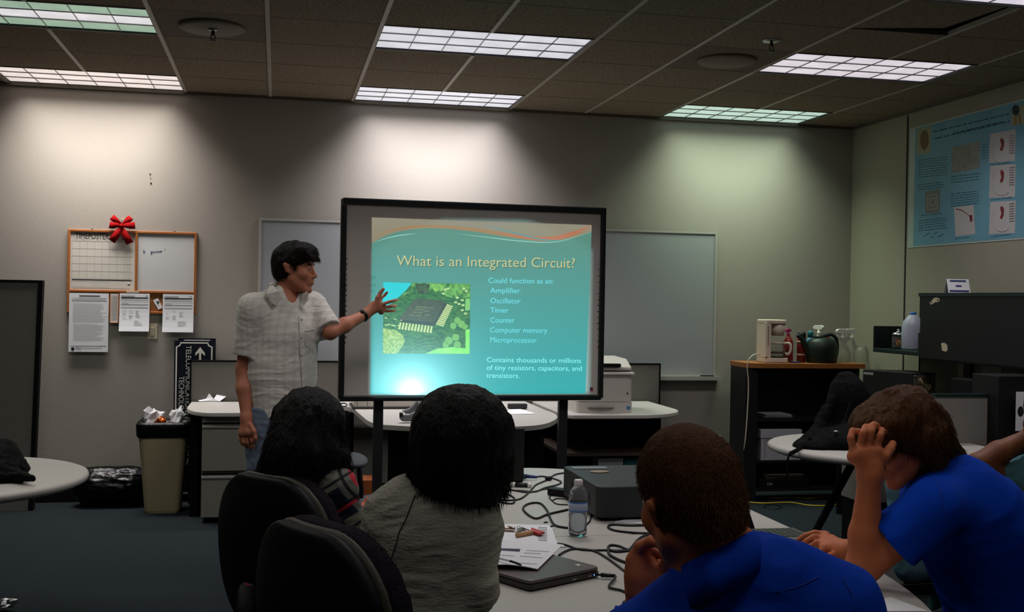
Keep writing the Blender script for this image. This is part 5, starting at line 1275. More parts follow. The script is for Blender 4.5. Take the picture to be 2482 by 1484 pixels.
pts = [(2160, 1216)]+[(2130+22*math.cos(k*.9)*(1-.03*k)+k, 1213-11*math.sin(k*.9)) for k in range(20)]+[(2165, 1222), (2180, 1218)]
cable(pts, 0, .0045, m_yc, 'cable_coil', 'tangled coil of yellow cable on the carpet behind the forearm', n=5, zfn=[.002*(k % 4) for k in range(len(pts))])
cable([(1852, 1228), (1870, 1224), (1895, 1230), (1880, 1236), (1860, 1234), (1850, 1230)], 0, .003, m_black, 'floor_cable', 'thin black cable loop on the carpet beyond the table tip', n=5)
# ---------------------------------------------------------------- meeting tables
ZT_ = .742
TX, TW = 1.10, .67
def dend(y0_, y1_, yend):
    """outline with a straight edge at y0_ and an elliptical end"""
    s_ = 1 if yend > y0_ else -1; o = [(TX-TW, y0_), (TX+TW, y0_)]
    a = abs(yend-y1_); o += [(TX+TW*math.cos(k*PI/36), y1_+s_*a*math.sin(k*PI/36)) for k in range(37)]
    return o
def mtable(poly, lab, yc, legs):
    t = empty('meeting_table', (TX, yc, 0), lab, 'table')
    if sum(poly[i][0]*poly[(i+1) % len(poly)][1]-poly[(i+1) % len(poly)][0]*poly[i][1] for i in range(len(poly))) < 0: poly = poly[::-1]
    MB().plate([(x-TX, y-yc) for x, y in poly], ZT_-.03, ZT_).build('tabletop', m_lam, t, bevel=.006, seg=3)
    for x, y in legs: MB().lathe([(.03, .02), (.03, ZT_-.03)], (x, y-yc, 0), 16).build('leg', m_blackm, t); MB().lathe([(.001, 0), (.035, 0), (.035, .02), (.001, .02)], (x, y-yc, 0), 16).build('foot', m_blackm, t)
mtable(dend(3.583, 3.95, 5.07), 'far half of the pale meeting table, with the projector on it', 4.2, [(-.45, 3.75), (.45, 3.75), (0, 4.75)])
mtable(dend(3.577, 3.30, 2.0), 'near half of the pale meeting table, with the closed laptop on it', 2.8, [(-.45, 3.4), (.45, 3.4), (0, 2.35)])
def tz(u, v, dz=0.): q = PZ(u, v, ZT_+dz); return q
# projector
a = tz(1447, 1266); b_ = P(1466, 1191, a.y+.01); hp = .125
t = empty('projector', (a.x, a.y, ZT_), 'dark grey data projector on the far half of the table', 'projector')
m_pj = M('projector_grey', (44, 48, 49), .5, var=(200, (36, 40, 41), .5)); pw_, pd_ = .36, .50
MB().plate([(0, .02), (.02, 0), (pw_-.02, 0), (pw_, .02), (pw_, pd_-.02), (pw_-.02, pd_), (.02, pd_), (0, pd_-.02)], .012, hp).build('case', m_pj, t, bevel=.008, seg=3)
for x, y in ((.04, .05), (pw_-.04, .05), (.04, pd_-.05), (pw_-.04, pd_-.05)): MB().lathe([(.012, 0), (.012, .014)], (x, y, 0), 12).build('foot', m_black, t)
MB().bb(.02, .16, pd_-.10, pd_-.05, hp, hp+.003).build('control_strip', M('silver_label2', (120, 124, 124), .4), t, bevel=.001)
MB().lathe([(.001, .0), (.038, 0), (.038, .004), (.001, .004)], (.10, pd_-.18, hp), 24, sy=.6).build('oval_badge', M('beige_badge', (150, 132, 104), .5), t)
LX = .055
MB().lathe([(.042, 0), (.042, .012), (.034, .012), (.034, .004), (.001, .004)], (LX, pd_-.004, .065), 28, rot=(-PI/2, 0, 0)).build('lens_ring', m_black, t)
MB().ball((LX, pd_, .065), (.030, .006, .030), 20).build('lens', M('lens_glass', (60, 60, 80), .05, spec=.8), t)
b = MB(); text_on(b, 'proxima', .03, (.165, -.001, hp-.055), (1, 0, 0), (0, 0, 1)); b.build('lettering', M('logo_silver', (150, 152, 150), .4), t)
b = MB()
for i in range(9): b.bb(-.0012, .001, .10+.03*i, .118+.03*i, .04, .085)
b.build('side_vent', m_black, t)
# the projector's own light, masked by its panel to the picture rectangle
lens = Vector((t.location.x+LX, t.location.y+pd_+.01, ZT_+.065))
la = bpy.data.lights.new('projector_light', 'SPOT'); la.energy = 130; la.color = (.45, .95, 1.0); la.spot_size = math.radians(60); la.spot_blend = .0; la.shadow_soft_size = .02
lo = bpy.data.objects.new('projector_light', la); C.objects.link(lo); lo.parent = t; lo.location = lens-t.location
lo.rotation_euler = (PI/2, 0, 0); lo.location.y += .02
la.use_nodes = True; n, l = la.node_tree.nodes, la.node_tree.links
em = [x for x in n if x.type == 'EMISSION'][0]; tc = n.new('ShaderNodeTexCoord'); sx = n.new('ShaderNodeSeparateXYZ'); l.new(tc.outputs['Normal'], sx.inputs[0])
def mth(op, a, b=None):
    m = n.new('ShaderNodeMath'); m.operation = op
    for i, q in enumerate((a, b)):
        if q is None: continue
        if isinstance(q, (int, float)): m.inputs[i].default_value = q
        else: l.new(q, m.inputs[i])
    return m.outputs[0]
az = mth('ABSOLUTE', sx.outputs[2]); tx_ = mth('DIVIDE', sx.outputs[0], az); ty_ = mth('DIVIDE', sx.outputs[1], az)
dpr = YB-.008-(lens.y+.02)
sx0, sx1, sz0, sz1 = (P(898, 740, YB).x-lens.x)/dpr, (P(1430, 740, YB).x-lens.x)/dpr, (P(1160, 955, YB).z-lens.z)/dpr, (P(1160, 536, YB).z-lens.z)/dpr
msk = mth('MULTIPLY', mth('MULTIPLY', mth('GREATER_THAN', tx_, sx0), mth('LESS_THAN', tx_, sx1)), mth('MULTIPLY', mth('GREATER_THAN', ty_, sz0), mth('LESS_THAN', ty_, sz1)))
l.new(msk, em.inputs['Strength'])

# water bottle
q = tz(1400, 1300); r = .031; H = .185
t = empty('water_bottle', (q.x, q.y, ZT_), 'small clear plastic water bottle with white cap on the table seam', 'bottle')
m_pet = M('bottle_plastic', (226, 230, 234), .06, trans=.93, ior=1.22)
MB().lathe([(.001, .004), (r*.6, 0), (r*.92, .006), (r, .016), (r*.95, .03), (r, .04), (r*.94, .055), (r, .07), (r, .115), (r*.96, .125), (r, .135), (r*.9, .150), (r*.55, .166), (r*.42, .170), (r*.42, .178), (r*.38, .178), (r*.38, .170), (r*.85, .148), (r*.93, .120), (r*.92, .02), (.001, .009)], n=36).build('body', m_pet, t)
MB().lathe([(.001, .0095), (r*.88, .02), (r*.88, .075), (.001, .075)], n=28).build('water', M('water', (235, 240, 242), .02, trans=.98, ior=1.2), t)
MB().lathe([(r*1.01, .082), (r*1.01, .116)], n=36).build('wrapper', M('wrapper_pale', (160, 172, 196), .5), t)
for z in (.084, .112): MB().lathe([(r*1.02, z), (r*1.02, z+.004)], n=36).build('blue_band', M('band_blue', (56, 110, 180), .5), t)
MB().lathe([(.0145, .168), (.0145, H), (.012, H+.003), (.001, H+.003)], n=28).build('cap', M('cap_white', (214, 206, 206), .4), t)

# closed laptop
c0, c1, c2 = tz(1285, 1437), tz(1456, 1400), tz(1345, 1350)
e1 = (c1-c0).normalized(); L1 = (c1-c0).length; e2 = Vector((-e1.y, e1.x, 0)); L2 = .36
t = empty('laptop', (c0.x, c0.y, ZT_), 'closed grey-brown laptop under the open notebook', 'laptop', rotz=math.atan2(e1.y, e1.x))
m_lp = M('laptop_lid', (96, 88, 84), .4, metal=.3); m_lpb = M('laptop_base', (58, 52, 48), .5)
MB().plate(rrect(0, L1, 0, L2, .015), .004, .018).build('base', m_lpb, t, bevel=.002)
MB().plate(rrect(0, L1, .002, L2, .018), .0195, .030).build('lid', m_lp, t, bevel=.004, seg=3)
MB().lathe([(.001, 0), (.011, 0), (.011, .0006), (.001, .0006)], (L1-.035, .055, .030), 24).build('logo_disc', M('logo_disc', (190, 184, 180), .3, metal=.6), t)
MB().bb(L1*.58, L1*.64, -.0008, .001, .009, .012).bb(L1*.82, L1*.86, -.0008, .001, .008, .013).build('port', m_steel, t)
MB().ball((L1*.90, -.001, .011), (.0018, .001, .0018), 8).build('power_led', M('led_blue', (80, 150, 255), .4, emis=3.), t)
for x, y in ((.03, .03), (L1-.03, .03), (.03, L2-.03), (L1-.03, L2-.03)): MB().lathe([(.008, 0), (.008, .005)], (x, y, 0), 10).build('rubber_foot', m_black, t)
m_cb = M('cable_black', (10, 10, 11), .45)
def tcable(pix, r, nm, lab, z=0., n=8, mat=None, zs=None, cat='cable'):
    pts = [tz(u, v, r+z+(zs[i] if zs else 0)) for i, (u, v) in enumerate(pix)]
    return MB().tube(spline(pts, n), r, 8).build(nm, mat or m_cb, None, loc=pts[0], world=True, label=lab, cat=cat)
pl = (c0+e1*L1*.93); plug = MB().tube([pl+Vector((0, -.001, .011)), pl+e1*.0+Vector((.045, -.018, .010))], .006, 10, .0045); 
pts = [pl+Vector((.0, -.001, .011)), pl+Vector((.05, -.02, .010)), tz(1476, 1422, .006), tz(1505, 1431, .004), tz(1535, 1440, .004), tz(1590, 1430, .004), tz(1650, 1415, .004)]
b = MB().tube(spline(pts, 6), .0035, 8); 
b.tube([pts[0]+Vector((.012, -.006, 0)), pts[1]], .0065, 10, .005); b.build('charger_cable', m_cb, None, loc=pts[0], world=True, label='black charger cable plugged into the front right corner of the closed laptop', cat='cable')
# open notebook on the laptop
zN = ZT_+.032
def npt(u, v, z): return PZ(u, v, z)
b = MB(); A4 = [(1150, 1378), (1303, 1383), (1362, 1325), (1190, 1316)]; n_ = 10; vs = []
for i in range(n_+1):
    for j in range(7):
        s_ = i/n_; w2 = j/6
        f0 = Vector((A4[0][0]+(A4[1][0]-A4[0][0])*s_, A4[0][1]+(A4[1][1]-A4[0][1])*s_)); f1 = Vector((A4[3][0]+(A4[2][0]-A4[3][0])*s_, A4[3][1]+(A4[2][1]-A4[3][1])*s_)); f = f0*(1-w2)+f1*w2
        q = npt(f.x, f.y, zN); dz = .010*math.sin(PI*s_)*(1-.5*w2); vs.append((q.x, q.y, zN+.002+dz))
k = len(vs); fs = [(i*7+j, (i+1)*7+j, (i+1)*7+j+1, i*7+j+1) for i in range(n_) for j in range(6)]
vs2 = [(x, y, z+.002) for x, y, z in vs]; b.add(vs2+vs, fs+[tuple(q+k for q in f[::-1]) for f in fs])
bd = [i*7 for i in range(n_+1)]+[n_*7+j for j in range(1, 7)]+[i*7+6 for i in range(n_-1, -1, -1)]+[j for j in range(5, 0, -1)]
b.add([vs2[i] for i in bd]+[vs[i] for i in bd], [(i, i+len(bd), (i+1) % len(bd)+len(bd), (i+1) % len(bd)) for i in range(len(bd))])
o = smooth_all(b.build('notebook', m_paper, None, loc=vs[0], world=True, label='open white notebook page lying across the closed laptop, printed with a dark bar', cat='notebook')); NB = o
def nbz(u, v):
    q = npt(u, v, zN); d = _ray(u, v); dv_ = Vector(d).normalized(); co = Vector((0, 0, ZC)); best = None
    ok, loc, nr_, ix = NB.ray_cast(co-NB.location, dv_); return (loc+NB.location) if ok else q
bpy.context.view_layer.update()
def on(obj, u, v, off=.001):
    """point on a visible surface of obj under a picture position, lifted by off"""
    d = Vector(_ray(u, v)).normalized(); co = Vector((0, 0, ZC)); mw = obj.matrix_world.inverted()
    ok, loc, nn, ix = obj.ray_cast(mw@co, (mw.to_3x3()@d).normalized())
    if not ok: return None
    return obj.matrix_world@loc-d*off
def patch(obj, pts, nm, mat, par=None, off=.0012):
    b = MB(); n = 8
    for i in range(n):
        for j in range(2):
            q = []
            for s_, w_ in ((i, j), (i+1, j), (i+1, j+1), (i, j+1)):
                s_ /= n; w_ /= 2; tp_ = [pts[0][k]*(1-s_)+pts[1][k]*s_ for k in (0, 1)]; bt_ = [pts[3][k]*(1-s_)+pts[2][k]*s_ for k in (0, 1)]
                q.append(on(obj, tp_[0]*(1-w_)+bt_[0]*w_, tp_[1]*(1-w_)+bt_[1]*w_, off))
            if not any(x is None for x in q): b.poly(q)
    return b.build(nm, mat, par or obj, world=True)
patch(NB, [(1206, 1329), (1262, 1331), (1259, 1338), (1203, 1334)], 'printed_bar', M('bar_purple', (62, 54, 84), .8))
m_rule = M('rule_grey', (120, 112, 124), .9)
for (u0, v0, u1, v1) in ((1275, 1334, 1330, 1337), (1190, 1343, 1247, 1348), (1260, 1348, 1315, 1352), (1245, 1364, 1302, 1367), (1270, 1340, 1310, 1342), (1200, 1358, 1240, 1370)): patch(NB, [(u0, v0), (u1, v1), (u1, v1+1.2), (u0, v0+1.2)], 'printed_rule', m_rule)
a, c = on(NB, 1200, 1353, .004), on(NB, 1263, 1371, .004); a = a or tz(1200, 1353, .05); c = c or tz(1263, 1371, .05)
t = empty('pen', a, 'white and black pen lying on the open notebook', 'pen')
MB().tube([Vector((0, 0, .002)), (c-a)*.6+Vector((0, 0, .002))], .004, 10).build('barrel', M('pen_white', (190, 186, 192), .4), t); MB().tube([(c-a)*.6+Vector((0, 0, .002)), (c-a)*.92+Vector((0, 0, .002)), (c-a)+Vector((0, 0, .001))], .005, 10, .0018).build('grip', m_black, t)
# papers and things above the notebook
b = MB(); q = [tz(u, v, .012) for u, v in ((1160, 1306), (1352, 1319), (1337, 1272), (1180, 1268))]; b.prism([(p.x, p.y, ZT_+.0005) for p in q], (0, 0, .010)); o = b.build('magazine', m_paper, None, loc=q[0], world=True, bevel=.002, label='white magazine under the keys, beside the striped shirt', cat='magazine'); MAG = o
b = MB(); q = [tz(u, v, .014) for u, v in ((1170, 1311), (1372, 1318), (1348, 1300), (1180, 1296))]; b.prism([(p.x, p.y, ZT_+.0005) for p in q], (0, 0, .003)); tag(b.build('loose_sheet', M('paper_pink', (205, 196, 200), .8), None, loc=q[0], world=True), 'pinkish white loose sheet between magazine and notebook', 'paper')
zM = .0115
b = MB()
for i in range(9):
    u = 1300+i*3.4; q = [tz(1304+k, 1277+j*1.6+i*4, zM) for k, j in ((0, 0), (22, 1), (22, 1.8), (0, .8))]; b.add(q, [(0, 1, 2, 3)])
b.build('magazine_print', m_greyink, MAG, world=True)
t = empty('marker_pen', tz(1188, 1279, zM+.008), 'shiny silver and teal marker on the magazine', 'marker')
a, c = tz(1186, 1279, zM+.008), tz(1246, 1283, zM+.008)
MB().tube([a-a, c-a], .0085, 14).build('barrel', M('silver_barrel', (214, 196, 180), .15, metal=.9), t); e_ = (c-a).normalized(); MB().tube([Vector((0, .014, -.004)), (c-a)*.97+Vector((0, .014, -.004))], .007, 10).build('teal_clip', M('teal_plastic', (34, 104, 96), .4), t)
# keys
q = tz(1262, 1287, zM+.004); t = empty('keys', q, 'bunch of keys with red tag and wooden fob on the magazine', 'keys')
def kp(u, v, z=0.): return tz(u, v, zM+.004+z)-q
MB().tube([kp(1258+5*math.cos(k*PI/6), 1281+5*math.sin(k*PI/6), .004) for k in range(13)], .0013, 6).build('ring', m_steel, t)
for (u0, v0, u1, v1) in ((1260, 1282, 1275, 1288), (1259, 1284, 1250, 1292), (1264, 1280, 1283, 1286), (1262, 1284, 1270, 1280)):
    b = MB(); a, c = kp(u0, v0, .003), kp(u1, v1, .003); b.tube([a, c], .0035, 6, .002, flat=.5); b.ball(a, (.008, .008, .0015), 12); b.build('key', M('key_metal', (110, 96, 84), .3, metal=.9), t)
a, c = kp(1252, 1298, .003), kp(1290, 1291, .003); MB().tube([a, c], .0075, 10).build('wooden_fob', M('fob_wood', (186, 140, 96), .5), t)
b = MB(); b.prism([kp(1288, 1283, .001), kp(1320, 1294, .001), kp(1306, 1298, .001), kp(1286, 1290, .001)], (0, 0, .006)); b.build('red_tag', M('tag_red', (180, 34, 36), .5), t)
for u, v in ((1323, 1268), (1339, 1277)): 
    q2 = tz(u, v, zM); MB().box((0, 0, 0), (.014, .008, .004), (0, 0, .5)).build('binder_clip', m_black, None, loc=q2+Vector((0, 0, .002)), label='tiny black clip on the far corner of the magazine' if u < 1330 else 'tiny black clip on the right edge of the magazine', cat='clip')
# sheet below the projector, red item, marker, adapter, open laptops
b = MB(); q = [tz(u, v) for u, v in ((1488, 1268), (1600, 1274), (1640, 1262), (1520, 1262))]; b.prism([(p.x, p.y, ZT_+.0005) for p in q], (0, 0, .004)); tag(b.build('sheet_of_paper', m_paper, None, loc=q[0], world=True), 'thin white sheet on the table in front of the projector', 'paper')
b = MB(); q = [tz(u, v) for u, v in ((1140, 1226), (1178, 1222), (1212, 1206), (1202, 1201), (1160, 1208))]; b.prism([(p.x, p.y, ZT_+.0005) for p in q], (0, 0, .008)); tag(b.build('red_folder', M('folder_red', (180, 28, 32), .5), None, loc=q[0], world=True, bevel=.002), 'red folder corner on the table beside the dark bobbed hair', 'folder')
a, c = tz(1240, 1175, .010), tz(1288, 1177, .010)
t = empty('dry_erase_marker', a, 'black-bodied marker with white ends on the far table', 'marker'); d = c-a
MB().tube([d*.18, d*.82], .009, 12).build('barrel', M('marker_dark', (26, 26, 28), .4), t); MB().tube([d*0, d*.18], .011, 12).build('cap', m_white, t); MB().tube([d*.82, d], .012, 12).build('cap', m_white, t)
a = tz(1362, 1194, .015)
t = empty('power_adapter', a, 'black power adapter brick left of the water bottle', 'adapter'); t.rotation_euler.z = -.75
MB().bb(-.055, .06, -.024, .024, -.014, .015).build('brick', m_black, t, bevel=.005)
a = tz(1268, 1170)
t = empty('open_laptop', (a.x, a.y, ZT_), 'dark open laptop standing back-to behind the bobbed hair', 'laptop'); W2 = .34; t.rotation_euler.z = .0
H2 = P(1268, 1038, a.y).z-ZT_
MB().bb(-W2, 0, -.012, .0, .01, H2).build('screen_lid', M('lid_black', (14, 15, 15), .5), t, bevel=.003); MB().bb(-W2, 0, .0, .24, .003, .022).build('base', m_black, t, bevel=.003)
a = tz(1274, 1157, .012); t = empty('vga_plug', a, 'blue video plug at the side of the dark open laptop', 'plug')
MB().box((-.012, 0, .004), (.022, .034, .020), (0, 0, .1)).build('teal_shell', M('plug_teal', (26, 60, 62), .4), t, bevel=.002); MB().tube([(0, 0, .004), (.028, -.004, .002), (.05, -.008, 0)], .009, 10, .005).build('boot', M('plug_blue', (34, 36, 110), .4), t)
tcable([(1292, 1157), (1315, 1155), (1340, 1160), (1360, 1168), (1352, 1175), (1320, 1183), (1297, 1192), (1262, 1190), (1215, 1187)], .0035, 'video_cable', 'black cable from the blue plug doubling back to the left')
MB().ball((0, 0, 0), (.018, .012, .010), 12).build('ferrite_core', m_black, None, loc=tz(1330, 1160, .010), label='black ferrite lump on the video cable near the blue plug', cat='cable fitting')
tcable([(1395, 1158), (1385, 1150), (1368, 1147), (1345, 1151), (1325, 1164), (1300, 1175), (1290, 1185), (1280, 1196), (1262, 1209), (1240, 1213), (1205, 1212)], .0035, 'power_cable', 'black cable from the projector corner down to the left under the hair')
tcable([(1340, 1183), (1320, 1186), (1280, 1194), (1240, 1188), (1226, 1184), (1224, 1178), (1232, 1175)], .003, 'power_cable', 'thin black cable between the adapter and the marker')
tcable([(1200, 1199), (1225, 1198), (1243, 1205), (1248, 1214), (1240, 1221), (1215, 1218), (1195, 1210)], .0035, 'power_cable', 'small black cable loop next to the red folder')
tcable([(1374, 1204), (1345, 1198), (1332, 1205), (1338, 1214), (1350, 1222), (1376, 1224)], .0025, 'power_cable', 'thin black cable loop just left of the water bottle')
tcable([(1376, 1210), (1350, 1209), (1340, 1213)], .0025, 'power_cable', 'short thin black cable under the adapter, left of the bottle')
tcable([(1376, 1236), (1340, 1244), (1322, 1249), (1300, 1257), (1280, 1248), (1268, 1234), (1275, 1224), (1295, 1219), (1312, 1222), (1325, 1236), (1331, 1250), (1340, 1268), (1352, 1276), (1376, 1280)], .004, 'power_cable', 'black cable in a big loop left of the water bottle')
tcable([(1422, 1272), (1430, 1262), (1432, 1245), (1425, 1230)], .003, 'power_cable', 'black cable tail between bottle and projector')
tcable([(1590, 1273), (1530, 1274), (1485, 1272), (1474, 1278), (1490, 1286), (1530, 1291), (1570, 1293), (1600, 1290)], .004, 'power_cable', 'black cable bent back on itself in front of the projector')
tcable([(1600, 1294), (1565, 1298), (1545, 1310), (1528, 1330), (1515, 1336), (1490, 1337), (1474, 1330), (1480, 1322), (1500, 1324), (1520, 1332), (1540, 1333)], .004, 'power_cable', 'black cable coil left of the raised hand, upper one')
tcable([(1474, 1332), (1478, 1345), (1495, 1355), (1512, 1362), (1530, 1368)], .0045, 'power_cable', 'thick black cable left of the raised hand, lower one')
tcable([(1330, 1322), (1345, 1318), (1370, 1321), (1400, 1331), (1430, 1334), (1480, 1334), (1530, 1336)], .0035, 'power_cable', 'black cable running from the notebook toward the raised hand')
tcable([(1355, 1346), (1370, 1337), (1390, 1331), (1420, 1332), (1445, 1338), (1470, 1352), (1495, 1370), (1515, 1385), (1535, 1395)], .0035, 'power_cable', 'black cable curving from the laptop past the raised hand')
tcable([(1600, 1388), (1610, 1402), (1628, 1416), (1645, 1421), (1660, 1417)], .004, 'power_cable', 'black cable under the raised hand, by the blue collar')
tcable([(1600, 1428), (1625, 1422), (1650, 1412)], .0035, 'power_cable', 'short black cable with white sleeve below the raised hand')
# laptop used by the blue-shirted man and mouse
a, c = tz(1838, 1302), tz(1938, 1306); 
t = empty('open_laptop', (1.52, 3.30, ZT_), 'open laptop with grey keyboard in front of the man in the blue collared shirt', 'laptop', rotz=.0)
kw_, kd_ = .30, .24
q1 = tz(1830, 1297); q2 = tz(1938, 1305); q3 = tz(1942, 1345)
t.location = Vector((q1.x, q1.y, ZT_))
wl = (q2.x-q1.x)+.01; dl = q1.y-q3.y
MB().bb(-.12, wl, -dl-.05, 0, .004, .022).build('base', M('laptop_green_grey', (84, 92, 84), .5), t, bevel=.003)
b = MB()
for i in range(11):
    for j in range(6): b.bb(-.11+i*(wl+.10)/11, -.11+i*(wl+.10)/11+(wl+.10)/11-.004, -.018-j*.021-.017, -.018-j*.021, .022, .0245)
b.build('keyboard', M('key_grey', (66, 76, 68), .5), t)
sv = P(1806, 1218, q1.y+.02); 
b = MB(); b.prism([(-.12, .0, .02), (-.0, .0, .02), (sv.x-q1.x+.008, .03, sv.z-ZT_), (sv.x-q1.x-.12, .03, sv.z-ZT_)], (0, .010, 0)); b.build('screen_lid', m_black, t)
q = tz(1975, 1335); t = empty('computer_mouse', (q.x, q.y+.03, ZT_), 'black computer mouse under the right hand of the long-haired man', 'mouse')
MB().ball((0, 0, .014), (.052, .032, .020), 20).build('shell', m_black, t); MB().lathe([(.006, -.003), (.006, .003)], (-.03, 0, .028), 12, rot=(PI/2, 0, 0)).build('wheel', m_steel, t)
b = MB(); q = [tz(u, v) for u, v in ((2132, 1484), (2250, 1484), (2160, 1450), (2128, 1452))]; b.prism([(p.x, p.y, ZT_+.0005) for p in q], (0, 0, .002)); o = tag(b.build('sheet_of_paper', m_paper, None, loc=q[0], world=True), 'white sheet with an orange corner at the lower right table edge', 'paper')
q = [tz(u, v, .004) for u, v in ((2130, 1456), (2145, 1450), (2136, 1443), (2126, 1446))]; MB().poly(q).build('orange_corner', M('orange_mark', (220, 90, 60), .7), o, world=True)

# ---------------------------------------------------------------- office chairs
def sdf_fn(S, f, lo, hi, k=.0, op='u'): S.ops.append((f, _v(lo), _v(hi), k, op))
def backpad(zc, hw, hh, r, y0_, th, grow=0.):
    """curved rounded pad: outline rounded box in x,z, bent backwards at the sides (local, seat faces +y)"""
    def f(p):
        x, z = p[:, 0], p[:, 2]-zc; bend = -.10*(1-(x/.3)**2)-.10*(z/.3)*.35+.06*(z/.3)**2; y = p[:, 1]-(y0_+bend)
        taper = 1-.10*np.clip(z/hh, -1, 1)
        qx = np.abs(x)/taper-(hw+grow-r); qz = np.abs(z)-(hh+grow-r)
        d2 = np.hypot(np.maximum(qx, 0), np.maximum(qz, 0))+np.minimum(np.maximum(qx, qz), 0)-r
        e = .012; w1 = d2+e; w2 = np.abs(y)-th/2+e
        return np.hypot(np.maximum(w1, 0), np.maximum(w2, 0))+np.minimum(np.maximum(w1, w2), 0)-e
    return f
m_ch_sh = M('chair_shell', (6, 6, 7), .55, spec=.25); m_ch_pi = M('chair_piping', (66, 61, 50), .5); m_ch_cu = M('chair_cushion', (44, 36, 46), .95, var=(150, (20, 16, 24), .5), bump=(220, .6), spec=.1)
def office_chair(loc, rz, lab, cu=None, zc=.73, src=None):
    t = empty('office_chair', loc, lab, 'chair', rotz=rz)
    for nm, y0_, th, gr, mt, h in (('back_shell', -.045, .03, 0, m_ch_sh, .009), ('piping', -.025, .018, .003, m_ch_pi, .005), ('back_cushion', .008, .055, .002, cu or m_ch_cu, .009)):
        S = SDF(); sdf_fn(S, backpad(zc, .245, .255, .17, y0_, th, gr), (-.3, -.35, zc-.32), (.3, .12, zc+.32))
        o = sobj(nm, S, h, mt, None, disp=wrinkle(.0015, (40, 40, 40), 2) if nm == 'back_cushion' else None); o.parent = t
    MB().plate(rrect(-.24, .24, -.02, .44, .09), .42, .50).build('seat', cu or m_ch_cu, t, bevel=.025, seg=3)
    MB().bb(-.04, .04, -.17, .1, .395, .415).tube([(0, -.15, .40), (0, -.20, .50), (0, -.17, .66)], .03, 8, flat=.5).build('back_bracket', m_ch_sh, t)
    MB().lathe([(.028, .12), (.028, .40)], (0, .2, 0), 16).build('column', m_ch_sh, t)
    b = MB()
    for k in range(5): a_ = 2*PI*k/5; b.tube([(0, .2, .11), (.29*math.cos(a_), .2+.29*math.sin(a_), .08)], .024, 8, .015)
    b.build('base', m_ch_sh, t)
    for k in range(5): a_ = 2*PI*k/5; MB().lathe([(.001, -.014), (.03, -.014), (.03, .014), (.001, .014)], (.29*math.cos(a_), .2+.29*math.sin(a_), .03), 14, rot=(PI/2, 0, a_)).build('caster', m_ch_sh, t)
    return t
office_chair((.06, 3.50, 0), -.85, 'black office chair with the woman in the plaid shirt, further from the camera')
office_chair((.17, 2.42, 0), -1.04, 'black office chair nearest the camera, behind the woman in the striped shirt', zc=.79)
office_chair((2.36, 2.78, 0), 1.35, 'black office chair of the long-haired man at the lower right', zc=.64, cu=M('chair_fabric_black', (14, 13, 13), .95, bump=(200, .5)))
# ---------------------------------------------------------------- people
def sdf_sub(S, T, k=.01):
    """merge a finished SDF T into S"""
    A = [o for o in T.ops if o[4] == 'u']; lo = np.min([o[1] for o in A], axis=0); hi = np.max([o[2] for o in A], axis=0)
    def f(p):
        c = np.full(len(p), .5, dtype=np.float32)
        for g, a, b, kk, op in T.ops:
            d = g(p)
            if op == 'u':
                if kk > 0: t = np.maximum(kk-np.abs(c-d), 0)/kk; c = np.minimum(c, d)-t*t*kk*.25
                else: c = np.minimum(c, d)
            elif op == 's': d = -d; t = np.maximum(kk-np.abs(c-d), 0)/max(kk, 1e-6); c = np.maximum(c, d)+t*t*kk*.25
            else: c = np.maximum(c, d)
        return c
    S.ops.append((f, lo, hi, k, 'u'))
def skin(nm, c, c2): return M(nm, c, .55, var=(14, c2, .7), bump=(180, .12), spec=.35)
sk_fair = skin('skin_fair', (190, 124, 96), (168, 104, 80)); sk_warm = skin('skin_warm', (206, 124, 84), (184, 100, 62)); sk_dark = skin('skin_dark', (126, 74, 44), (104, 58, 32))
def hairmat(nm, c, c2, sc_=(120, 120, 8)):
    return M(nm, c, .5, var=(1.0, c2, .5, sc_), bump=(1.0, .8, (260, 260, 14)), spec=.2)
h_black = hairmat('hair_black', (7, 6, 5), (13, 10, 8)); h_dbrown = hairmat('hair_dark_brown', (14, 10, 7), (26, 17, 11)); h_brown = hairmat('hair_brown', (98, 60, 32), (62, 38, 20)); h_short = M('hair_short_brown', (92, 58, 34), .75, var=(60, (66, 42, 25), .6), bump=(240, .8), spec=.2)
m_jean = M('jeans_light', (116, 126, 142), .9, var=(10, (98, 110, 130), .8), bump=(260, .3), spec=.1)
m_jeand = M('trousers_dark', (28, 30, 36), .9)
m_eye = M('eye_white', (138, 124, 112), .3); m_iris = M('iris_dark', (34, 22, 16), .2); m_brow = M('brow_hair', (30, 20, 14), .8); m_lip = M('lips', (150, 74, 58), .5)
def face_bits(H, par, eye=True):
    for y in (-1, 1):
        b = MB(); b.ball(H.p(.0765, .031*y, .0), .0125*H.k, 14); e = b.build('eye', m_eye, par, world=True); q = H.p(.0765, .031*y, .0)
        MB().ball(H.p(.0845, .0305*y, -.001), .0052*H.k, 10).build('iris', m_iris, e, world=False) if False else None
        b = MB(); b.ball(H.p(.0865, .0305*y, -.0005), .0045*H.k, 10); o = b.build('iris', m_iris, par, world=True)
        b = MB(); b.tube([H.p(.0905, .013*y, .0205), H.p(.0895, .028*y, .0255), H.p(.0785, .047*y, .022)], .0042*H.k, 6, .003*H.k); b.build('eyebrow', m_brow, par, world=True)
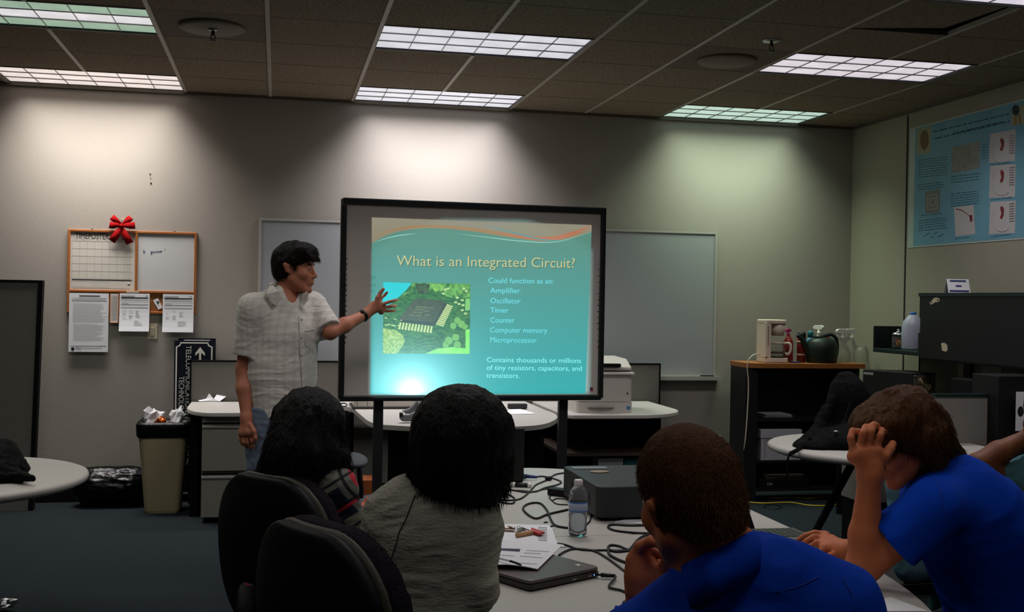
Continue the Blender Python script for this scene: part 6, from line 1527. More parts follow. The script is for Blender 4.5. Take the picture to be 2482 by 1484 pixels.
def strand_mesh(name, obj, n, L, wd, dirf, mat, par, seed=1, test=None):
    """many fine hair blades rooted on obj"""
    me = obj.data; rg = np.random.RandomState(seed); nv = len(me.vertices); co = np.empty(nv*3); me.vertices.foreach_get('co', co); co = co.reshape(-1, 3)
    no = np.empty(nv*3); me.vertices.foreach_get('normal', no); no = no.reshape(-1, 3); ids = rg.randint(0, nv, n); P0 = co[ids]; N0 = no[ids]
    if test is not None: k = test(P0+np.array(obj.location if obj.parent is None else obj.parent.location), N0); P0 = P0[k]; N0 = N0[k]
    D = dirf(P0, N0, rg); D /= np.maximum(np.linalg.norm(D, axis=1), 1e-9)[:, None]; S_ = np.cross(D, rg.randn(len(D), 3)); S_ /= np.maximum(np.linalg.norm(S_, axis=1), 1e-9)[:, None]
    l_ = L*(.6+.8*rg.rand(len(D)))[:, None]; A = P0-S_*wd/2-N0*.002; B = P0+S_*wd/2-N0*.002; Cc = P0+D*l_*.55+S_*wd*.35; Cd = P0+D*l_*.55-S_*wd*.35; E_ = P0+D*l_+np.array([0, 0, -1])*l_*.06
    V = np.stack([A, B, Cc, Cd, E_], 1).reshape(-1, 3); m = len(D); F = []
    me2 = bpy.data.meshes.new(name); base = np.arange(m)*5
    me2.vertices.add(m*5); me2.vertices.foreach_set('co', V.ravel()); me2.loops.add(m*7)
    lp = np.stack([base, base+1, base+2, base+3, base+3, base+2, base+4], 1).ravel().astype(np.int32); me2.loops.foreach_set('vertex_index', lp)
    me2.polygons.add(m*2); st = np.stack([np.arange(m)*7, np.arange(m)*7+4], 1).ravel().astype(np.int32); me2.polygons.foreach_set('loop_start', st); me2.update(calc_edges=True)
    me2.materials.append(mat); o = bpy.data.objects.new(name, me2); C.objects.link(o); o.parent = par
    if par is obj: pass
    return o
def person(name, S, h, mat, base, lab, disp=None):
    return sobj(name, S, h, mat, None, loc=base, disp=disp, label=lab, cat='person')

# ---- the presenter
D = 5.90
d = Vector((.55, -.83, 0)).normalized(); rr = Vector((d.y, -d.x, 0))     # facing, his right
H = Head(P(716, 650, D), (.93, -.36, -.06), (0.04, 0, 1), 1.0)
ch = P(690, 810, D); hipz = P(690, 1030, D).z; neck = P(697, 712, D+.02)
shR, shL = P(612, 745, D-.10), P(757, 738, D+.12)
elR, wrR = P(590, 895, D-.06), P(597, 1012, D-.12)
elL, wrL = P(800, 806, D-.02), P(884, 764, D+.12)
hipR, hipL = P(640, 1035, D-.04), P(700, 1035, D+.04)
kR = Vector((P(640, 1200, D).x, D-.10, .50)); kL = Vector((P(700, 1200, D).x, D+.0, .50)); aR = Vector((kR.x-.01, D-.03, .09)); aL = Vector((kL.x+.03, D+.06, .09))
base = Vector(((aR.x+aL.x)/2, D, 0))
S = SDF(); H.add(S, neck=P(690, 725, D+.03), nr=.050)
S.cap(P(692, 725, D+.02), P(690, 770, D), .06, .09, .04); S.cap(P(690, 790, D), P(672, 1000, D), .115, .115, .05, flat=(d, .7)); S.cap(shR*.85+ch*.15, shL*.85+ch*.15, .055, None, .05)
for a, e, w_ in ((shR, elR, wrR), (shL, elL, wrL)): S.cap(a, e, .046, .037, .03); S.cap(e, (e*.6+w_*.4), .037, .040, .02); S.cap((e*.6+w_*.4), w_, .040, .026, .02)
for hp_, k_, a_ in ((hipR, kR, aR), (hipL, kL, aL)): S.cap(hp_, k_, .075, .05, .03); S.cap(k_, a_, .048, .035, .02)
# right hand hanging, back of the hand towards us
def fing(S, pts, r, k=.0035):
    q = [P(*p_) if len(p_) == 3 else Vector(p_) for p_ in pts]
    for a, b in zip(q[:-1], q[1:]): S.cap(a, b, r, r*.94, k); r *= .94
Y0 = D-.13
S.cap(wrR, P(590, 1050, Y0), .024, .022, .02); S.cap(wrR, P(606, 1050, Y0-.02), .024, .020, .02); S.cap(P(588, 1048, Y0+.01), P(610, 1048, Y0-.03), .017, .016, .02)
fing(S, [(583, 1050, Y0+.01), (583, 1066, Y0+.01), (588, 1078, Y0+.015)], .0095); fing(S, [(590, 1053, Y0), (590, 1072, Y0-.01), (597, 1084, Y0)], .0100)
fing(S, [(599, 1054, Y0-.01), (600, 1074, Y0-.02), (608, 1087, Y0-.01)], .0100); fing(S, [(607, 1052, Y0-.02), (610, 1070, Y0-.035), (615, 1084, Y0-.03)], .0095)
fing(S, [(608, 1030, Y0-.03), (616, 1046, Y0-.05), (619, 1062, Y0-.05), (618, 1070, Y0-.045)], .012, .008)
# left hand, open, palm towards the board
Y1 = D+.14
S.cap(wrL, P(912, 748, Y1), .023, .022, .02); S.cap(wrL, P(905, 738, Y1), .022, .018, .02); S.cap(P(918, 736, Y1), P(924, 757, Y1+.02), .016, .015, .02)
fing(S, [(911, 738, Y1-.01), (915, 722, Y1-.01), (922, 710, Y1), (929, 701, Y1)], .0115, .008)
fing(S, [(920, 732, Y1), (924, 722, Y1+.01), (932, 716, Y1+.02), (938, 709, Y1+.02)], .0095)
fing(S, [(926, 738, Y1+.01), (943, 732, Y1+.02), (962, 727, Y1+.02)], .0098); fing(S, [(927, 746, Y1+.02), (943, 743, Y1+.03), (960, 742, Y1+.03)], .0096); fing(S, [(926, 754, Y1+.02), (940, 754, Y1+.03), (957, 754, Y1+.03)], .0088)
pres = person('person', S, .0052, sk_fair, base, 'standing dark-haired man in a white short-sleeved shirt and light jeans pointing at the slide')
face_bits(H, pres)
# hair
S = SDF(); B = H.B()
def he(c, r, k=.012, op='u', HH=None): HH = HH or H; S.ell(HH.p(*c), [q*HH.k for q in r], k, op, HH.B())
he((-.018, 0, .046), (.108, .090, .094)); he((-.050, 0, .0), (.074, .084, .085), .03); he((.045, 0, .085), (.062, .075, .052), .03)
for y, z in ((-.05, .055), (-.02, .062), (.012, .058), (.045, .05)): S.cap(H.p(.055, y, .09), H.p(.104, y*1.05, z-.004), .022, .010, .018)
for y in (-1, 1): S.cap(H.p(.02, .076*y, .045), H.p(.022, .078*y, -.008), .016, .008, .015)
he((.095, 0, -.035), (.075, .1, .082), .008, 's'); he((.105, 0, .028), (.03, .066, .026), .008, 's')
for y in (-1, 1): he((.002, .093*y, -.018), (.024, .028, .038), .006, 's')
he((-.02, 0, -.10), (.075, .08, .055), .01, 's')
def tousle(V, N): return .0055*vnoise(V*np.array([34, 34, 16.]), 5)+.0025*vnoise(V*np.array([90, 90, 30.]), 6)+.001*vnoise(V*200, 7)
hr = sobj('hair', S, .005, h_dbrown, pres, disp=tousle)
strand_mesh('hair_tufts', hr, 5000, .018, .0012, lambda p, n, r: n*.12+r.randn(len(p), 3)*.16+np.array([.2, 0, -.5]), h_dbrown, hr, 3).parent = pres
# jeans and shoes
S = SDF(); pel = P(672, 1010, D)
S.cap((hipR+pel)/2+Vector((0, 0, .02)), (hipL+pel)/2+Vector((0, 0, .02)), .118, None, .04, flat=(d, .85)); S.cap(hipR, hipR+Vector((0, 0, .12)), .09, .09, .06); S.cap(hipL, hipL+Vector((0, 0, .12)), .09, .09, .06)
for hp_, k_, a_ in ((hipR, kR, aR), (hipL, kL, aL)): S.cap(hp_+Vector((0, 0, -.02)), k_, .100, .072, .035); S.cap(k_, a_+Vector((0, 0, .0)), .070, .062, .02)
S.plane((0, 0, hipz+.10), (0, 0, 1)); S.plane((0, 0, .045), (0, 0, -1))
jn = sobj('jeans', S, .009, m_jean, pres, disp=wrinkle(.005, (12, 12, 26), 11))
for a_ in (aR, aL):
    S = SDF(); S.cap((a_.x, a_.y, .045), (a_.x+d.x*.15, a_.y+d.y*.15, .04), .045, .038, .02); S.cap((a_.x-d.x*.03, a_.y-d.y*.03, .045), (a_.x, a_.y, .07), .04, .035, .02); S.plane((0, 0, .004), (0, 0, -1)); sobj('shoe', S, .006, m_black, pres)
# shirt
m_sh = M('shirt_white', (214, 208, 200), .85, bump=(26, .3, (1, 1, 1.8)), spec=.15)
nt_, l_, b_ = nodes(m_sh)                      # faint woven check
def checks(m, cols, scl, axes=('x', 'z')):
    n, l, b = nodes(m); tc = n.new('ShaderNodeTexCoord'); prev = None
    for (axis, freq, duty, phase, col, fac) in cols:
        sp = n.new('ShaderNodeSeparateXYZ'); mp = n.new('ShaderNodeMapping'); l.new(tc.outputs['Object'], mp.inputs[0]); mp.inputs['Rotation'].default_value = scl; l.new(mp.outputs[0], sp.inputs[0])
        m1 = n.new('ShaderNodeMath'); m1.operation = 'MULTIPLY_ADD'; l.new(sp.outputs['xyz'.index(axis)], m1.inputs[0]); m1.inputs[1].default_value = freq; m1.inputs[2].default_value = phase
        m2 = n.new('ShaderNodeMath'); m2.operation = 'FRACT'; l.new(m1.outputs[0], m2.inputs[0]); m3 = n.new('ShaderNodeMath'); m3.operation = 'LESS_THAN'; l.new(m2.outputs[0], m3.inputs[0]); m3.inputs[1].default_value = duty
        m4 = n.new('ShaderNodeMath'); m4.operation = 'MULTIPLY'; l.new(m3.outputs[0], m4.inputs[0]); m4.inputs[1].default_value = fac
        mx = n.new('ShaderNodeMix'); mx.data_type = 'RGBA'; l.new(m4.outputs[0], mx.inputs[0])
        if prev is None: mx.inputs[6].default_value = b.inputs['Base Color'].default_value
        else: l.new(prev, mx.inputs[6])
        mx.inputs[7].default_value = lin(col); prev = mx.outputs[2]
    l.new(prev, b.inputs['Base Color'])
checks(m_sh, [('z', 28, .35, 0, (190, 182, 174), .35), ('x', 34, .35, 0, (190, 182, 174), .35)], (0, 0, .58))
T = SDF()
T.cap(ch+Vector((0, 0, -.02)), P(683, 900, D), .192, .178, .05, flat=(d, .66)); T.cap(P(683, 900, D), P(686, 1030, D), .178, .180, .05, flat=(d, .70))
T.cap(shR*.92+ch*.08+Vector((0, 0, -.02)), shL*.92+ch*.08+Vector((0, 0, -.02)), .072, None, .07); T.cap(P(694, 722, D+.03), ch, .075, .13, .06, flat=(d, .8)); T.cap(shR, P(676, 722, D+.02), .055, .055, .04); T.cap(shL, P(716, 722, D+.04), .05, .05, .04)
T.plane((0, 0, hipz+.045), (0, 0, 1)) if False else None
T.plane((0, 0, P(690, 1008, D).z), (0, 0, -1))
T.cap(P(700, 690, D+.03), P(716, 730, D-.09), .05, .030, .012, 's'); T.cap(P(718, 722, D-.12), P(722, 764, D-.17), .036, .008, .008, 's')
S = SDF(); sdf_sub(S, T)
for a, e, w_, cf in ((shR, elR, None, .76), (shL, elL, None, .93)):
    T = SDF(); end = a.lerp(e, cf); T.cap(a, a.lerp(e, 1.0), .068, .070, .03); T.plane(end, (e-a)); sdf_sub(S, T, .03)
shirt = sobj('shirt', S, .0052, m_sh, pres, disp=lambda V, N: wrinkle(.0038, (6, 6, 17), 21, .35)(V, N))
bpy.context.view_layer.update()
m_shc = m_sh
b = MB()
for pts in ([(653, 691), (647, 712), (654, 728), (668, 742), (684, 724), (676, 706), (662, 692)], [(730, 716), (735, 742), (746, 730), (748, 712), (742, 702)]):
    yy = D-.155 if pts[0][0] < 700 else D-.10
    qs = [P(u, v, yy+(.06 if i in (0, len(pts)-1) else .0)) for i, (u, v) in enumerate(pts)]; b.prism(qs, (0, .006, 0))
b.tube(spline([P(654, 694, D-.10), P(664, 688, D-.02), P(690, 694, D+.08), P(725, 706, D+.08), P(742, 710, D-.04)], 6), .009, 8, flat=1.3)
b.build('collar', m_sh, pres, world=True, bevel=.003)
pts = [on(shirt, u, v, .001) for u, v in ((724, 770), (725, 800), (726, 840), (728, 880), (731, 920), (733, 955), (735, 985))]; pts = [q for q in pts if q is not None]
if len(pts) > 2:
    MB().tube(spline(pts, 5), .0030, 6).build('placket', M('shirt_seam', (172, 165, 156), .9), pres, world=True)  # raised seam line, slightly darker than the shirt cloth
for v in (775, 818, 862, 906, 950):
    q = on(shirt, 731, v, .002)
    if q is not None: MB().ball(q, (.0055, .003, .0055), 10).build('button', M('button', (170, 164, 156), .4), pres, world=True)
for path in ([(738, 803), (762, 800), (764, 838), (752, 846), (740, 838), (738, 803)],):
    pts = [on(shirt, u, v, .0008) for u, v in path]; pts = [q for q in pts if q is not None]
    if len(pts) > 2: MB().tube(pts, .0018, 5).build('chest_pocket', M('shirt_seam', (172, 165, 156), .9), pres, world=True)
# wrist watch
ax = (wrL-elL).normalized(); cx_ = wrL-ax*.015; o_ = ax.orthogonal().normalized(); o2 = ax.cross(o_)
b = MB()
b.tube([cx_+ (o_*math.cos(k*PI/10)+o2*math.sin(k*PI/10))*.030 for k in range(21)], .010, 8, flat=.35); wt = b.build('watch_strap', m_black, pres, world=True)
MB().ball(P(878, 757, D+.09), (.010, .008, .011), 12).build('watch_case', m_black, pres, world=True)

# ---- man in the blue collared shirt (closest)
D = 1.70
H = Head(P(1670, 1207, D), (-.22, .95, -.10), (-.20, -.02, .97), .915)
neck = P(1752, 1370, D+.0); ch = P(1800, 1640, D+.03)
shR, shL = P(2025, 1480, D+.02), P(1520, 1600, D+.02)
elL = P(1520, 1660, D+.24); wrL = P(1555, 1478, D+.27)
base = Vector((ch.x, D, .0))
S = SDF(); H.add(S, neck=neck, nr=.063); S.cap(neck, P(1775, 1470, D+.02), .060, .08, .04); S.cap(P(1780, 1500, D+.02), Vector((ch.x, D+.02, .55)), .10, .12, .05, flat=((0, 1, 0), .8)); S.cap(shR, shL, .05, None, .05)
elR = P(2190, 1760, D+.18); wrR = Vector((elR.x-.12, elR.y+.12, .80))
for a, e, w_ in ((shR, elR, wrR), (shL, elL, wrL)): S.cap(a, e, .052, .043, .03); S.cap(e, w_, .043, .028, .03)
S.cap(wrR, wrR+Vector((-.08, .03, 0)), .024, .016, .02)
for i in range(4): S.cap(wrR+Vector((-.07, .02+.018*i-.03, 0)), wrR+Vector((-.14, .03+.02*i-.03, -.01)), .009, .007, .004)
S.cap(wrR+Vector((-.02, -.02, 0)), wrR+Vector((-.07, -.05, -.01)), .011, .008, .006)
for sx_ in (-.11, .11): S.cap((ch.x+sx_, D+.02, .50), (ch.x+sx_, D+.48, .50), .075, .055, .03); S.cap((ch.x+sx_, D+.48, .50), (ch.x+sx_, D+.45, .08), .052, .035, .03); S.cap((ch.x+sx_, D+.45, .05), (ch.x+sx_, D+.60, .04), .035, .03, .02)
S.cap((ch.x, D+.02, .52), (ch.x, D+.02, .60), .13, .12, .05)
# hand at the mouth: back of the left hand, fingers curled towards the face, thumb up
Yh = D+.26
S.cap(wrL, P(1568, 1400, Yh), .025, .026, .02); S.cap(wrL, P(1590, 1400, Yh-.01), .024, .020, .02); S.cap(P(1545, 1395, Yh), P(1552, 1350, Yh), .018, .014, .02); S.cap(P(1600, 1410, Yh-.01), P(1572, 1375, Yh), .022, .016, .02)
S.cap(P(1540, 1430, Yh), P(1535, 1360, Yh), .018, .013, .02)
fing(S, [(1535, 1355, Yh), (1552, 1325, Yh-.01), (1580, 1312, Yh-.03), (1600, 1318, Yh-.05)], .0115, .006)
fing(S, [(1550, 1352, Yh+.01), (1566, 1318, Yh), (1592, 1305, Yh-.02), (1610, 1312, Yh-.05)], .0105, .004)
fing(S, [(1530, 1375, Yh+.02), (1545, 1345, Yh+.03), (1580, 1335, Yh+.01), (1605, 1345, Yh-.01)], .0105, .004)
fing(S, [(1600, 1400, Yh-.01), (1616, 1372, Yh-.03), (1618, 1340, Yh-.05), (1610, 1322, Yh-.06)], .0125, .007)
fing(S, [(1580, 1375, Yh+.03), (1605, 1362, Yh+.03), (1628, 1372, Yh+.02), (1640, 1384, Yh+.01)], .0085, .004)
man = person('person', S, .0042, sk_warm, base, 'man with cropped brown hair in a blue collared shirt, hand at his mouth')
S = SDF()
def he2(c, r, k=.012, op='u'): S.ell(H.p(*c), [q*H.k for q in r], k, op, H.B())
he2((-.014, 0, .037), (.105, .081, .096)); he2((-.045, 0, -.025), (.066, .068, .075), .03); he2((.075, 0, -.03), (.078, .1, .092), .01, 's')
for y in (-1, 1): he2((.012, .092*y, -.03), (.034, .030, .055), .008, 's')
he2((-.035, 0, -.125), (.13, .12, .074), .014, 's')
he2((.0, .07, -.10), (.08, .05, .06), .02, 's'); he2((.0, -.07, -.10), (.08, .05, .06), .02, 's')
hr = sobj('hair', S, .004, h_short, man, disp=lambda V, N: .0012*vnoise(V*60, 2)+.0007*vnoise(V*220, 4))
st = strand_mesh('hair_bristles', hr, 30000, .008, .0007, lambda p, n, r: n*.38+r.randn(len(p), 3)*.14+np.array([0, -.1, -.75]), M('hair_bristle', (92, 58, 34), .7, spec=.2), hr, 5); st.parent = man
m_blue = M('shirt_royal_blue', (4, 58, 174), .8, bump=(16, .35, (1, 1, 2)), spec=.12)
S = SDF(); T = SDF()
T.cap(shR*.88+shL*.12, shL*.9+shR*.1, .078, .062, .08); T.cap(P(1775, 1455, D), P(1800, 1600, D+.02), .070, .15, .08, flat=((0, 1, 0), .75)); T.cap(P(1800, 1600, D+.02), (ch.x, D+.02, .60), .165, .155, .08, flat=((0, 1, 0), .72)); T.cap(P(1870, 1400, D), shR, .045, .065, .07); T.cap(P(1712, 1505, D), shL, .04, .06, .07)
T.cap(P(1756, 1465, D), P(1845, 1405, D-.03), .055, .050, .04); T.cap(P(1725, 1300, D-.0), P(1745, 1380, D+.005), .060, .042, .01, 's'); T.plane((0, 0, .52), (0, 0, -1))
sdf_sub(S, T); T = SDF(); T.cap(shR, elR, .068, .060, .03); T.cap(elR, wrR, .060, .045, .03); T.plane(wrR-(wrR-elR)*.06, wrR-elR); sdf_sub(S, T, .03)
T = SDF(); T.cap(shL, elL, .066, .060, .03); T.cap(elL, wrL, .058, .048, .03); T.plane(wrL-(wrL-elL)*.03, wrL-elL); sdf_sub(S, T, .03)
shirt = sobj('shirt', S, .0055, m_blue, man, disp=wrinkle(.0055, (5.5, 5.5, 11), 31, .25)); bpy.context.view_layer.update()
# collar band around the neck, standing up at the back
b = MB(); ringt, ringb = [], []
top = [(1641, 1392, .09), (1652, 1372, -.02), (1700, 1346, -.075), (1760, 1320, -.085), (1800, 1300, -.075), (1833, 1287, -.03), (1838, 1300, .06)]
bot = [(1650, 1482, .10), (1658, 1478, -.03), (1715, 1456, -.098), (1775, 1428, -.106), (1824, 1400, -.096), (1866, 1362, -.04), (1868, 1376, .06)]
tp = spline([P(u, v, D+y) for u, v, y in top], 6); bt = spline([P(u, v, D+y) for u, v, y in bot], 6); n = len(tp)
vs = tp+[a.lerp(c, .5)+Vector((0, -.004, 0)) for a, c in zip(tp, bt)]+bt; inn = [v+(Vector((neck.x, D+.0, v.z))-v).normalized()*.004 for v in vs]
fs = []
for r_ in range(2):
    for i in range(n-1): fs.append((r_*n+i, r_*n+i+1, (r_+1)*n+i+1, (r_+1)*n+i))
k = 3*n; fs2 = [tuple(q+k for q in f[::-1]) for f in fs]+[(i+1, i, i+k, i+1+k) for i in range(n-1)]+[(2*n+i, 2*n+i+1, 2*n+i+1+k, 2*n+i+k) for i in range(n-1)]
b.add(vs+inn, fs+fs2); o = b.build('collar', m_blue, man, world=True); smooth_all(o)
for path in ([(2040, 1400), (2062, 1440), (2072, 1484)], [(1880, 1436), (1930, 1424), (1985, 1400)]):
    pts = [on(shirt, u, v, .0004) for u, v in path]; pts = [q for q in pts if q is not None]
    if len(pts) > 1: MB().tube(spline(pts, 6) if len(pts) > 2 else pts, .0014, 5).build('seam', M('blue_seam', (6, 44, 145), .8), man, world=True)
MB().tube([wrL+Vector((-.0, 0, .004))+Vector((math.cos(k*PI/10)*.031, math.sin(k*PI/10)*.031, 0)) for k in range(21)], .009, 8, flat=.4).build('wrist_band', m_black, man, world=True)
S = SDF()
for sx_ in (-.11, .11): S.cap((ch.x+sx_, D+.02, .51), (ch.x+sx_, D+.50, .51), .095, .072, .03); S.cap((ch.x+sx_, D+.50, .51), (ch.x+sx_, D+.46, .10), .070, .058, .03)
S.cap((ch.x, D, .54), (ch.x, D, .58), .155, .15, .05); S.plane((0, 0, .06), (0, 0, -1)); sobj('trousers', S, .012, m_jeand, man)
office_chair((ch.x+.02, D-.15, -.0), 0, 'chair under the man in the blue collared shirt, below the picture edge', zc=.62)

# ---- long-haired man in the blue T-shirt
D = 2.92
H = Head(P(2185, 1062, D), (-.86, .06, -.44), (-.44, 0, .90), 1.0)
neck = P(2285, 1165, D+.02); shL, shR = P(2262, 1235, D-.17), P(2330, 1190, D+.2)
elL, wrL = P(2092, 1375, D-.10), P(2108, 1152, D-.13); pel = P(2440, 1560, D+.02)
elR = PZ(2190, 1395, .79); elR = Vector((1.95, 3.30, .80)); wrR = tz(2050, 1345, .05); wrR = PZ(2052, 1338, .785)
base = Vector((pel.x, D, 0))
S = SDF(); H.add(S, neck=neck, nr=.056); S.cap(neck, P(2320, 1240, D), .062, .10, .05); S.cap(P(2320, 1250, D), pel, .10, .10, .06); S.cap(shL, shR, .055, None, .05)
S.cap(shL, elL, .054, .046, .03); S.cap(elL, elL.lerp(wrL, .35), .044, .043, .02); S.cap(elL.lerp(wrL, .35), wrL, .043, .0285, .02)
S.cap(shR, elR, .05, .042, .03); S.cap(elR, wrR, .042, .028, .03)
yh = D-.13
S.cap(wrL, P(2082, 1098, yh), .026, .016, .02); S.cap(wrL, P(2104, 1094, yh), .027, .016, .02); S.cap(wrL, P(2122, 1098, yh), .026, .016, .02); S.cap(P(2074, 1098, yh), P(2128, 1094, yh), .014, .015, .02); S.cap(P(2068, 1110, yh), P(2120, 1130, yh), .016, .02, .02)
fing(S, [(2068, 1090, yh), (2062, 1062, yh+.0), (2066, 1045, yh+.01), (2082, 1046, yh+.03)], .0110); fing(S, [(2086, 1078, yh), (2092, 1050, yh-.005), (2098, 1036, yh+.01), (2110, 1036, yh+.04)], .0112)
fing(S, [(2106, 1076, yh), (2112, 1046, yh-.005), (2118, 1030, yh+.01), (2126, 1032, yh+.04)], .0112); fing(S, [(2126, 1080, yh), (2134, 1056, yh-.005), (2138, 1044, yh+.01), (2144, 1048, yh+.04)], .0108)
fing(S, [(2128, 1122, yh), (2146, 1106, yh-.01), (2158, 1088, yh), (2164, 1076, yh+.02)], .0135, .008)
yq = wrR.y
S.cap(wrR, PZ(2012, 1312, .80), .026, .022, .02); S.cap(wrR, PZ(2020, 1330, .785), .026, .020, .02); S.cap(PZ(2000, 1300, .795), PZ(1995, 1330, .785), .017, .016, .02)
def fz(pts, r, k=.004):
    q = [PZ(*p_) for p_ in pts]
    for a, b2 in zip(q[:-1], q[1:]): S.cap(a, b2, r, r*.93, k); r *= .93
fz([(2003, 1295, .80), (1975, 1292, .812), (1952, 1298, .800), (1936, 1308, .785)], .0105); fz([(2000, 1303, .80), (1972, 1302, .812), (1954, 1312, .798), (1944, 1324, .778)], .0105)
fz([(2003, 1315, .79), (1978, 1316, .800), (1962, 1326, .785), (1954, 1334, .768)], .0098); fz([(2008, 1328, .78), (1992, 1336, .780), (1984, 1346, .768)], .0090); fz([(2018, 1345, .775), (2000, 1352, .77), (1985, 1354, .766)], .0105, .006)
for sx_ in (-.12, .12): S.cap((pel.x, D+sx_, .50), (pel.x-.45, D+sx_, .50), .075, .055, .03); S.cap((pel.x-.45, D+sx_, .50), (pel.x-.42, D+sx_, .08), .05, .035, .03); S.cap((pel.x-.42, D+sx_, .045), (pel.x-.56, D+sx_, .04), .035, .03, .02)
man5 = person('person', S, .0055, sk_warm, base, 'long-haired man in a blue T-shirt leaning his forehead on his hand at the right')
face_bits(H, man5)
S = SDF()
def he3(c, r, k=.012, op='u'): S.ell(H.p(*c), [q*H.k for q in r], k, op, H.B())
he3((-.018, 0, .045), (.118, .098, .100)); he3((-.055, 0, -.01), (.080, .088, .10), .03); he3((.055, 0, .07), (.064, .085, .065), .03)
S.cap(H.p(-.07, .0, -.02), P(2315, 1100, D), .075, .028, .03); S.cap(H.p(-.04, .05, -.02), P(2262, 1130, D-.04), .055, .022, .03); S.cap(H.p(-.03, .07, .0), H.p(-.035, .078, -.075), .035, .02, .02)
for y, z in ((-.06, .03), (-.03, .035), (0, .03), (.035, .03), (.065, .01)): S.cap(H.p(.06, y, .075), H.p(.115, y*1.1, z-.02), .030, .010, .02)
he3((.098, 0, -.055), (.075, .1, .075), .01, 's'); he3((.01, .105, -.025), (.022, .028, .030), .006, 's')
def shag(V, N): return .007*vnoise(V*np.array([34, 34, 12.]), 15)+.004*vnoise(V*np.array([110, 110, 22.]), 16)+.0018*vnoise(V*np.array([260, 260, 40.]), 17)
hr = sobj('hair', S, .005, h_brown, man5, disp=shag)
strand_mesh('hair_tufts', hr, 9000, .026, .0014, lambda p, n, r: n*.16+r.randn(len(p), 3)*.12+np.array([.25, 0, -.8]), h_brown, hr, 8).parent = man5
m_tee = M('tshirt_blue', (4, 64, 186), .85, bump=(14, .3), spec=.12)
S = SDF(); T = SDF(); up = P(2320, 1230, D)
T.cap(shL*.85+shR*.15, shR*.85+shL*.15, .085, .08, .08); T.cap(P(2300, 1190, D), up, .075, .14, .07); T.cap(up, P(2375, 1300, D+.02), .145, .155, .08, flat=((0, 1, 0), 1.15)); T.cap(P(2375, 1300, D+.02), pel, .155, .145, .06, flat=((0, 1, 0), 1.1))
T.cap(P(2215, 1080, D), P(2276, 1160, D), .05, .056, .012, 's'); T.plane(pel+Vector((0, 0, -.02)), (0, 0, -1)); sdf_sub(S, T)
T = SDF(); T.cap(shL, shL.lerp(elL, 1), .078, .082, .05); T.plane(shL.lerp(elL, .58), elL-shL); sdf_sub(S, T, .04)
T = SDF(); T.cap(shR, elR, .072, .075, .05); T.plane(shR.lerp(elR, .55), elR-shR); sdf_sub(S, T, .04)
tee = sobj('tshirt', S, .007, m_tee, man5, disp=wrinkle(.0055, (5, 5, 9), 41, .2)); bpy.context.view_layer.update()
pts = [on(tee, u, v, .0004) for u, v in ((2236, 1140), (2262, 1160), (2280, 1190), (2284, 1230))]; pts = [q for q in pts if q is not None]
if len(pts) > 2: MB().tube(spline(pts, 6), .0016, 5).build('sleeve_seam', M('blue_seam', (6, 44, 145), .8), man5, world=True)
S = SDF()
for sx_ in (-.12, .12): S.cap((pel.x, D+sx_, .51), (pel.x-.47, D+sx_, .51), .095, .072, .03); S.cap((pel.x-.47, D+sx_, .51), (pel.x-.43, D+sx_, .10), .070, .058, .03)
S.cap((pel.x, D-.06, .56), (pel.x, D+.06, .56), .15, None, .05); S.plane((0, 0, .06), (0, 0, -1)); sobj('trousers', S, .012, m_jeand, man5)

# ---- woman with black bobbed hair in the striped shirt
D = 2.62
H = Head(P(1118, 1080, D), (.28, .93, -.22), (.04, .2, .97), .88)
neck = P(1098, 1180, D-.03); shL, shR = P(958, 1245, D+.0), P(1140, 1272, D-.04); pel = P(1010, 1640, D-.02)
elR = P(1150, 1425, D-.05); wrR = P(1092, 1490, D+.02); elL = P(880, 1400, D+.10); wrL = P(980, 1410, D+.25)
base = Vector((pel.x, D, 0))
S = SDF(); H.add(S, neck=neck, nr=.05); S.cap(neck, P(1060, 1290, D), .055, .085, .05); S.cap(P(1060, 1300, D), pel, .10, .11, .05, flat=((0, 1, 0), .8)); S.cap(shL, shR, .042, None, .05)
for a, e, w_ in ((shR, elR, wrR), (shL, elL, wrL)):
    S.cap(a, e, .042, .036, .03); S.cap(e, w_, .036, .024, .03); dd = (w_-e).normalized(); sd = dd.cross(Vector((0, 0, 1))).normalized()
    S.cap(w_, w_+dd*.07, .022, .018, .02)
    for i in range(4): S.cap(w_+dd*.065+sd*(.018*i-.027), w_+dd*.14+sd*(.02*i-.03)+Vector((0, 0, -.012)), .008, .006, .003)
    S.cap(w_+dd*.02+sd*.02, w_+dd*.07+sd*.045, .010, .008, .005)
for sx_ in (-.10, .10): S.cap((pel.x+sx_, D, .50), (pel.x+sx_+.12, D+.42, .50), .07, .05, .03); S.cap((pel.x+sx_+.12, D+.42, .50), (pel.x+sx_+.10, D+.40, .07), .045, .032, .03); S.cap((pel.x+sx_+.1, D+.40, .04), (pel.x+sx_+.12, D+.52, .035), .032, .025, .02)
w3 = person('person', S, .006, sk_warm, base, 'woman with a black bob seen from behind in a grey-green striped shirt')
S = SDF(); S.ell(P(1120, 1062, D), (.108, .115, .105), .03); S.cap(P(1125, 1050, D-.01), P(1072, 1148, D-.03), .098, .080, .05); S.cap(P(1120, 1060, D-.01), P(1150, 1165, D-.03), .100, .075, .05); S.cap(P(1100, 1080, D-.04), P(1110, 1160, D-.05), .08, .08, .05); S.cap(P(1150, 1070, D), P(1178, 1150, D-.01), .075, .045, .04); S.ell(P(1105, 1010, D), (.075, .1, .06), .04)
nn = P(985, 1168, D)-P(1185, 1222, D); pl_ = Vector((-nn.z, 0, nn.x)).normalized(); pl_ = pl_ if pl_.z < 0 else -pl_
S.plane(P(1085, 1196, D), pl_)
bob = sobj('hair', S, .005, h_black, w3, disp=lambda V, N: .004*vnoise(V*np.array([60, 60, 8.]), 25)+.0018*vnoise(V*np.array([220, 220, 14.]), 26))
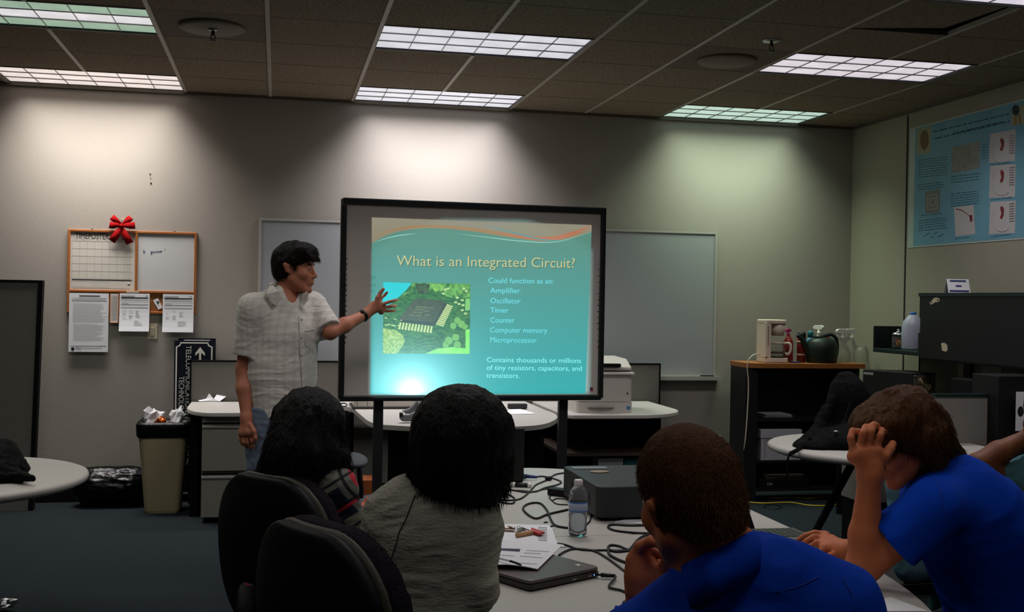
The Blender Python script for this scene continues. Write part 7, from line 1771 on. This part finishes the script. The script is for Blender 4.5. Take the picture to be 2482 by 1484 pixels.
strand_mesh('hair_ends', bob, 6000, .030, .0014, lambda p, n, r: n*.12+r.randn(len(p), 3)*.10+np.array([0, 0, -1.]), h_black, bob, 18, test=lambda p, n: p[:, 2] < 1.16).parent = w3
m_str = M('shirt_striped', (176, 173, 158), .85, bump=(60, .5, (1, 1, 3)), spec=.15)
checks(m_str, [('x', 260, .45, 0, (128, 128, 116), .8)], (0, .18, 0))
S = SDF(); T = SDF()
T.cap(shL*.9+shR*.1, shR*.92+shL*.08, .062, .060, .07); T.cap(P(1085, 1205, D-.02), P(1050, 1300, D-.01), .06, .12, .06, flat=((0, 1, 0), .8)); T.cap(P(1050, 1310, D), P(1020, 1430, D), .155, .135, .06, flat=((0, 1, 0), .72)); T.cap(P(1020, 1430, D), pel, .135, .15, .05, flat=((0, 1, 0), .78)); T.cap(P(1085, 1205, D-.03), shL, .04, .05, .05); T.cap(P(1108, 1215, D-.03), shR, .045, .05, .05)
T.plane((0, 0, pel.z-.05), (0, 0, -1)); sdf_sub(S, T)
T = SDF(); T.cap(shR, elR, .055, .050, .03); T.cap(elR, wrR, .050, .044, .03); T.plane(elR.lerp(wrR, .45), wrR-elR); sdf_sub(S, T, .018)
T = SDF(); T.cap(shL, elL, .055, .048, .03); T.cap(elL, wrL, .048, .042, .03); T.plane(elL.lerp(wrL, .6), wrL-elL); sdf_sub(S, T, .02)
shirt = sobj('shirt', S, .0052, m_str, w3, disp=wrinkle(.0055, (8, 8, 26), 51, .5)); bpy.context.view_layer.update()
pts = [on(shirt, u, v, .0006) for u, v in ((1006, 1201), (995, 1230), (984, 1258), (968, 1290), (960, 1320), (950, 1350), (941, 1385), (934, 1420), (932, 1450))]; pts = [q for q in pts if q is not None]
if len(pts) > 2: MB().tube(spline(pts, 5), .0016, 5).build('back_seam', M('seam_dark', (44, 44, 38), .9), w3, world=True)
S = SDF()
for sx_ in (-.10, .10): S.cap((pel.x+sx_, D, .51), (pel.x+sx_+.12, D+.44, .51), .09, .066, .03); S.cap((pel.x+sx_+.12, D+.44, .51), (pel.x+sx_+.10, D+.41, .10), .064, .05, .03)
S.cap((pel.x, D, .54), (pel.x, D, .60), .14, .13, .05); S.plane((0, 0, .06), (0, 0, -1)); sobj('trousers', S, .012, m_jeand, w3)

# ---- woman with long dark hair in the plaid shirt
D = 3.55
H = Head(P(756, 1052, D), (.55, .70, -.42), (.2, .3, .92), .88)
neck = P(735, 1110, D-.03); shR, shL = P(815, 1188, D-.12), P(690, 1170, D+.14); elR = P(850, 1300, D-.10); wrR = P(878, 1240, D+.06); pel = P(700, 1420, D-.05)
elL = P(790, 1290, D+.25); wrL = P(890, 1238, D+.22); base = Vector((pel.x, D, 0))
S = SDF(); H.add(S, neck=neck, nr=.05); S.cap(neck, P(735, 1200, D), .055, .09, .05); S.cap(P(735, 1210, D), pel, .10, .115, .05); S.cap(shL, shR, .042, None, .05)
for a, e, w_ in ((shR, elR, wrR), (shL, elL, wrL)): S.cap(a, e, .042, .036, .03); S.cap(e, w_, .035, .023, .03)
S.cap(wrR, P(893, 1228, D+.10), .022, .018, .02)
fing(S, [(893, 1222, D+.10), (902, 1212, D+.13), (908, 1208, D+.15)], .009); fing(S, [(896, 1227, D+.10), (908, 1218, D+.13), (914, 1216, D+.15)], .009); fing(S, [(897, 1232, D+.10), (910, 1226, D+.13), (916, 1224, D+.15)], .0088); fing(S, [(895, 1238, D+.10), (907, 1234, D+.13), (913, 1232, D+.15)], .0078); fing(S, [(884, 1222, D+.08), (890, 1212, D+.09), (896, 1208, D+.10)], .010, .006)
S.cap(wrL, wrL+Vector((.06, .03, 0)), .02, .016, .02)
for i in range(4): S.cap(wrL+Vector((.055, .03+.015*i-.02, 0)), wrL+Vector((.12, .04+.017*i-.02, -.01)), .008, .006, .003)
for sx_ in (-.09, .09): S.cap((pel.x+sx_*.6, D+sx_, .50), (pel.x+.38+sx_*.6, D+.22+sx_, .50), .07, .05, .03); S.cap((pel.x+.38+sx_*.6, D+.22+sx_, .50), (pel.x+.36+sx_*.6, D+.2+sx_, .07), .045, .032, .03); S.cap((pel.x+.36+sx_*.6, D+.2+sx_, .04), (pel.x+.46+sx_*.6, D+.26+sx_, .035), .032, .025, .02)
w2 = person('person', S, .007, sk_dark if False else M('skin_tan', (184, 92, 54), .55, spec=.35), base, 'woman with long dark hair seen from behind in a plaid shirt, seated before the presenter')
S = SDF(); S.ell(P(750, 1020, D), (.098, .115, .098), .03); S.cap(P(745, 1030, D-.02), P(735, 1110, D-.06), .100, .105, .05); S.cap(P(735, 1100, D-.06), P(705, 1180, D-.09), .105, .085, .05); S.cap(P(730, 1060, D-.04), P(672, 1160, D-.04), .075, .055, .05); S.cap(P(775, 1030, D-.02), P(798, 1130, D-.08), .065, .050, .05); S.cap(P(798, 1120, D-.08), P(812, 1165, D-.09), .05, .02, .04); S.cap(P(672, 1160, D-.04), P(655, 1200, D-.04), .055, .05, .05)
lh = sobj('hair', S, .006, h_black, w2, disp=lambda V, N: .006*vnoise(V*np.array([40, 40, 7.]), 35)+.003*vnoise(V*np.array([160, 160, 14.]), 36))
strand_mesh('hair_strands', lh, 9000, .05, .0015, lambda p, n, r: n*.18+r.randn(len(p), 3)*.12+np.array([0, 0, -1.]), h_black, lh, 28).parent = w2
m_pl = M('shirt_plaid', (30, 36, 50), .85, bump=(60, .4), spec=.15)
checks(m_pl, [('z', 7, .34, .15, (120, 118, 104), .75), ('x', 7, .34, .3, (112, 112, 104), .7), ('z', 7, .07, .62, (190, 40, 60), .9), ('x', 7, .07, .05, (190, 44, 64), .9), ('z', 14, .12, .1, (14, 18, 30), .9), ('x', 14, .12, .4, (14, 18, 30), .9)], (.2, .55, .3))
S = SDF(); T = SDF(); T.cap(shL*.92+neck*.08, shR*.95+neck*.05, .060, .062, .06); T.cap(neck+Vector((0, 0, -.04)), P(735, 1230, D), .07, .13, .06); T.cap(P(735, 1230, D), pel, .14, .15, .06, flat=((0, 1, 0), .85)); T.plane((0, 0, pel.z-.04), (0, 0, -1)); sdf_sub(S, T)
T = SDF(); T.cap(shR, elR, .060, .056, .03); T.cap(elR, wrR, .052, .038, .03); T.plane(elR.lerp(wrR, .72), wrR-elR); sdf_sub(S, T, .03)
T = SDF(); T.cap(shL, elL, .055, .05, .03); T.cap(elL, wrL, .048, .036, .03); T.plane(elL.lerp(wrL, .7), wrL-elL); sdf_sub(S, T, .03)
sobj('shirt', S, .006, m_pl, w2, disp=wrinkle(.005, (9, 9, 16), 61, .4))
S = SDF()
for sx_ in (-.09, .09): S.cap((pel.x+sx_*.6, D+sx_, .51), (pel.x+.39+sx_*.6, D+.23+sx_, .51), .09, .066, .03); S.cap((pel.x+.39+sx_*.6, D+.23+sx_, .51), (pel.x+.36+sx_*.6, D+.2+sx_, .10), .064, .05, .03)
S.cap((pel.x, D, .54), (pel.x, D, .60), .14, .13, .05); S.plane((0, 0, .06), (0, 0, -1)); sobj('trousers', S, .012, m_jeand, w2)

# ---- person at the right edge with a raised arm
D = 4.0
sh_, el_, wr_ = P(2450, 1165, D), P(2366, 1128, D-.05), P(2500, 1055, D+.0); pel = P(2520, 1420, D); hd = P(2540, 1010, D)
base = Vector((pel.x, D, 0)); H = Head(hd, (-.9, -.1, -.1), (0, 0, 1), 1.0)
S = SDF(); H.add(S, neck=P(2530, 1110, D), nr=.056); S.cap(P(2530, 1110, D), P(2520, 1190, D), .06, .09, .05); S.cap(P(2520, 1190, D), pel, .12, .125, .05)
S.cap(sh_, el_, .052, .044, .03); S.cap(el_, el_.lerp(wr_, .4), .044, .046, .02); S.cap(el_.lerp(wr_, .4), wr_, .046, .030, .02); hw_ = (wr_-el_).normalized(); S.cap(wr_, wr_+hw_*.08, .026, .02, .02)
for i in range(4): S.cap(wr_+hw_*.07+Vector((0, .018*i-.027, 0)), wr_+hw_*.14+Vector((0, .02*i-.03, .01)), .0095, .007, .003)
S.cap(wr_+hw_*.02+Vector((0, -.02, 0)), wr_+hw_*.06+Vector((0, -.045, .01)), .012, .009, .005)
S.cap(P(2510, 1180, D+.2), P(2500, 1290, D-.1), .05, .042, .03); S.cap(P(2500, 1290, D-.1), P(2452, 1200, D-.25), .042, .03, .03); e2_, w2_ = P(2500, 1290, D-.1), P(2452, 1200, D-.25)
hw2 = (w2_-e2_).normalized(); S.cap(w2_, w2_+hw2*.07, .026, .02, .02)
for i in range(4): S.cap(w2_+hw2*.06+Vector((0, .018*i-.027, 0)), w2_+hw2*.12+Vector((-.02, .02*i-.03, -.01)), .0095, .007, .003)
S.cap(w2_+hw2*.01+Vector((0, -.02, 0)), w2_+hw2*.05+Vector((0, -.04, 0)), .012, .009, .005)
for sx_ in (-.12, .12): S.cap((pel.x, D+sx_, .52), (pel.x-.36, D+sx_, .56), .075, .055, .03); S.cap((pel.x-.36, D+sx_, .56), (pel.x-.30, D+sx_, .08), .05, .035, .03); S.cap((pel.x-.30, D+sx_, .045), (pel.x-.44, D+sx_, .04), .035, .03, .02)
p6 = person('person', S, .008, sk_dark, base, 'dark-skinned person in a teal shirt with a raised arm, cut off by the right edge')
m_tl = M('shirt_teal', (72, 112, 118), .85, bump=(40, .5), spec=.12)
S = SDF(); T = SDF(); T.cap(P(2475, 1180, D), P(2560, 1170, D+.15), .08, None, .06); T.cap(P(2520, 1190, D), pel, .15, .155, .06); T.cap(sh_+Vector((.03, 0, -.02)), sh_.lerp(el_, .25), .07, .062, .04); T.plane((0, 0, pel.z-.05), (0, 0, -1)); sdf_sub(S, T); sobj('shirt', S, .008, m_tl, p6, disp=wrinkle(.006, (8, 8, 14), 71, .4))
S = SDF(); S.ell(H.p(-.015, 0, .045), (.11, .09, .095), .01, 'u', H.B()); S.ell(H.p(.09, 0, -.04), (.075, .1, .082), .01, 's', H.B()); sobj('hair', S, .008, h_black, p6, disp=tousle)
S = SDF()
for sx_ in (-.12, .12): S.cap((pel.x, D+sx_, .53), (pel.x-.38, D+sx_, .57), .095, .075, .03); S.cap((pel.x-.38, D+sx_, .57), (pel.x-.31, D+sx_, .10), .072, .06, .03)
S.cap((pel.x, D-.06, .56), (pel.x, D+.06, .56), .15, None, .05); S.plane((0, 0, .06), (0, 0, -1)); sobj('jeans', S, .012, m_tl, p6, disp=wrinkle(.005, (8, 8, 14), 72, .4))
S = SDF(); q = P(2185, 1178, D-.2)
# a folded jacket hanging over the chair behind the seated man
S.cap(q, q+Vector((.04, 0, -.30)), .052, .06, .04); S.cap(q+Vector((.05, .02, .0)), q+Vector((.12, .02, -.3)), .045, .055, .04); sobj('hanging_jacket', S, .008, M('jacket_pale_blue', (88, 122, 138), .9, spec=.1), None, loc=q, disp=wrinkle(.008, (10, 10, 8), 73, .4), label='pale blue cloth jacket hanging behind the long-haired man under his chin', cat='jacket')
q = P(2185, 1178, D-.2)
t = empty('coat_chair', (q.x+.10, q.y+.03, 0), 'dark chair holding the pale blue jacket behind the long-haired man', 'chair')
MB().plate(rrect(-.2, .2, -.0, .40, .06), .42, .47).build('seat', m_ch_sh, t, bevel=.02); MB().bb(-.06, .08, -.005, .015, .47, q.z-.1).build('backrest', m_ch_sh, t, bevel=.004)
for sx_ in (-.17, .17):
    for y in (.03, .37): MB().lathe([(.014, 0), (.014, .42)], (sx_, y, 0), 10).build('leg', m_ch_sh, t)
